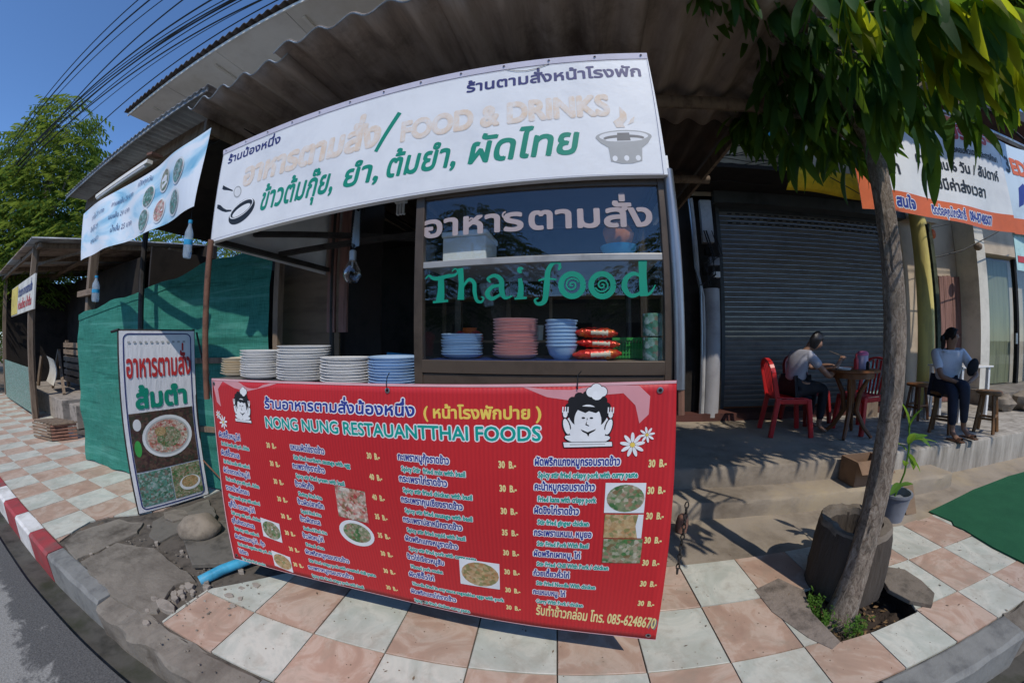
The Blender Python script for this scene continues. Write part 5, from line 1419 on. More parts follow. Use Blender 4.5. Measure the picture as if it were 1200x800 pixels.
for k, (tx, x, y, wd) in enumerate((('ชาเย็น 20 บาท', .35, .33, .35), ('กาแฟเย็น 20 บาท', .82, .35, .40), ('โกโก้ 20', .35, .22, .25), ('นมเย็น 20 บาท', .82, .24, .35), ('ชามะนาว', .4, .11, .25), ('น้ำปั่น 25 บาท', .9, .12, .35), ('เปิดทุกวัน', 1.3, .40, .22))):
    lettering(BBP, tx, x, y, .06, M['navy'], bb, width=wd, res=1, d0=.003)
tl = thing('fluorescent_fitting', 'white fluorescent strip light fixed under the lean-to roof edge', 'strip light', (-3.6, 1.18, 2.8))
MB().bar((-4.2, 1.16, 2.83), (-3.0, 1.16, 2.82), .05, .03).build('housing', M['soffit'], tl); MB().bar((-2.98, 1.16, 2.86), (-2.88, 1.16, 2.84), .09, .02).build('bracket', M['rust'], tl)
tube('lamp_tube', M['white'], tl, [(-4.17, 1.15, 2.805), (-3.05, 1.15, 2.795)], .012, 8)
def bottle(x, y, z, label, s=1):
    t = thing('water_bottle', label, 'bottle', (x, y, z), 'water bottles hanging on strings')
    MB().lathe([(0, 0), (.026 * s, .002), (.03 * s, .02), (.029 * s, .10), (.030 * s, .13), (.028 * s, .15), (.012 * s, .19), (.012 * s, .205)], (x, y, z), 14).build('bottle_body', M['bottle'], t, smooth=True)
    MB().lathe([(.0305 * s, .075), (.0305 * s, .105)], (x, y, z), 14).build('wrapper', M['blueplastic'], t, smooth=True)
    MB().lathe([(.014 * s, .203), (.014 * s, .222), (0, .223)], (x, y, z), 12).build('cap', M['blueplastic'], t)
    tube('string', M['cable'], t, [(x, y, z + .22), (x + .004, y, z + .36)], .0015, 4)
bottle(-2.07, 1.10, 1.93, 'water bottle hanging at the right end of the blue drinks banner', .85)
bottle(-3.78, 1.12, 1.80, 'water bottle hanging near the left end of the blue drinks banner', 1.1)
# posts of the lean-to
o = MB().bar((-5.72, 1.60, 0.0), (-5.55, 1.60, 3.02), .11, .10, (0, 1, 0)).build('timber_post', M['wood']); tag(o, 'pale weathered timber post holding the left end of the lean-to roof', 'post')
o = MB().bar((-5.95, 1.54, 2.07), (-5.15, 1.50, 2.04), .05, .07).build('crosspiece', M['wood_h']); tag(o, 'short wooden board nailed across the timber post above the green net', 'board')
o = MB().tube([(-3.92, 1.62, 0), (-3.93, 1.6, 2.98)], .03, 8).build('iron_post', M['darksteel']); tag(o, 'thin dark iron post rising behind the green net', 'post')
# ---- green net wall
nw = thing('net_wall', 'green shade-net wall stretched beside the standing sign', 'net wall', (-4.0, 1.65, 0))
NP = [(-5.72, 1.44), (-4.45, 1.62), (-3.9, 1.85), (-3.3, 2.0), (-2.42, 2.06)]
def pl_(T_, x):
    for a, b in zip(T_, T_[1:]):
        if x <= b[0]: return a[1] + (b[1] - a[1]) * (x - a[0]) / (b[0] - a[0])
    return T_[-1][1]
NLINE = lambda x: sum(pl_(NP, x + d * .12) for d in range(-3, 4)) / 7
ntop = lambda x: sum(pl_([(-6.2, 1.75), (-5.45, 1.79), (-4.27, 1.95), (-3.32, 2.19), (-2.87, 2.25), (-2.42, 2.19)], x + d * .1) for d in range(-3, 4)) / 7
def nfn(u, v):
    x = -5.62 + 3.20 * u; zt_ = ntop(x)
    fold = .010 * abs(math.sin(v * 9 + x * .6 + .6 * noise.noise(Vector((x * 2, 3, 1))))) + .012 * math.sin(x * 7 + v * 3) * (1 - v * .4) + .03 * noise.noise(Vector((x * 1.6, v * 4, 2))) + .02 * noise.noise(Vector((x * 5, v * 7, 3)))
    return (x - .06 * (1 - v) * (1 - u) + .03 * math.sin(v * 6), NLINE(x) + fold - .05 * max(0, .2 - v), .01 + zt_ * v + .015 * math.sin(x * 9) * (1 if v in (0, 1) else 0))
MB().grid(nfn, 110, 50).build('net', M['net'], nw, smooth=True)
MB().grid(lambda u, v: nfn(u, .965 + .035 * v) + Vector((0, -.008, .0)) if False else Vector(nfn(u, .96 + .04 * v)) + Vector((0, -.008, .003)), 110, 2).build('hem', M['net'], nw, smooth=True)
for z in (.55, 1.2): MB().bar((-5.7, 1.50, z), (-4.45, 1.68, z + .05), .03, .05).build('rail', M['wood'], nw); MB().bar((-4.45, 1.70, z + .05), (-2.5, 2.14, z + .1), .03, .05).build('rail', M['wood'], nw)
for x in (-5.66, -2.95): MB().bar((x, NLINE(x) + .07, 0), (x, NLINE(x) + .06, ntop(x) + .02), .06, .05, (0, 1, 0)).build('stake', M['wood'], nw)
# plywood partition and planks behind the cart
pw = thing('plywood_wall', 'brown plywood partition between the green net and the cart', 'partition', (-2.0, 2.2, .2))
box('plywood_sheet', M['plywood'], pw, -2.62, -1.88, 2.30, 2.32, .0, 2.9)
MB().bar((-2.40, 2.10, .0), (-2.37, 2.10, 2.6), .06, .06, (0, 1, 0)).build('stud', M['wood'], pw)
for k, x in enumerate((-1.805, -1.69)): MB().bar((x, 2.12, 1.52), (x, 2.12, 2.9), .075, .02, (0, 1, 0)).build('plank', M['pinkwood'], pw)
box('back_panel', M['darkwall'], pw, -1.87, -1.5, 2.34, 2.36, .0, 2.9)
# dim kitchen behind the cart
kt = thing('kitchen_shelf', 'dim wooden kitchen shelf seen through the open cart', 'shelf', (-.6, 3.6, .3))
for z in (1.0, 1.42, 1.9): box('shelf_board', M['wood_h'], kt, -1.5, .9, 3.6, 3.9, z, z + .025)
for x in (-1.5, -.3, .87): box('shelf_post', M['wood'], kt, x, x + .03, 3.62, 3.66, .2, 2.1)
for k, (nm, lb, ct_, x, z, r_, h_, m) in enumerate((('orange_tub', 'orange tub on the dim kitchen shelf', 'tub', -1.25, 1.446, .12, .14, 'orangeprint'), ('white_bowl', 'white bowl on the dim kitchen shelf', 'bowl', -.75, 1.446, .09, .06, 'ceramic'),
                                    ('cooking_pot', 'dull steel pot on the lower kitchen shelf', 'pot', -.2, 1.026, .14, .16, 'steel'), ('storage_jar', 'pale storage jar on the dim kitchen shelf', 'jar', -.42, 1.446, .05, .16, 'whiteplastic'))):
    o = MB().lathe([(0, 0), (r_ * .8, 0), (r_, h_), (r_ * .95, h_), (r_ * .75, .02), (0, .02)], (x, 3.72, z), 18).build(nm, M[m], smooth=True); tag(o, lb, ct_)
o = MB().lathe([(0, 0), (.05, 0), (.15, .05), (.16, .055), (.05, .012), (0, .012)], n=20).build('frying_pan', M['darksteel'], local=True, smooth=True); o.location = (-.75, 3.55, 1.75); o.rotation_euler = (R(90), 0, .2); tag(o, 'dark frying pan hanging in the dim kitchen', 'pan')
o = MB().tube([(-.62, 2.4, 2.05), (-.60, 2.4, 1.98), (-.66, 2.4, 1.85), (-.63, 2.4, 1.70)], [.01, .03, .05, .035], 10).build('plastic_bag', M['bottle'], smooth=True); tag(o, 'pale plastic bag hanging in the dim kitchen doorway', 'bag')
o = MB().tube([(-1.35, 2.2, 1.36), (-1.12, 2.2, 1.345), (-1.08, 2.2, 1.33)], .012, 8).build('blue_tap', M['blueplastic'], smooth=True); tag(o, 'blue plastic hose end lying behind the tallest plate stack', 'hose')
o = MB().tube([(.56, 1.92, 1.25), (.565, 1.92, 1.93)], .022, 10).build('lime_tube', M['lime'], smooth=True); tag(o, 'lime green rolled mat standing behind the right pole of the cart', 'roll')
ch = thing('chain', 'dark iron chain hanging beside the right end of the cart', 'chain', (.52, 1.5, .3))
for k in range(14): 
    a = [(.52 + (.009 * math.cos(t * math.pi / 4) if k % 2 else 0), 1.5 + (0 if k % 2 else .009 * math.cos(t * math.pi / 4)), .34 + k * .028 + .018 * math.sin(t * math.pi / 4)) for t in range(9)]
    tube('link', M['darksteel'], ch, a, .0035, 5)
# ================================================================ standing sign and things on the broken patch
P0, P1 = Vector((-3.45, 1.22, 0)), Vector((-3.30, 1.86, 0))
SU = (P1 - P0).normalized(); SW = (P1 - P0).length
ss = thing('standing_sign', 'tall narrow standing sign with a plate photo in front of the green net', 'sign', (-3.38, 1.54, 0))
SP = Plane(P0 + Vector((0, 0, .012)), SU, (0, 0, 1), .003, lambda x, y: .010 * math.sin(x * 6 + y * 1.5) + .006 * math.sin(y * 6))
H_ = 1.54
MB().grid(lambda u, v: SP.p(u * SW, v * H_, 0), 24, 50).build('sheet', M['signvinyl'], ss, smooth=True)
# rounded navy frame line
def rrect(x0, y0, x1, y1, r_, n_=6):
    P = []
    for cx, cy, a0 in ((x1 - r_, y1 - r_, 0), (x0 + r_, y1 - r_, 90), (x0 + r_, y0 + r_, 180), (x1 - r_, y0 + r_, 270)):
        for k in range(n_ + 1): a = R(a0 + 90 * k / n_); P.append((cx + r_ * math.cos(a), cy + r_ * math.sin(a)))
    return P
def ring(pl, x0, y0, x1, y1, r_, wd, m, parent, d=.004):
    a = rrect(x0, y0, x1, y1, r_); b = rrect(x0 + wd, y0 + wd, x1 - wd, y1 - wd, max(.005, r_ - wd)); n_ = len(a)
    # subdivide so it follows the wavy sheet
    A, B = [], []
    for i in range(n_):
        for t in range(12): 
            u = t / 12; j = (i + 1) % n_
            A.append((a[i][0] * (1 - u) + a[j][0] * u, a[i][1] * (1 - u) + a[j][1] * u)); B.append((b[i][0] * (1 - u) + b[j][0] * u, b[i][1] * (1 - u) + b[j][1] * u))
    n_ = len(A)
    MB().add([pl.p(*q, d) for q in A] + [pl.p(*q, d) for q in B], [(i, n_ + i, n_ + (i + 1) % n_, (i + 1) % n_) for i in range(n_)]).build('border_line', m, parent)
ring(SP, .03, .02, SW - .03, H_ - .02, .05, .010, M['navy'], ss)
def sgrid(x0, x1, y0, y1, m, d, name='food_photo'):
    MB().grid(lambda u, v: SP.p(x0 + (x1 - x0) * u, y0 + (y1 - y0) * v, d), 10, 14).build(name, m, ss)
def sell(cx, cy, rx, ry, m, d, name='food_photo'):
    mb_ = MB(); V = [SP.p(cx, cy, d)]
    for r_ in (.5, 1):
        V += [SP.p(cx + rx * r_ * math.cos(k * math.pi / 14), cy + ry * r_ * math.sin(k * math.pi / 14), d) for k in range(28)]
    F = [(0, 1 + k, 1 + (k + 1) % 28) for k in range(28)] + [(1 + k, 29 + k, 29 + (k + 1) % 28, 1 + (k + 1) % 28) for k in range(28)]
    mb_.add(V, F).build(name, m, ss)
sgrid(.045, SW - .045, .36, .86, M['food_dark'], .004); sgrid(.045, .335, .05, .35, M['food_teal'], .0042); sgrid(.343, SW - .045, .05, .35, M['food_green'], .0042)
sell(.36, .63, .225, .185, M['food_plate'], .0055); sell(.36, .63, .20, .16, plain('plate_rim_photo', (.45, .46, .46)), .0062); sell(.36, .63, .185, .145, M['food_red'], .0068); sell(.37, .62, .11, .09, M['food_green'], .0074); sell(.30, .68, .05, .04, M['food_noodle'], .008)
sell(.105, .76, .035, .05, M['food_plate'], .0058); sell(.09, .56, .03, .07, M['greenplastic'], .0058); sell(.5, .17, .10, .07, M['food_plate'], .0058); sell(.5, .18, .08, .055, M['food_noodle'], .0064)
lettering(SP, 'อาหารตามสั่ง', .055, 1.16, .265, M['redprint'], ss, width=.56, bold=.03, res=4, d0=.004)
lettering(SP, 'ส้มตำ', .12, .90, .22, M['green'], ss, width=.44, bold=.045, res=4, d0=.004)
lettering(SP, '- - - - - - - - - - -', .07, 1.42, .12, M['greyprint2'], ss, width=.5, bold=.03, d0=.004)
for a, b in ((P0, P0 + Vector((0, 0, 1.57))), (P1, P1 + Vector((0, 0, 1.57)))): tube('frame_post', M['darksteel'], ss, [a + Vector((-.02, .005, 0)), b + Vector((-.02, .005, 0))], .011, 8)
for z in (.012, 1.555): tube('frame_rail', M['darksteel'], ss, [P0 + Vector((-.02, .005, z)), P1 + Vector((-.02, .005, z))], .011, 8)
tube('support_leg', M['darksteel'], ss, [P1 + Vector((.01, .02, 1.54)), (-2.62, 1.86, .0)], .009, 8)
tube('support_leg', M['rust'], ss, [P1 + Vector((.0, .0, .35)), (-2.60, 1.84, .04)], .007, 8)
tube('corner_stub', M['darksteel'], ss, [P0 + Vector((-.09, -.03, 1.545)), P0 + Vector((0, 0, 1.56))], .012, 6)
o = MB().ball((0, 0, 0), .175, .135, .10, 24, .10, 4).build('stone', M['rock'], local=True, smooth=True); o.location = (-2.63, 1.34, .085); o.rotation_euler = (.1, -.05, .5)
tag(o, 'big rounded river stone weighing down the drain slab beside the standing sign', 'stone')
o = MB().slab([(-2.80, 1.27), (-2.30, 1.06), (-2.02, 1.28), (-2.40, 1.62), (-2.66, 1.58)], .005, .04).build('drain_slab', M['cement_dark'], bevel=.006); tag(o, 'dark flat drain slab under the river stone', 'slab')
o = MB().tube([(-2.13, 1.00, .012), (-2.08, 1.14, .035), (-1.98, 1.36, .05), (-1.9, 1.6, .06)], .034, 14).build('water_pipe', M['pipe_blue'], smooth=True); tag(o, 'short blue plastic drain pipe coming out from under the cart', 'pipe')
for k, (x, y, rx, ry, h_) in enumerate(((-2.10, .74, .09, .035, .045), (-2.52, 1.84, .06, .05, .05), (-3.14, 1.42, .13, .10, .02), (-2.92, 1.55, .16, .10, .03))):
    o = rubble('x', (x, y), rx, ry, h_, None, 7, -.03 if k == 0 else .0, 12 + k).build('cement_chunk', [M['brick_pale'], M['rock'], M['cement'], M['cement_dark']][k], bevel=.004)
    tag(o, ('broken cement lump lying in the hole beside the first orange tile', 'small stone chip behind the river stone', 'flat pale cement flake below the standing sign', 'wide dark cement flake between the sign and the river stone')[k], 'rubble')

rb = MB()
for k in range(46):
    x = rng.uniform(-3.2, -1.75); y = rng.uniform(kerb_y(x) + .02, kerb_y(x) + .75)
    if k > 24: x = min(-2.05, rng.gauss(-2.13, .05)); y = rng.gauss(.84, .09)
    s_ = rng.uniform(.010, .036); P = []; n_ = rng.choice((4, 5, 6)); a0 = rng.uniform(0, 6)
    for j in range(n_):
        a = a0 + 6.283 * j / n_; r_ = s_ * rng.uniform(.7, 1.3); P.append((x + r_ * math.cos(a), y + .7 * r_ * math.sin(a)))
    rb.slab(P, -.03, rng.uniform(.2, .6) * s_)
tag(rb.build('loose_rubble', M['brick_pale'], bevel=.002), kind='stuff')
# ================================================================ far stall at left
st = thing('far_stall', 'open timber stall with a low corrugated roof at the far left', 'stall', (-11.5, 3, 0))
for k in range(7):
    x0 = -15.4 + k * .9
    corrugated(x0, x0 + .94, lambda y: 3.36 + (y - 1.4) * .14, 1.35, 5.4, .15, .022, 4, 8).build('roof_sheet', M['roof_zinc'] if k % 3 == 0 else M['roof_rust'], st, smooth=True, solid=.004)
for x in (-15, -13.2, -11.4, -9.5): MB().bar((x, 1.5, 3.30), (x, 5.2, 3.80), .06, .10).build('rafter', M['wood'], st)
for y, z in ((1.55, 3.27), (3.0, 3.46), (4.4, 3.66)): MB().bar((-15.3, y, z), (-9.2, y, z), .06, .08).build('purlin', M['wood_h'], st)
MB().bar((-10.2, 1.6, 3.0), (-9.2, 2.6, 3.35), .04, .06).build('brace', M['wood'], st)
for x, y in ((-9.62, 1.52), (-9.75, 1.58), (-14.9, 1.6), (-9.4, 4.9), (-12.5, 5.0)): MB().bar((x, y, 0), (x + .02, y, 3.3), .10, .09, (0, 1, 0)).build('post', M['wood'], st)
box('back_wall', M['darkwall'], st, -15.5, -8.6, 5.3, 5.4, 0, 3.9)
box('side_cloth', M['darkwall'], st, -6.1, -6.05, 2.6, 5.4, .0, 2.9)
box('end_wall', M['darkwall'], st, -15.45, -15.3, 1.7, 5.3, 0, 3.3)  # dark wall added to keep the stall interior from looking bright
box('inner_wall', M['darkwall'], st, -15.3, -9.0, 3.6, 3.65, .42, 3.3)
o = MB().add([(-14.0, 1.50, .04), (-9.75, 1.50, .10), (-9.72, 1.50, .98), (-13.9, 1.50, 1.02)], [(0, 1, 2, 3)]).build('stall_front_banner', M['food_teal'], solid=.01); tag(o, 'pale dotted banner stretched along the foot of the far stall', 'banner')
MB2 = thing('stall_sign', 'yellow and white sign board hanging from the far stall roof', 'sign', (-10.2, 1.45, 2.05))
MB().box(-11.9, -8.8, 1.44, 1.47, 2.05, 2.68).build('board', mat('cream_sign_board', (.60, .58, .52), .6, var=.2, scale=3), MB2); MB().box(-11.88, -10.9, 1.43, 1.438, 2.07, 2.66).build('yellow_field', mat('faded_yellow_print', (.58, .46, .10), .6, var=.3, scale=3), MB2)
SPL = Plane((-11.9, 1.435, 2.05), (1, 0, 0), (0, 0, 1), .004)
lettering(SPL, 'ข้าวแกง อาหารตามสั่ง', 1.1, .36, .22, M['navy'], MB2, width=1.8, bold=.04, res=1); lettering(SPL, 'ก๋วยเตี๋ยว น้ำดื่ม', 1.15, .10, .2, M['redprint'], MB2, width=1.7, bold=.04, res=1)
lettering(SPL, 'เปิด', .15, .2, .25, M['redprint'], MB2, bold=.04, res=1)
o = MB().box(-13.2, -8.55, 1.85, 4.8, 0, .42).build('stall_floor', M['brick_pale'], bevel=.01); tag(o, 'raised cement floor of the far stall', 'floor')
o = MB().box(-8.2, -7.75, 1.9, 2.25, 0, .40).build('block', M['brick_pale'], bevel=.012); tag(o, 'pale cement block standing between the brick crate and the green net', 'block')
ct2 = thing('brick_crate', 'open crate filled with bricks standing on the pavement left of the green net', 'crate', (-7.35, 1.5, 0))
for k in range(5): MB().bar((-7.75, 1.18, .03 + k * .05), (-7.15, 1.34, .03 + k * .05), .02, .028).build('slat', M['wood_h'], ct2)
for k in range(5): MB().bar((-7.15, 1.34, .03 + k * .05), (-7.0, 1.70, .03 + k * .05), .02, .028).build('slat', M['brick'], ct2)
for k in range(7):
    a = k / 6
    MB().bar((-7.72 + .6 * a, 1.20 + .16 * a, .262), (-7.60 + .6 * a, 1.56 + .16 * a, .262), .07, .02).build('top_slat', M['wood'], ct2)
MB().box(-7.6, -7.15, 1.36, 1.6, .02, .24).build('brick_load', M['brick'], ct2)
# wooden seat, easel and a banana leaf in the stall
wb = thing('slatted_bench', 'wooden bench back of horizontal slats inside the far stall', 'bench', (-10, 2.6, .42))
for k in range(6): MB().bar((-11.2, 2.55, .62 + k * .155), (-8.75, 2.55, .60 + k * .155), .03, .11).build('slat', M['wood_h'], wb)
for x in (-11.1, -9.9, -8.85): MB().bar((x, 2.6, .42), (x, 2.6, 1.5), .09, .07, (0, 1, 0)).build('post', M['wood'], wb)
ez = thing('folding_easel', 'leaning wooden frame with a curled paper note inside the far stall', 'frame', (-9.9, 2.2, .42))
MB().bar((-10.6, 2.3, 1.25), (-9.4, 2.1, .43), .06, .04).build('leg', M['wood'], ez); MB().bar((-11.0, 2.2, .43), (-10.6, 2.3, 1.3), .06, .04).build('leg', M['wood'], ez); MB().bar((-11.7, 2.0, .45), (-11.6, 2.1, 1.15), .08, .05).build('leg', M['wood'], ez)
MB().grid(lambda u, v: (-10.75 + .75 * u + .1 * v, 2.02 + .08 * math.sin(v * 3), .62 + .55 * v - .06 * u), 4, 8).build('paper', M['whitewash'], ez, smooth=True)
o = MB().grid(lambda u, v: (-9.3 + 1.3 * u + .0 * v, 3.2, 1.45 + .85 * u - .25 * u * u + (v - .5) * .28 * math.sin(math.pi * min(1, u * .95 + .05))), 12, 2).build('banana_leaf', M['leaf_pale'], smooth=True); tag(o, 'bright yellow-green banana leaf inside the far stall', 'leaf')

# ================================================================ overhead cables
WIRES = [((-12.304, 1.207, 7.224), (-6.671, 1.469, 7.224)), ((-12.205, 1.3, 7.219), (-6.496, 1.607, 7.219)), ((-10.989, 1.263, 6.684), (-5.719, 1.597, 6.684)), ((-10.336, 1.699, 6.701), (-5.467, 1.811, 6.701)), ((-11.82, 1.835, 7.151), (-5.769, 2.254, 7.151)), ((-11.912, 1.801, 7.092), (-5.918, 2.326, 7.092)), ((-11.554, 1.862, 7.052), (-5.718, 2.382, 7.052)), ((-11.84, 1.853, 6.835), (-4.943, 2.329, 6.835)), ((-11.925, 1.905, 7.014), (-5.044, 2.448, 7.014)), ((-11.388, 1.937, 7.014), (-5.29, 2.436, 7.014)), ((-11.853, 2.046, 6.999), (-4.926, 2.51, 6.999)), ((-10.866, 2.0, 6.745), (-4.438, 2.559, 6.745)), ((-11.449, 2.219, 6.908), (-4.546, 2.656, 6.908)), ((-12.443, 2.628, 6.886), (-4.307, 2.776, 6.886))]
for k, (a, b) in enumerate(WIRES):
    a = Vector(a); b = Vector(b); d = (b - a)
    d = d / d.x
    pts = []
    for i in range(41):
        x = -45 + i * 1.9; q = a + d * (x - a.x)
        t = i / 40; q.z -= 0
        pts.append(q)
    o = MB().tube(pts, (.010, .014, .008, .012, .016)[k % 5], 5).build('overhead_cable', M['cable'], smooth=True)
    tag(o, (['leftmost'] + ORD[1:])[k] + (' ' if k == 0 else ' from the left ') + 'of the black overhead cables above the street', 'cable', 'overhead cables')
# ================================================================ furniture on the platform
ZP = .352
def plastic_chair(name, label, loc, rz, m):
    t = thing(name, label, 'chair', (0, 0, 0), None)
    # faces +x ; local coordinates
    WL[t] = Vector((0, 0, 0))
    def seatf(u, v):
        x = -.20 + .42 * u; y = (v - .5) * (.44 - .04 * u)
        z = .44 - .018 * math.cos((v - .5) * math.pi) * (1 - .3 * u) - (.03 * max(0, u - .85) / .15) + .01 * (1 - u)
        return (x, y, z)
    MB().grid(seatf, 10, 10).build('seat', m, t, smooth=True, solid=.012)
    MB().bar((.21, -.19, .40), (.21, .19, .40), .02, .05).build('seat_edge', m, t, bevel=.006)
    for s in (-1, 1):
        MB().bar((-.19, s * .20, .405), (.20, s * .20, .405), .02, .055).build('seat_edge', m, t, bevel=.006)
        MB().bar((.185, s * .195, .43), (.235, s * .225, 0), .055, .045, (0, 1, 0)).build('leg', m, t, bevel=.008)
        MB().bar((-.18, s * .195, .44), (-.25, s * .225, 0), .055, .045, (0, 1, 0)).build('leg', m, t, bevel=.008)
    # back: hoop with slats
    hoop = []
    for k in range(15):
        a = math.pi * k / 14
        yy = -.205 * math.cos(a); zz = .43 + .20 + .24 * math.sin(a) ** .6 if 0 < k < 14 else .43
        hoop.append((-.19 - (zz - .43) * .20, yy, zz))
    hb_ = MB()
    for a, b in zip(hoop, hoop[1:]): hb_.bar(a, b, .022, .05, (1, 0, 0))
    hb_.build('back_frame', m, t)
    for k in range(5):
        y = (k - 2) * .062; zt_ = .63 + .22 * math.sqrt(max(0, 1 - (y / .19) ** 2))
        MB().bar((-.19, y * .8, .44), (-.19 - (zt_ - .43) * .20, y, zt_), .026, .010, (1, 0, 0)).build('back_slat', m, t)
    t.location = loc; t.rotation_euler = (0, 0, rz); WL[t] = Vector(loc)
    return t
plastic_chair('plastic_chair', 'red plastic chair the eating person sits on, left of the round table', (2.50, 3.86, ZP), R(-12), M['redplastic'])
plastic_chair('plastic_chair', 'empty red plastic chair right of the round table, beside the tree trunk', (3.52, 3.74, ZP), R(188), M['redplastic'])
plastic_chair('plastic_chair', 'dark red plastic chair tucked behind the round table', (3.12, 4.35, ZP), R(-80), mat('dark_red_plastic', (.25, .012, .012), .4, var=.15, scale=6))
tt = thing('round_table', 'small round varnished table on carved pedestal legs between the red chairs', 'table', (3.20, 3.58, ZP))
c_ = (3.20, 3.58, 0)
MB().lathe([(0, 1.085), (.30, 1.085), (.315, 1.092), (.315, 1.108), (.305, 1.115), (0, 1.115)], c_, 30).build('table_top', M['wood_table'], tt, smooth=True)
MB().lathe([(.24, 1.02), (.25, 1.02), (.25, 1.084), (.24, 1.084)], c_, 30).build('apron', M['wood_table'], tt, smooth=True)
MB().lathe([(.03, .72), (.05, .76), (.04, .82), (.055, .90), (.04, 1.0), (.06, 1.05)], c_, 14).build('pedestal', M['wood_table'], tt, smooth=True)
for k in range(4):
    a = R(40 + 90 * k); dx, dy = math.cos(a), math.sin(a)
    MB().tube([(3.20 + dx * .20, 3.58 + dy * .20, 1.05), (3.20 + dx * .10, 3.58 + dy * .10, .85), (3.20 + dx * .07, 3.58 + dy * .07, .65), (3.20 + dx * .17, 3.58 + dy * .17, .47), (3.20 + dx * .27, 3.58 + dy * .27, ZP + .01)], [.022, .03, .03, .026, .02], 8).build('leg', M['wood_table'], tt, smooth=True)
o = MB().lathe([(0, 0), (.075, 0), (.09, .02), (.085, .02), (.07, .006), (0, .006)], (3.02, 3.52, 1.116), 20).build('food_plate', M['ceramic'], smooth=True); tag(o, 'white plate of food in front of the eating person', 'plate')
o = MB().lathe([(0, 0), (.028, 0), (.028, .10), (.012, .13), (.010, .17), (0, .17)], (3.20, 3.52, 1.116), 14).build('sauce_bottle', M['redplastic'], smooth=True); tag(o, 'red sauce bottle on the round table beside the napkin drum', 'bottle')
nd = thing('napkin_holder', 'pink lidded tissue roll drum on the round table', 'tissue holder', (3.33, 3.56, 1.116))
MB().lathe([(0, 0), (.068, 0), (.07, .005), (.066, .15), (0, .15)], (3.33, 3.56, 1.116), 20).build('drum', mat('lilac_plastic', (.45, .38, .50), .4, var=.15, scale=6), nd, smooth=True)
MB().lathe([(.07, .15), (.07, .175), (.05, .195), (0, .20)], (3.33, 3.56, 1.116), 20).build('lid', mat('pink_plastic', (.62, .16, .30), .4, var=.1, scale=6), nd, smooth=True)
o = MB().lathe([(0, 0), (.02, 0), (.02, .07), (.01, .09), (0, .09)], (3.30, 3.44, 1.116), 12).build('pepper_pot', M['black'], smooth=True); tag(o, 'small dark seasoning pot in front of the pink tissue drum', 'pot')
def stool(label, x, y, rz, m):
    t = thing('wooden_stool', label, 'stool', (0, 0, 0), 'wooden stools on the platform'); WL[t] = Vector((0, 0, 0))
    MB().lathe([(0, .455), (.15, .455), (.165, .462), (.165, .485), (.155, .492), (0, .492)], (0, 0, 0), 22).build('seat', m, t, smooth=True)
    for k in range(4):
        a = R(45 + 90 * k); MB().bar((.10 * math.cos(a), .10 * math.sin(a), .455), (.165 * math.cos(a), .165 * math.sin(a), 0), .034, .034, (math.cos(a), math.sin(a), 0)).build('leg', m, t, bevel=.004)
    for k in range(4):
        a, b = R(45 + 90 * k), R(135 + 90 * k); z = .17 if k % 2 else .20; q = .145
        MB().bar((q * math.cos(a), q * math.sin(a), z), (q * math.cos(b), q * math.sin(b), z), .02, .026).build('stretcher', m, t)
    t.location = (x, y, ZP); t.rotation_euler = (0, 0, rz); WL[t] = Vector((x, y, ZP))
stool('empty brown wooden stool at the right of the seated woman', 5.12, 3.10, R(20), M['wood_stool'])
stool('dark wooden stool between the tree trunk and the yellow pillar', 4.86, 4.02, R(5), M['wood_table'])
stool('wooden stool under the seated woman in the white blouse', 4.50, 3.32, R(30), M['wood_stool'])
wt_ = thing('white_table', 'white plastic table standing behind the seated woman', 'table', (5.55, 3.85, ZP))
MB().box(5.20, 5.95, 3.55, 4.15, 1.065, 1.09).build('table_top', M['whiteplastic'], wt_, bevel=.008)
for x in (5.24, 5.88):
    for y in (3.6, 4.1): MB().bar((x, y, 1.065), (x, y, ZP), .05, .05, (0, 1, 0)).build('leg', M['whiteplastic'], wt_, bevel=.006)
pc = thing('pale_chair', 'dusty white plastic stool in front of the yellow pillar', 'stool', (5.25, 4.1, ZP))
MB().box(5.0, 5.3, 3.95, 4.25, .80, .83).build('seat', M['pvcw'], pc, bevel=.01)
for x, y in ((5.02, 3.97), (5.28, 3.97), (5.02, 4.23), (5.28, 4.23)): MB().bar((x, y, .80), (x + (.03 if x > 5.1 else -.03), y, ZP), .05, .03, (0, 1, 0)).build('leg', M['pvcw'], pc)
bp = thing('leaning_board', 'pale striped notice board leaning behind the empty red chair', 'board', (4.1, 4.3, ZP))
MB().bar((4.28, 4.35, .60), (4.34, 4.55, 1.12), .30, .02, (0, 1, 0)).build('panel', M['food_teal'], bp); MB().bar((4.27, 4.34, ZP), (4.28, 4.36, .59), .28, .02, (0, 1, 0)).build('foot', M['wood'], bp)

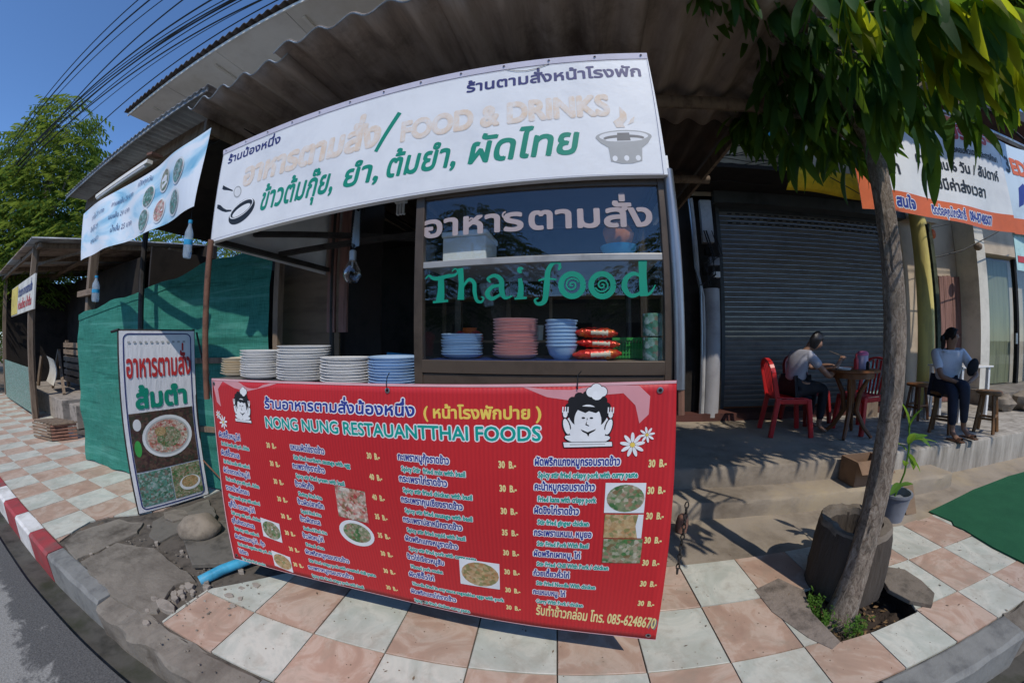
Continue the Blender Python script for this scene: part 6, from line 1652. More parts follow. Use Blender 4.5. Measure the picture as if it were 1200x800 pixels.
# small things by the steps
bx = thing('cardboard_box', 'open brown cardboard box standing on the lower step behind the tree', 'box', (2.66, 2.72, .17))
cbm = mat('brown_cardboard', (.20, .12, .07), .85, var=.3, scale=6, bump=.2)
for a in ((2.50, 2.52, 2.62, 2.84), (2.84, 2.86, 2.62, 2.84), (2.52, 2.84, 2.62, 2.635), (2.52, 2.84, 2.825, 2.84)): MB().box(a[0], a[1], a[2], a[3], .172, .40).build('panel', cbm, bx)
MB().add([(2.50, 2.615, .40), (2.86, 2.615, .40), (2.88, 2.52, .30), (2.48, 2.52, .32)], [(0, 1, 2, 3)]).build('flap', cbm, bx, solid=.004)
o = MB().bar((2.92, 2.30, .0), (2.94, 2.42, .22), .13, .025, (0, 1, 0)).build('brown_board', M['plywood']); tag(o, 'small brown board leaning at the end of the lower step', 'board')
o = MB().lathe([(0, 0), (.045, 0), (.05, .06), (.04, .12), (.02, .14), (0, .14)], (.82, 2.42, .02), 14).build('clay_pot', M['brick'], smooth=True); tag(o, 'little clay pot at the foot of the lower step beside the cart', 'pot')

# planter, pot plant
pl = thing('planter_ring', 'big mossy broken cement ring standing behind the tree trunk', 'planter', (1.69, 1.68, 0))
def ringf(u, v):
    a = u * 2 * math.pi; prof_ = [(.235, -.01), (.238, .10), (.230, .24), (.220, .36), (.210, .425), (.203, .44), (.155, .435), (.145, .37), (.14, .25)]
    i = min(int(v * 8), 7); t = v * 8 - i; r_ = prof_[i][0] * (1 - t) + prof_[i + 1][0] * t; z = prof_[i][1] * (1 - t) + prof_[i + 1][1] * t
    d_ = noise.noise(Vector((math.cos(a) * 2, math.sin(a) * 2, z * 3))) * .010 + noise.noise(Vector((math.cos(a) * 7, math.sin(a) * 7, z * 16))) * .007
    if z > .33: z -= .03 * max(0, math.cos(a - R(235))) ** 3 + .02 * noise.noise(Vector((a * 3, 1, 1)))
    return (1.69 + (r_ + d_) * math.cos(a) - z * .03, 1.68 + (r_ + d_) * math.sin(a), z)
pm_ = MB().grid(ringf, 56, 24)
pm_.m = [1 if (sum(pm_.v[k].z for k in f) / 4 > .395) else 0 for f in pm_.f]
pm_.build('ring', [M['planter'], M['planter_rim']], pl, smooth=True)
MB().grid(lambda u, v: (1.69 + .17 * (2 * u - 1) * (1 - .3 * (2 * v - 1) ** 2), 1.68 + .17 * (2 * v - 1) * (1 - .3 * (2 * u - 1) ** 2), .20 + .03 * noise.noise(Vector((u * 5, v * 5, 0)))), 14, 14).build('earth_fill', M['soil'], pl, smooth=True)
pp_ = thing('potted_plant', 'grey plastic pot with a tall leafy shoot on top of the cement ring', 'potted plant', (1.93, 1.70, .42))
MB().lathe([(0, .40), (.075, .40), (.098, .555), (.107, .56), (.107, .575), (.094, .575), (.085, .53), (0, .53)], (1.95, 1.68, 0), 22).build('pot', M['greypot'], pp_, smooth=True)
tube('stem', M['weed'], pp_, [(1.95, 1.68, .53), (2.0, 1.68, .68), (2.03, 1.70, .82), (2.04, 1.73, .95)], .006, 6)
def leaf_mb(L_, W_, curl=.25, fold=.12, n_=6, m=None, pts=None):
    """blade along +x, drooping"""
    mb_ = MB()
    for i in range(n_ + 1):
        t = i / n_; wv = W_ * (math.sin(math.pi * min(1, t * .93 + .04)) ** .8) * (1 - .25 * t)
        if i == n_: wv = .0006
        if i == 0: wv = .003
        x = L_ * t * (1 - .12 * t); z = -curl * L_ * t * t
        for s, h_ in ((-1, 1), (0, 0), (1, 1)): mb_.v.append(Vector((x, s * wv / 2, z + h_ * fold * wv)))
    for i in range(n_):
        for k in range(2):
            b = i * 3 + k; mb_.f.append([b, b + 3, b + 4, b + 1]); mb_.m.append(0)
    return mb_
def place_leaf(o, p, direction, roll=0):
    d = Vector(direction).normalized(); q = d.to_track_quat('X', 'Z')
    o.rotation_mode = 'QUATERNION'
    from mathutils import Quaternion
    o.rotation_quaternion = q @ Quaternion((1, 0, 0), roll); o.location = p
lf0 = None
for k, (p, d, s) in enumerate((((2.04, 1.73, .93), (.1, -.2, 1), .16), ((2.03, 1.71, .86), (.8, -.3, .5), .15), ((2.02, 1.70, .80), (.7, .1, -.5), .18), ((2.0, 1.69, .72), (-.5, -.5, .7), .13), ((2.03, 1.71, .84), (-.3, -.5, .9), .15), ((1.98, 1.68, .62), (-.8, -.4, .0), .16), ((1.97, 1.68, .60), (.8, -.2, .3), .12), ((2.03, 1.72, .78), (.5, -.6, -.4), .15), ((2.04, 1.73, .94), (-.15, .1, 1), .2), ((2.05, 1.73, .9), (.9, -.5, -.25), .2), ((2.04, 1.72, .86), (.75, -.7, .35), .19), ((2.03, 1.71, .80), (-.6, .2, .6), .16))):
    if k == 0: o = leaf_mb(1, .34).build('leaf', M['weed'], local=True); lf0 = o
    else: o = lf0.copy(); col.objects.link(o)
    place_leaf(o, Vector(p) - Vector((1.93, 1.70, .42)), d, rng.uniform(-.5, .5)); o.scale = (s, s, s); o.parent = pp_
# weeds in the pit
def weed(x, y, h_, n_, label, grp='weeds round the tree pit'):
    mb_ = MB()
    for k in range(n_):
        a = rng.uniform(0, 6.28); r_ = rng.uniform(.01, .05); bx_, by_ = x + r_ * math.cos(a), y + r_ * math.sin(a)
        hh = h_ * rng.uniform(.5, 1); tip = Vector((bx_ + rng.uniform(-.04, .04), by_ + rng.uniform(-.04, .04), -.10 + hh))
        mb_.tube([(bx_, by_, -.12), tip], .0012, 3, cap=False)
        for j in range(9):
            t = rng.uniform(.3, 1); q = Vector((bx_, by_, -.12)).lerp(tip, t); b = rng.uniform(0, 6.28); l_ = rng.uniform(.010, .024); e = Vector((math.cos(b), math.sin(b), rng.uniform(-.2, .8))) * l_; sd = Vector((-math.sin(b), math.cos(b), 0)) * l_ * .3
            mb_.add([q, q + e * .5 + sd, q + e, q + e * .5 - sd], [(0, 1, 2, 3)])
    o = mb_.build('weed', M['weed']); tag(o, label, 'weed', grp)
weed(1.40, 1.56, .16, 26, 'low green weed clump at the left rim of the tree pit'); weed(1.42, 1.43, .14, 22, 'green weed clump at the front left rim of the tree pit'); weed(1.56, 1.345, .15, 20, 'feathery green weed clump right in front of the trunk foot'); weed(1.36, 1.65, .10, 12, 'tiny weed at the back left corner of the tree pit')
lt_ = MB()
for k in range(46):
    x, y = rng.uniform(1.45, 1.95), rng.uniform(1.28, 1.58); s = rng.uniform(.02, .05); a = rng.uniform(0, 6.28)
    e = Vector((math.cos(a), math.sin(a), rng.uniform(-.1, .3))) * s; sd = Vector((-math.sin(a), math.cos(a), rng.uniform(-.3, .3))) * s * .25; q = Vector((x, y, -.10))
    lt_.add([q, q + e * .5 + sd, q + e, q + e * .5 - sd], [(0, 1, 2, 3)])
tag(lt_.build('leaf_litter', mat('dry_leaf', (.20, .12, .055), .8, var=.4, scale=12)), kind='stuff')
for k, (x, y) in enumerate(((1.47, 1.60), (1.46, 1.50), (1.52, 1.68))):
    o = MB().box(-.05, .05, -.03, .03, 0, .06).build('pit_brick', M['brick'], local=True, bevel=.004); o.location = (x, y, -.11); o.rotation_euler = (.2, .15, k * 1.1); tag(o, ('red brick lump in the pit behind the left weeds', 'red brick lump in the pit against the trunk foot', 'rearmost brick lump in the tree pit')[k], 'brick')

# ================================================================ people
def skin(name, nodes, edges, m, parent, root, subd=2):
    keys = list(nodes); me = bpy.data.meshes.new(name); O = WL[parent] if parent else Vector((0, 0, 0))
    me.from_pydata([Vector(nodes[k][0]) - O for k in keys], [(keys.index(a), keys.index(b)) for a, b in edges], [])
    o = bpy.data.objects.new(name, me); col.objects.link(o)
    md = o.modifiers.new('skin', 'SKIN'); md.use_smooth_shade = True
    sv = me.skin_vertices[0].data
    for i, k in enumerate(keys):
        r_ = nodes[k][1]; sv[i].radius = r_ if isinstance(r_, tuple) else (r_, r_); sv[i].use_root = (k == root)
    s2_ = o.modifiers.new('sub', 'SUBSURF'); s2_.levels = subd; s2_.render_levels = subd
    dg = bpy.context.evaluated_depsgraph_get(); me2 = bpy.data.meshes.new_from_object(o.evaluated_get(dg))
    bpy.data.objects.remove(o); me2.name = name; me2.materials.clear(); me2.materials.append(m)
    me2.polygons.foreach_set('use_smooth', [True] * len(me2.polygons))
    o = bpy.data.objects.new(name, me2); col.objects.link(o); o.parent = parent; WL[o] = O
    return o
def V3(*a): return Vector(a)
def person(label, J, parts):
    """J: joint positions. one continuous body; clothes and hair as children"""
    body_root = J['pelvis']
    t = thing('person', label, 'person', (J['pelvis'].x, J['pelvis'].y, ZP))
    n_ = {}; e = []
    def N_(k, p, r_): n_[k] = (p, r_)
    N_('pelvis', J['pelvis'], .10); N_('waist', J['pelvis'].lerp(J['chest'], .45), .08); N_('chest', J['chest'], (.082, .075)); N_('neckb', J['neck'].lerp(J['chest'], .25), .055); N_('neck', J['neck'], .045)
    hd = J['head']; up_ = (hd - J['neck']).normalized()
    f = J['face'].normalized(); sd = f.cross(up_).normalized(); u_ = sd.cross(f).normalized()
    N_('skull', hd - u_ * .02 - f * .012, .078); N_('crown', hd + u_ * .045 - f * .01, .085); N_('jaw', hd + f * .036 - u_ * .062, .042); e += [('skull', 'jaw')]
    e += [('pelvis', 'waist'), ('waist', 'chest'), ('chest', 'neckb'), ('neckb', 'neck'), ('neck', 'skull'), ('skull', 'crown')]
    for s in 'RL':
        N_('sh' + s, J['sh' + s], .042); N_('el' + s, J['el' + s], .036); N_('wr' + s, J['wr' + s], .024)
        fd = J['hd' + s]; w_ = J['wr' + s]; N_('pa' + s, w_.lerp(fd, .45), (.030, .016))
        e += [('chest', 'sh' + s), ('sh' + s, 'el' + s), ('el' + s, 'wr' + s), ('wr' + s, 'pa' + s)]
        d = (fd - w_).normalized(); sd = d.cross(Vector((0, 0, 1))).normalized(); dn = sd.cross(d).normalized()
        for k in range(4):
            of = sd * ((k - 1.5) * .017); ln = (.072, .082, .078, .062)[k]
            a = w_.lerp(fd, .55) + of; m1 = a + d * ln * .5 - dn * (.006 if dn.z > 0 else -.006); tp = a + d * ln * .85 - dn * (.028 if dn.z > 0 else -.028)
            N_('f%d%s' % (k, s), a + d * .02, .0085); N_('g%d%s' % (k, s), m1, .0078); N_('h%d%s' % (k, s), tp, .0065)
            e += [('pa' + s, 'f%d%s' % (k, s)), ('f%d%s' % (k, s), 'g%d%s' % (k, s)), ('g%d%s' % (k, s), 'h%d%s' % (k, s))]
        tb = w_.lerp(fd, .25) + sd * (.03 if s == 'R' else -.03); N_('t0' + s, tb, .010); N_('t1' + s, tb + d * .035 + sd * (.012 if s == 'R' else -.012), .008)
        e += [('pa' + s, 't0' + s), ('t0' + s, 't1' + s)]
        N_('hip' + s, J['hip' + s], .085); N_('kn' + s, J['kn' + s], .056); N_('cf' + s, J['kn' + s].lerp(J['an' + s], .35), .048); N_('an' + s, J['an' + s], .032); N_('ft' + s, J['an' + s].lerp(J['toe' + s], .55) - Vector((0, 0, .018)), (.036, .024)); N_('toe' + s, J['toe' + s], (.034, .014))
        e += [('pelvis', 'hip' + s), ('hip' + s, 'kn' + s), ('kn' + s, 'cf' + s), ('cf' + s, 'an' + s), ('an' + s, 'ft' + s), ('ft' + s, 'toe' + s)]
    skin('body', n_, e, M['skin'], t, 'pelvis', 2)
    # shirt
    c = {}; ce = []
    c['p'] = (J['pelvis'] + Vector((0, 0, .03)), (.165, .15)); c['w'] = (n_['waist'][0], (.142, .12)); c['c'] = (J['chest'], (.158, .128)); c['n'] = (J['neck'].lerp(J['chest'], .35), .075)
    ce += [('p', 'w'), ('w', 'c'), ('c', 'n')]
    for s in 'RL':
        c['s' + s] = (J['sh' + s], .070); c['e' + s] = (J['sh' + s].lerp(J['el' + s], parts.get('sleeve', .6)), .058)
        ce += [('c', 's' + s), ('s' + s, 'e' + s)]
    skin('shirt', c, ce, parts['shirt'], t, 'p', 2)
    # trousers
    c = {'p': (J['pelvis'] - Vector((0, 0, .03)), (.15, .135))}; ce = []
    for s in 'RL':
        c['h' + s] = (J['hip' + s], .115); c['k' + s] = (J['kn' + s], .070); c['m' + s] = (J['kn' + s].lerp(J['an' + s], .45), .058); c['a' + s] = (J['kn' + s].lerp(J['an' + s], .88), .045)
        ce += [('p', 'h' + s), ('h' + s, 'k' + s), ('k' + s, 'm' + s), ('m' + s, 'a' + s)]
    skin('trousers', c, ce, parts['trousers'], t, 'p', 2)
    # face features
    MB().ball(hd + f * .070 - u_ * .016, .010, .012, .018, 8).build('nose', M['skin'], t, smooth=True)
    for s in (-1, 1):
        MB().ball(hd + f * .066 + sd * s * .028 + u_ * .008, .010, .010, .005, 8).build('eye', M['blackcloth'], t, smooth=True)
        if not parts.get('wide'): MB().ball(hd + sd * s * .076 - f * .005, .012, .016, .024, 8).build('ear', M['skin'], t, smooth=True)
        MB().bar(hd + f * .076 + sd * s * .018 + u_ * .026, hd + f * .066 + sd * s * .044 + u_ * .024, .005, .006).build('eyebrow', M['hair'], t)
    MB().ball(hd + f * .064 - u_ * .050, .014, .014, .004, 8).build('mouth', plain('lip', (.30, .10, .09), .5) if 'lip' not in bpy.data.materials else bpy.data.materials['lip'], t, smooth=True)
    # hair cap + length
    hm2 = MB()
    hair_len = parts.get('hair', .16)
    def hf(u, v):
        a = u * 2 * math.pi; ss_ = lambda a, b, x: (lambda q: q * q * (3 - 2 * q))(min(1, max(0, (x - a) / (b - a))))
        th = v * math.pi * ((.70 - .40 * ss_(.25, .85, math.sin(a))) if parts.get('wide') else (.64 - .38 * ss_(-.55, .35, math.sin(a))))
        d = (u_ * math.cos(th) + (sd * math.cos(a) + f * math.sin(a)) * math.sin(th))
        fr_ = max(0, math.sin(a))
        r_ = .088 + (.012 if parts.get('wide') else 0) - .006 * ss_(-.3, .6, math.sin(a)) + .008 * noise.noise(Vector((math.cos(a) * 3, math.sin(a) * 3, v * 4)))
        p = hd + u_ * .012 + d * r_
        if v > .7 and fr_ < (.5 if parts.get('wide') else .12): p = p - Vector((0, 0, 1)) * hair_len * (v - .7) * 3.3 * (1 - fr_ * 1.2) + f * -.01
        return p
    hm2.grid(hf, 28, 16).build('hair', M['hair'], t, smooth=True)
    return t
A = Vector((.8, -.6, 0)); FW = Vector((-.6, -.8, 0))
J = dict(pelvis=V3(4.52, 3.32, .92), chest=V3(4.50, 3.27, 1.20), neck=V3(4.475, 3.23, 1.355), head=V3(4.46, 3.20, 1.485), face=V3(.55, -.80, -.05),
  shR=V3(4.49, 3.27, 1.285) - A * .165, shL=V3(4.49, 3.27, 1.285) + A * .165, elR=V3(4.29, 3.22, 1.03), elL=V3(4.62, 2.97, 1.05), wrR=V3(4.36, 3.04, .975), hdR=V3(4.42, 2.93, .965), wrL=V3(4.46, 2.95, .99), hdL=V3(4.38, 2.98, .95),
  hipR=V3(4.46, 3.34, .90), hipL=V3(4.57, 3.26, .90), knR=V3(4.27, 3.03, .90), knL=V3(4.34, 2.93, .955), anR=V3(4.31, 3.02, .44), toeR=V3(4.28, 2.88, .372), anL=V3(4.49, 3.0, .47), toeL=V3(4.50, 2.86, .39))
w2 = person('woman in a white blouse and dark trousers sitting on a stool, looking right', J, dict(shirt=M['shirt_white'], trousers=M['jeans'], sleeve=.75, hair=.03))
MB().ball(J['head'] - J['face'].normalized() * .11 - Vector((0, 0, .04)), .035, .035, .05, 10).build('hair_bun', M['hair'], w2, smooth=True)
MB().tube([J['head'] - J['face'].normalized() * .10 - Vector((0, 0, .06)), J['head'] - J['face'].normalized() * .12 - Vector((0, 0, .22))], [.03, .012], 8).build('ponytail', M['hair'], w2, smooth=True)
for s in 'RL':
    sa = MB().box(-.036, .036, -.045, .165, -.014, .0).add([(-.042, -.02, .0), (-.02, -.02, .034), (.02, -.02, .034), (.042, -.02, .0), (-.042, .02, .0), (-.02, .02, .036), (.02, .02, .036), (.042, .02, .0)], [(0, 1, 5, 4), (1, 2, 6, 5), (2, 3, 7, 6)]).build('sandal', M['sandal'], local=True)
    sa.parent = w2; sa.location = J['toe' + s] - Vector((J['pelvis'].x, J['pelvis'].y, ZP)) + Vector((0, 0, -.004))
fo = MB().ball((0, 0, 0), .065, .03, .105, 18).build('hand_bag', M['blackcloth'], local=True, smooth=True); fo.location = (4.58, 3.00, 1.14); fo.rotation_euler = (.1, .30, R(-38)); tag(fo, 'rounded black bag held under the arm of the seated woman', 'bag')
B_ = Vector((.1, -1, 0)).normalized()
J = dict(pelvis=V3(2.58, 3.85, .92), chest=V3(2.61, 3.83, 1.19), neck=V3(2.73, 3.80, 1.335), head=V3(2.84, 3.78, 1.425), face=V3(.88, -.10, -.42),
  shR=V3(2.65, 3.67, 1.265), shL=V3(2.65, 3.99, 1.265), elR=V3(2.86, 3.56, 1.03), elL=V3(2.92, 4.0, 1.10), wrR=V3(3.05, 3.62, 1.20), hdR=V3(3.13, 3.66, 1.26), wrL=V3(3.02, 3.85, 1.14), hdL=V3(3.10, 3.78, 1.15),
  hipR=V3(2.60, 3.78, .90), hipL=V3(2.60, 3.94, .90), knR=V3(2.93, 3.74, .89), knL=V3(2.94, 3.98, .89), anR=V3(2.90, 3.76, .45), toeR=V3(3.02, 3.75, .378), anL=V3(2.92, 3.98, .45), toeL=V3(3.04, 3.97, .378))
w1 = person('person in a grey T-shirt bent over a meal at the round table', J, dict(shirt=M['shirt_grey'], trousers=M['blackcloth'], sleeve=.55, hair=.055, wide=1))
tube('bag_strap', M['blackcloth'], w1, [(2.62, 3.70, 1.27), (2.60, 3.68, 1.15), (2.66, 3.70, 1.0), (2.72, 3.76, .93)], .008, 5)
ck = thing('chopsticks', 'pair of chopsticks raised in the hand of the eating person', 'chopsticks', (3.13, 3.66, 1.26))
for k in (0, 1): tube('stick', M['wood'], ck, [(3.14, 3.665 + k * .01, 1.25), (2.98, 3.72 + k * .01, 1.31)], .003, 5)
# ================================================================ street tree (foreground)
tree = thing('street_tree', 'slender tree with long drooping leaves growing from a pit in the pavement', 'tree', (1.56, 1.46, -.12))
def barkf(u, v):
    a = u * 2 * math.pi; z = -.14 + 3.2 * v
    cx = 1.556 + .012 * math.sin(z * 2) + .02 * z * .5; cy = 1.46 + .014 * math.sin(z * 1.7 + 1)
    r_ = .062 - .006 * z + .05 * math.exp(-(z + .14) * 5.5) 
    r_ += .006 * noise.noise(Vector((math.cos(a) * 3, math.sin(a) * 3, z * 2.2))) + .004 * noise.noise(Vector((math.cos(a) * 9, math.sin(a) * 9, z * 5))) + .012 * math.exp(-(z + .14) * 6) * math.sin(a * 4 + 1)
    return (cx + r_ * math.cos(a), cy + r_ * math.sin(a), z)
MB().grid(barkf, 36, 90).build('trunk', M['bark'], tree, smooth=True)
TOP = Vector((1.60, 1.46, 2.9))
branches = [((1.59, 1.46, 2.35), (1.35, 1.40, 2.75), (1.05, 1.35, 2.95)), ((1.59, 1.46, 2.45), (1.85, 1.30, 2.8), (2.15, 1.15, 2.95)), ((1.60, 1.46, 2.6), (1.7, 1.8, 3.0), (1.9, 2.2, 3.2)),
            ((1.6, 1.46, 2.7), (1.45, 1.1, 3.1), (1.4, .8, 3.3)), ((1.6, 1.46, 2.9), (2.0, 1.6, 3.4), (2.4, 1.7, 3.6)), ((1.59, 1.46, 2.55), (1.9, 1.05, 2.75), (2.2, .75, 2.8)), ((1.6, 1.46, 2.9), (1.6, 1.45, 3.5), (1.55, 1.5, 4.1)), ((1.59, 1.46, 2.4), (1.38, 1.6, 2.65), (1.18, 1.8, 2.8))]
for b in branches: MB().tube(b, [.03, .02, .010], 8).build('branch', M['bark'], tree, smooth=True)
# leaf clusters: position, leaves, pale?
CL = [((0.74, 1.279, 3.1), 9, False, 0.22), ((0.794, 1.173, 3.021), 9, False, 0.22), ((1.0, 1.211, 3.011), 10, False, 0.22), ((1.14, 1.35, 2.943), 10, False, 0.24), ((1.234, 1.419, 2.794), 8, False, 0.24), ((1.208, 1.617, 2.769), 7, False, 0.24), ((1.221, 1.657, 2.496), 8, False, 0.22), ((1.167, 1.835, 2.704), 5, False, 0.2), ((1.141, 1.119, 2.832), 10, False, 0.24), ((1.183, 1.125, 2.625), 9, False, 0.24), ((1.197, 0.995, 2.726), 10, False, 0.25), ((1.217, 1.012, 2.522), 8, False, 0.26), ((1.229, 1.107, 2.405), 7, False, 0.25), ((1.264, 0.923, 2.547), 9, False, 0.26), ((1.322, 0.967, 2.432), 8, False, 0.25), ((1.379, 1.001, 2.311), 8, False, 0.23), ((1.507, 1.078, 2.223), 6, False, 0.22), ((1.211, 0.754, 2.568), 10, False, 0.26), ((1.156, 0.749, 2.628), 8, False, 0.26), ((1.276, 0.79, 2.464), 9, True, 0.25), ((1.299, 0.682, 2.513), 9, True, 0.24), ((1.407, 0.845, 2.428), 8, False, 0.25), ((1.354, 0.694, 2.432), 8, True, 0.24), ((1.351, 0.6, 2.497), 9, True, 0.24), ((1.399, 0.628, 2.413), 8, True, 0.24), ((1.4, 0.553, 2.458), 8, True, 0.22), ((1.526, 0.609, 2.425), 7, True, 0.22), ((1.549, 0.846, 2.41), 7, False, 0.25), ((1.607, 0.757, 2.389), 6, True, 0.2), ((1.636, 0.676, 2.4), 6, True, 0.2), ((1.547, 0.945, 2.316), 6, False, 0.23), ((1.673, 0.892, 2.373), 5, False, 0.2), ((0.966, 1.397, 3.021), 7, False, 0.2), ((0.63, 1.21, 3.067), 6, False, 0.18), ((1.119, 0.879, 2.73), 9, False, 0.25), ((1.066, 0.98, 2.85), 8, False, 0.25), ((1.13, 1.55, 2.912), 7, False, 0.23), ((1.279, 1.532, 2.613), 7, False, 0.23), ((1.291, 1.342, 2.641), 6, False, 0.24), ((1.359, 1.109, 2.431), 6, False, 0.24), ((1.264, 0.655, 2.572), 7, True, 0.25)]
lmesh = []
for k in range(5):
    o = leaf_mb(1, .195 + .03 * (k % 3), .15 + .30 * k / 4, .08 + .06 * (k % 3), 9).build('leaf', M['leaf'], local=True, smooth=True)
    lmesh.append(o.data)
    bpy.data.objects.remove(o)
lpale = []
for me in lmesh[:3]:
    m2 = me.copy(); m2.materials.clear(); m2.materials.append(M['leaf_pale']); lpale.append(m2)
TO = WL[tree]; nleaf = 0
hid = MB(); hid_t = MB()
def one_leaf(p, d, s, pale):
    global nleaf
    if nleaf < 300:
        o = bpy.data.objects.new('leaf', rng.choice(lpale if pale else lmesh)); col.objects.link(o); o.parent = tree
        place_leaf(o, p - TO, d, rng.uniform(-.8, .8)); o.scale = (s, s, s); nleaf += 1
    else:
        me = lmesh[nleaf % 5]; nleaf += 1
        d = d.normalized(); q = d.to_track_quat('X', 'Z').to_matrix() @ Matrix.Rotation(rng.uniform(-.8, .8), 3, 'X')
        (hid).add([p + q @ (v_.co * s) for v_ in me.vertices], [list(f.vertices) for f in me.polygons])
twm = MB()
for ic_, (p, n_, pale, s0) in enumerate(CL):
    if ic_ in (15, 16, 27, 32): n_ = max(2, n_ // 2)
    p = Vector(p); pale = pale or p.x / max(p.y, .1) > 1.2 and p.z > 2.65  # upper right clusters take the painted sunlit colour
    bb_ = min(branches, key=lambda b: (Vector(b[2]) - p).length)
    src = Vector(bb_[1]).lerp(Vector(bb_[2]), rng.random())
    mid = src.lerp(p, .5) + Vector((0, 0, .12))
    twm.tube([src, mid, p], [.007, .005, .003], 5)
    for k in range(n_):
        a = rng.uniform(0, 6.28); dn = rng.uniform(-2.6, -.6)
        d = Vector((math.cos(a), math.sin(a), dn))
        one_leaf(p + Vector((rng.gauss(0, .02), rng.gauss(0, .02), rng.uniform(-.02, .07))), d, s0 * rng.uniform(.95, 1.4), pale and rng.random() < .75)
twm.build('twig', M['bark'], tree)
# dense dark inner foliage round the fork and over the awning corner
for k in range(80):
    p = Vector((rng.uniform(1.2, 2.05), rng.uniform(1.25, 2.3), rng.uniform(2.78, 3.25)))
    if rng.random() < .35: p = Vector((rng.uniform(1.3, 1.75), rng.uniform(1.15, 1.8), rng.uniform(2.5, 2.9)))
    for j in range(7):
        b = rng.uniform(0, 6.28); one_leaf(p + Vector((rng.gauss(0, .03), rng.gauss(0, .03), rng.gauss(0, .02))), Vector((math.cos(b), math.sin(b), rng.uniform(-1.6, -.4))), rng.uniform(.24, .34), False)
for k in range(620):  # unseen crown mass added out of view to shade the platform
    p = Vector((rng.uniform(1.5, 5.9), rng.uniform(.62, 1.75), rng.uniform(3.75, 4.25)))
    for j in range(9):
        b = rng.uniform(0, 6.28); one_leaf(p + Vector((rng.gauss(0, .06), rng.gauss(0, .06), rng.gauss(0, .04))), Vector((math.cos(b), math.sin(b), rng.uniform(-1.2, -.1))), rng.uniform(.20, .28), False)
for b in (((1.62, 1.46, 2.9), (2.9, 1.5, 3.9), (4.4, 1.5, 4.4)), ((1.62, 1.46, 3.0), (2.6, 1.0, 3.9), (3.6, .8, 4.3)), ((2.9, 1.5, 3.9), (4.2, 1.0, 4.3), (5.6, .9, 4.4))): MB().tube(b, [.04, .025, .012], 7).build('branch', M['bark'], tree, smooth=True)  # limbs carrying the added shading crown
# crown above the picture, which shades the scene
for k in range(190):
    a = rng.uniform(0, 6.28); r_ = rng.uniform(.1, .95); p = Vector((1.75 + r_ * 1.0 * math.cos(a), 1.5 + r_ * .9 * math.sin(a), rng.uniform(2.95, 4.2)))
    if p.y < 1.35: continue
    for j in range(8):
        b = rng.uniform(0, 6.28); one_leaf(p, Vector((math.cos(b), math.sin(b), rng.uniform(-1.2, -.2))), rng.uniform(.16, .24), rng.random() < .12)
ho = hid.build('leaf_mass', M['leaf'], tree, smooth=True); ho['kind'] = 'stuff'

# ================================================================ background trees
def far_tree(label, base, h_, blobs, n_, leafs, m, seed, trunk_r=.15):
    r2 = random.Random(seed)
    t = thing('background_tree', label, 'tree', base, 'background trees')
    B = Vector(base)
    MB().tube([B, B + Vector((.1, .1, h_ * .35)), B + Vector((0, .2, h_ * .75))], [trunk_r, trunk_r * .75, trunk_r * .3], 9).build('trunk', M['bark'], t, smooth=True)
    br = MB()
    for c, r_ in blobs: br.tube([B + Vector((0, .1, h_ * .35)), Vector(c) - Vector((0, 0, r_ * .4))], [trunk_r * .45, .03], 6)
    br.build('limb', M['bark'], t, smooth=True)
    cm = MB()
    wts = [r_ ** 2 for c, r_ in blobs]
    for k in range(n_):
        c, r_ = r2.choices(blobs, wts)[0]; c = Vector(c)
        d = Vector((r2.gauss(0, 1), r2.gauss(0, 1), r2.gauss(0, 1))).normalized(); rr = r_ * (.45 + .6 * r2.random() ** .5)
        p = c + Vector((d.x * rr, d.y * rr, d.z * rr * .9)); 
        # compound drooping frond
        a = math.atan2(d.y, d.x) + r2.uniform(-.8, .8); L_ = leafs * r2.uniform(.7, 1.3); dr = r2.uniform(.2, .9)
        ax = Vector((math.cos(a), math.sin(a), .15)); sd = Vector((-math.sin(a), math.cos(a), 0))
        for i in range(5):
            t_ = (i + .5) / 5; q = p + ax * L_ * t_ - Vector((0, 0, dr * L_ * t_ * t_))
            for s in (-1, 1):
                e = (sd * s * .8 + ax * .35 - Vector((0, 0, .45 + dr * .5))).normalized() * L_ * .36 * (1 - .4 * abs(t_ - .5)); w_ = ax * L_ * .055
                cm.add([q, q + e * .5 + w_, q + e, q + e * .5 - w_], [(0, 1, 2, 3)])
    cm.build('crown', m, t)
far_tree('big bushy tree with drooping fronds beyond the far stall at left', (-17.5, 2.6, 0), 9.6,
  [((-17.5, 2.6, 6.2), 1.7), ((-16.3, 3.0, 6.6), 1.2), ((-18.3, 1.6, 6.6), 1.3), ((-15.4, 3.6, 5.3), 1.4), ((-16.5, 2.0, 4.6), 1.5), ((-18.6, 1.2, 4.8), 1.4), ((-15.2, 3.2, 4.0), 1.3), ((-17.0, 2.8, 8.3), 1.2), ((-16.4, 2.9, 9.3), .9), ((-18.5, 2.4, 8.2), 1.3), ((-15.6, 3.2, 7.6), .9), ((-14.3, 4.3, 4.6), 1.0), ((-20, 2, 5.8), 1.8), ((-18, 1.6, 3.2), 1.3), ((-16.2, 2.2, 3.2), 1.1)], 4600, .66, M['leaf_far'], 5, .22)
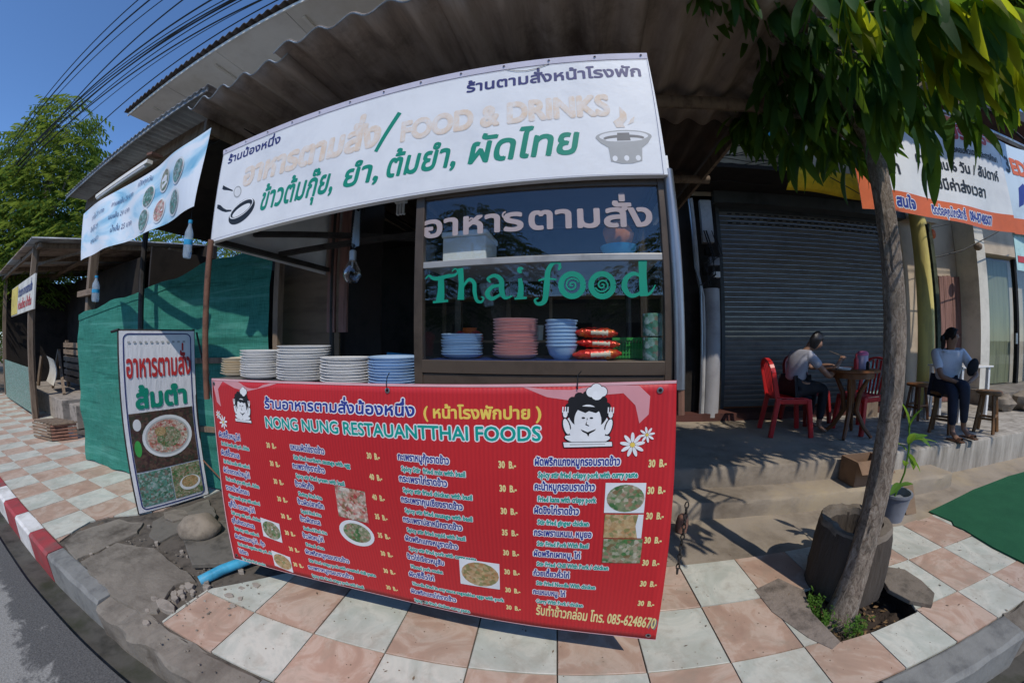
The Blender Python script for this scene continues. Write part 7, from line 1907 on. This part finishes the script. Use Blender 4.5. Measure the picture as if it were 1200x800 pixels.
far_tree('darker tree mass behind the far stall roof', (-13.5, 8.0, 0), 6.5, [((-13.5, 8, 4.8), 1.9), ((-11.5, 8.4, 4.3), 1.6), ((-15.5, 8, 4.6), 1.8), ((-9.5, 8.6, 3.8), 1.4)], 1800, .5, M['leaf_far'], 6, .2)
far_tree('low leafy tree at the left picture edge beside the pavement', (-19.5, .6, 0), 4.6, [((-19.5, .6, 3.0), 1.4), ((-20.5, 1.4, 4.2), 1.6), ((-18.4, 1.0, 2.2), .9)], 1400, .42, M['leaf_far'], 8, .16)
far_tree('row of trees closing the street at the far left', (-34, 3, 0), 8, [((-34, 2, 5), 3.2), ((-33, -2, 4.5), 3), ((-34, 6, 5), 3), ((-32, 0, 2.6), 2.4), ((-31, 3.6, 2.6), 2.4), ((-33, -6, 4.2), 3), ((-30, 1.2, 1.6), 1.6)], 2600, .8, M['leaf_far'], 12, .3)
far_tree('shrubby tree standing behind the far stall', (-21, 4.2, 0), 5, [((-21, 4.2, 3), 2), ((-20, 5.5, 2.4), 1.8), ((-22.5, 3, 2.4), 1.8), ((-19, 4.5, 1.6), 1.4)], 1500, .5, M['leaf_far'], 13, .2)
# houses and trees across the street: only seen mirrored in the cabinet glass
far_tree('tree across the street mirrored at the left of the cabinet glass', (-4.5, -12, 0), 7.5, [((-4.5, -12, 5.6), 1.9), ((-6.4, -12, 4.6), 1.6), ((-3.0, -12.5, 4.4), 1.5), ((-5.5, -12, 3.2), 1.5)], 1300, .6, M['leaf_dark'], 9, .2)
far_tree('tree across the street mirrored at the right of the cabinet glass', (4.5, -12, 0), 6.0, [((4.5, -12, 4.3), 2.0), ((6.9, -12, 3.9), 1.9), ((2.4, -12.5, 3.4), 1.5), ((9.5, -12.5, 4.4), 2.1)], 1300, .6, M['leaf_dark'], 10, .2)
oh = thing('house_across_street', 'long low house across the street, seen only as a reflection', 'house', (0, -15, 0))
box('wall', M['plaster'], oh, -14, 14, -18, -15, -.17, 3.2)
box('roof', M['roof_tile'], oh, -14.5, 14.5, -18.5, -14.4, 3.2, 3.5)
for k in range(9): box('window', M['black'], oh, -12.6 + k * 3, -11.3 + k * 3, -15.0, -14.97, .9, 2.2)
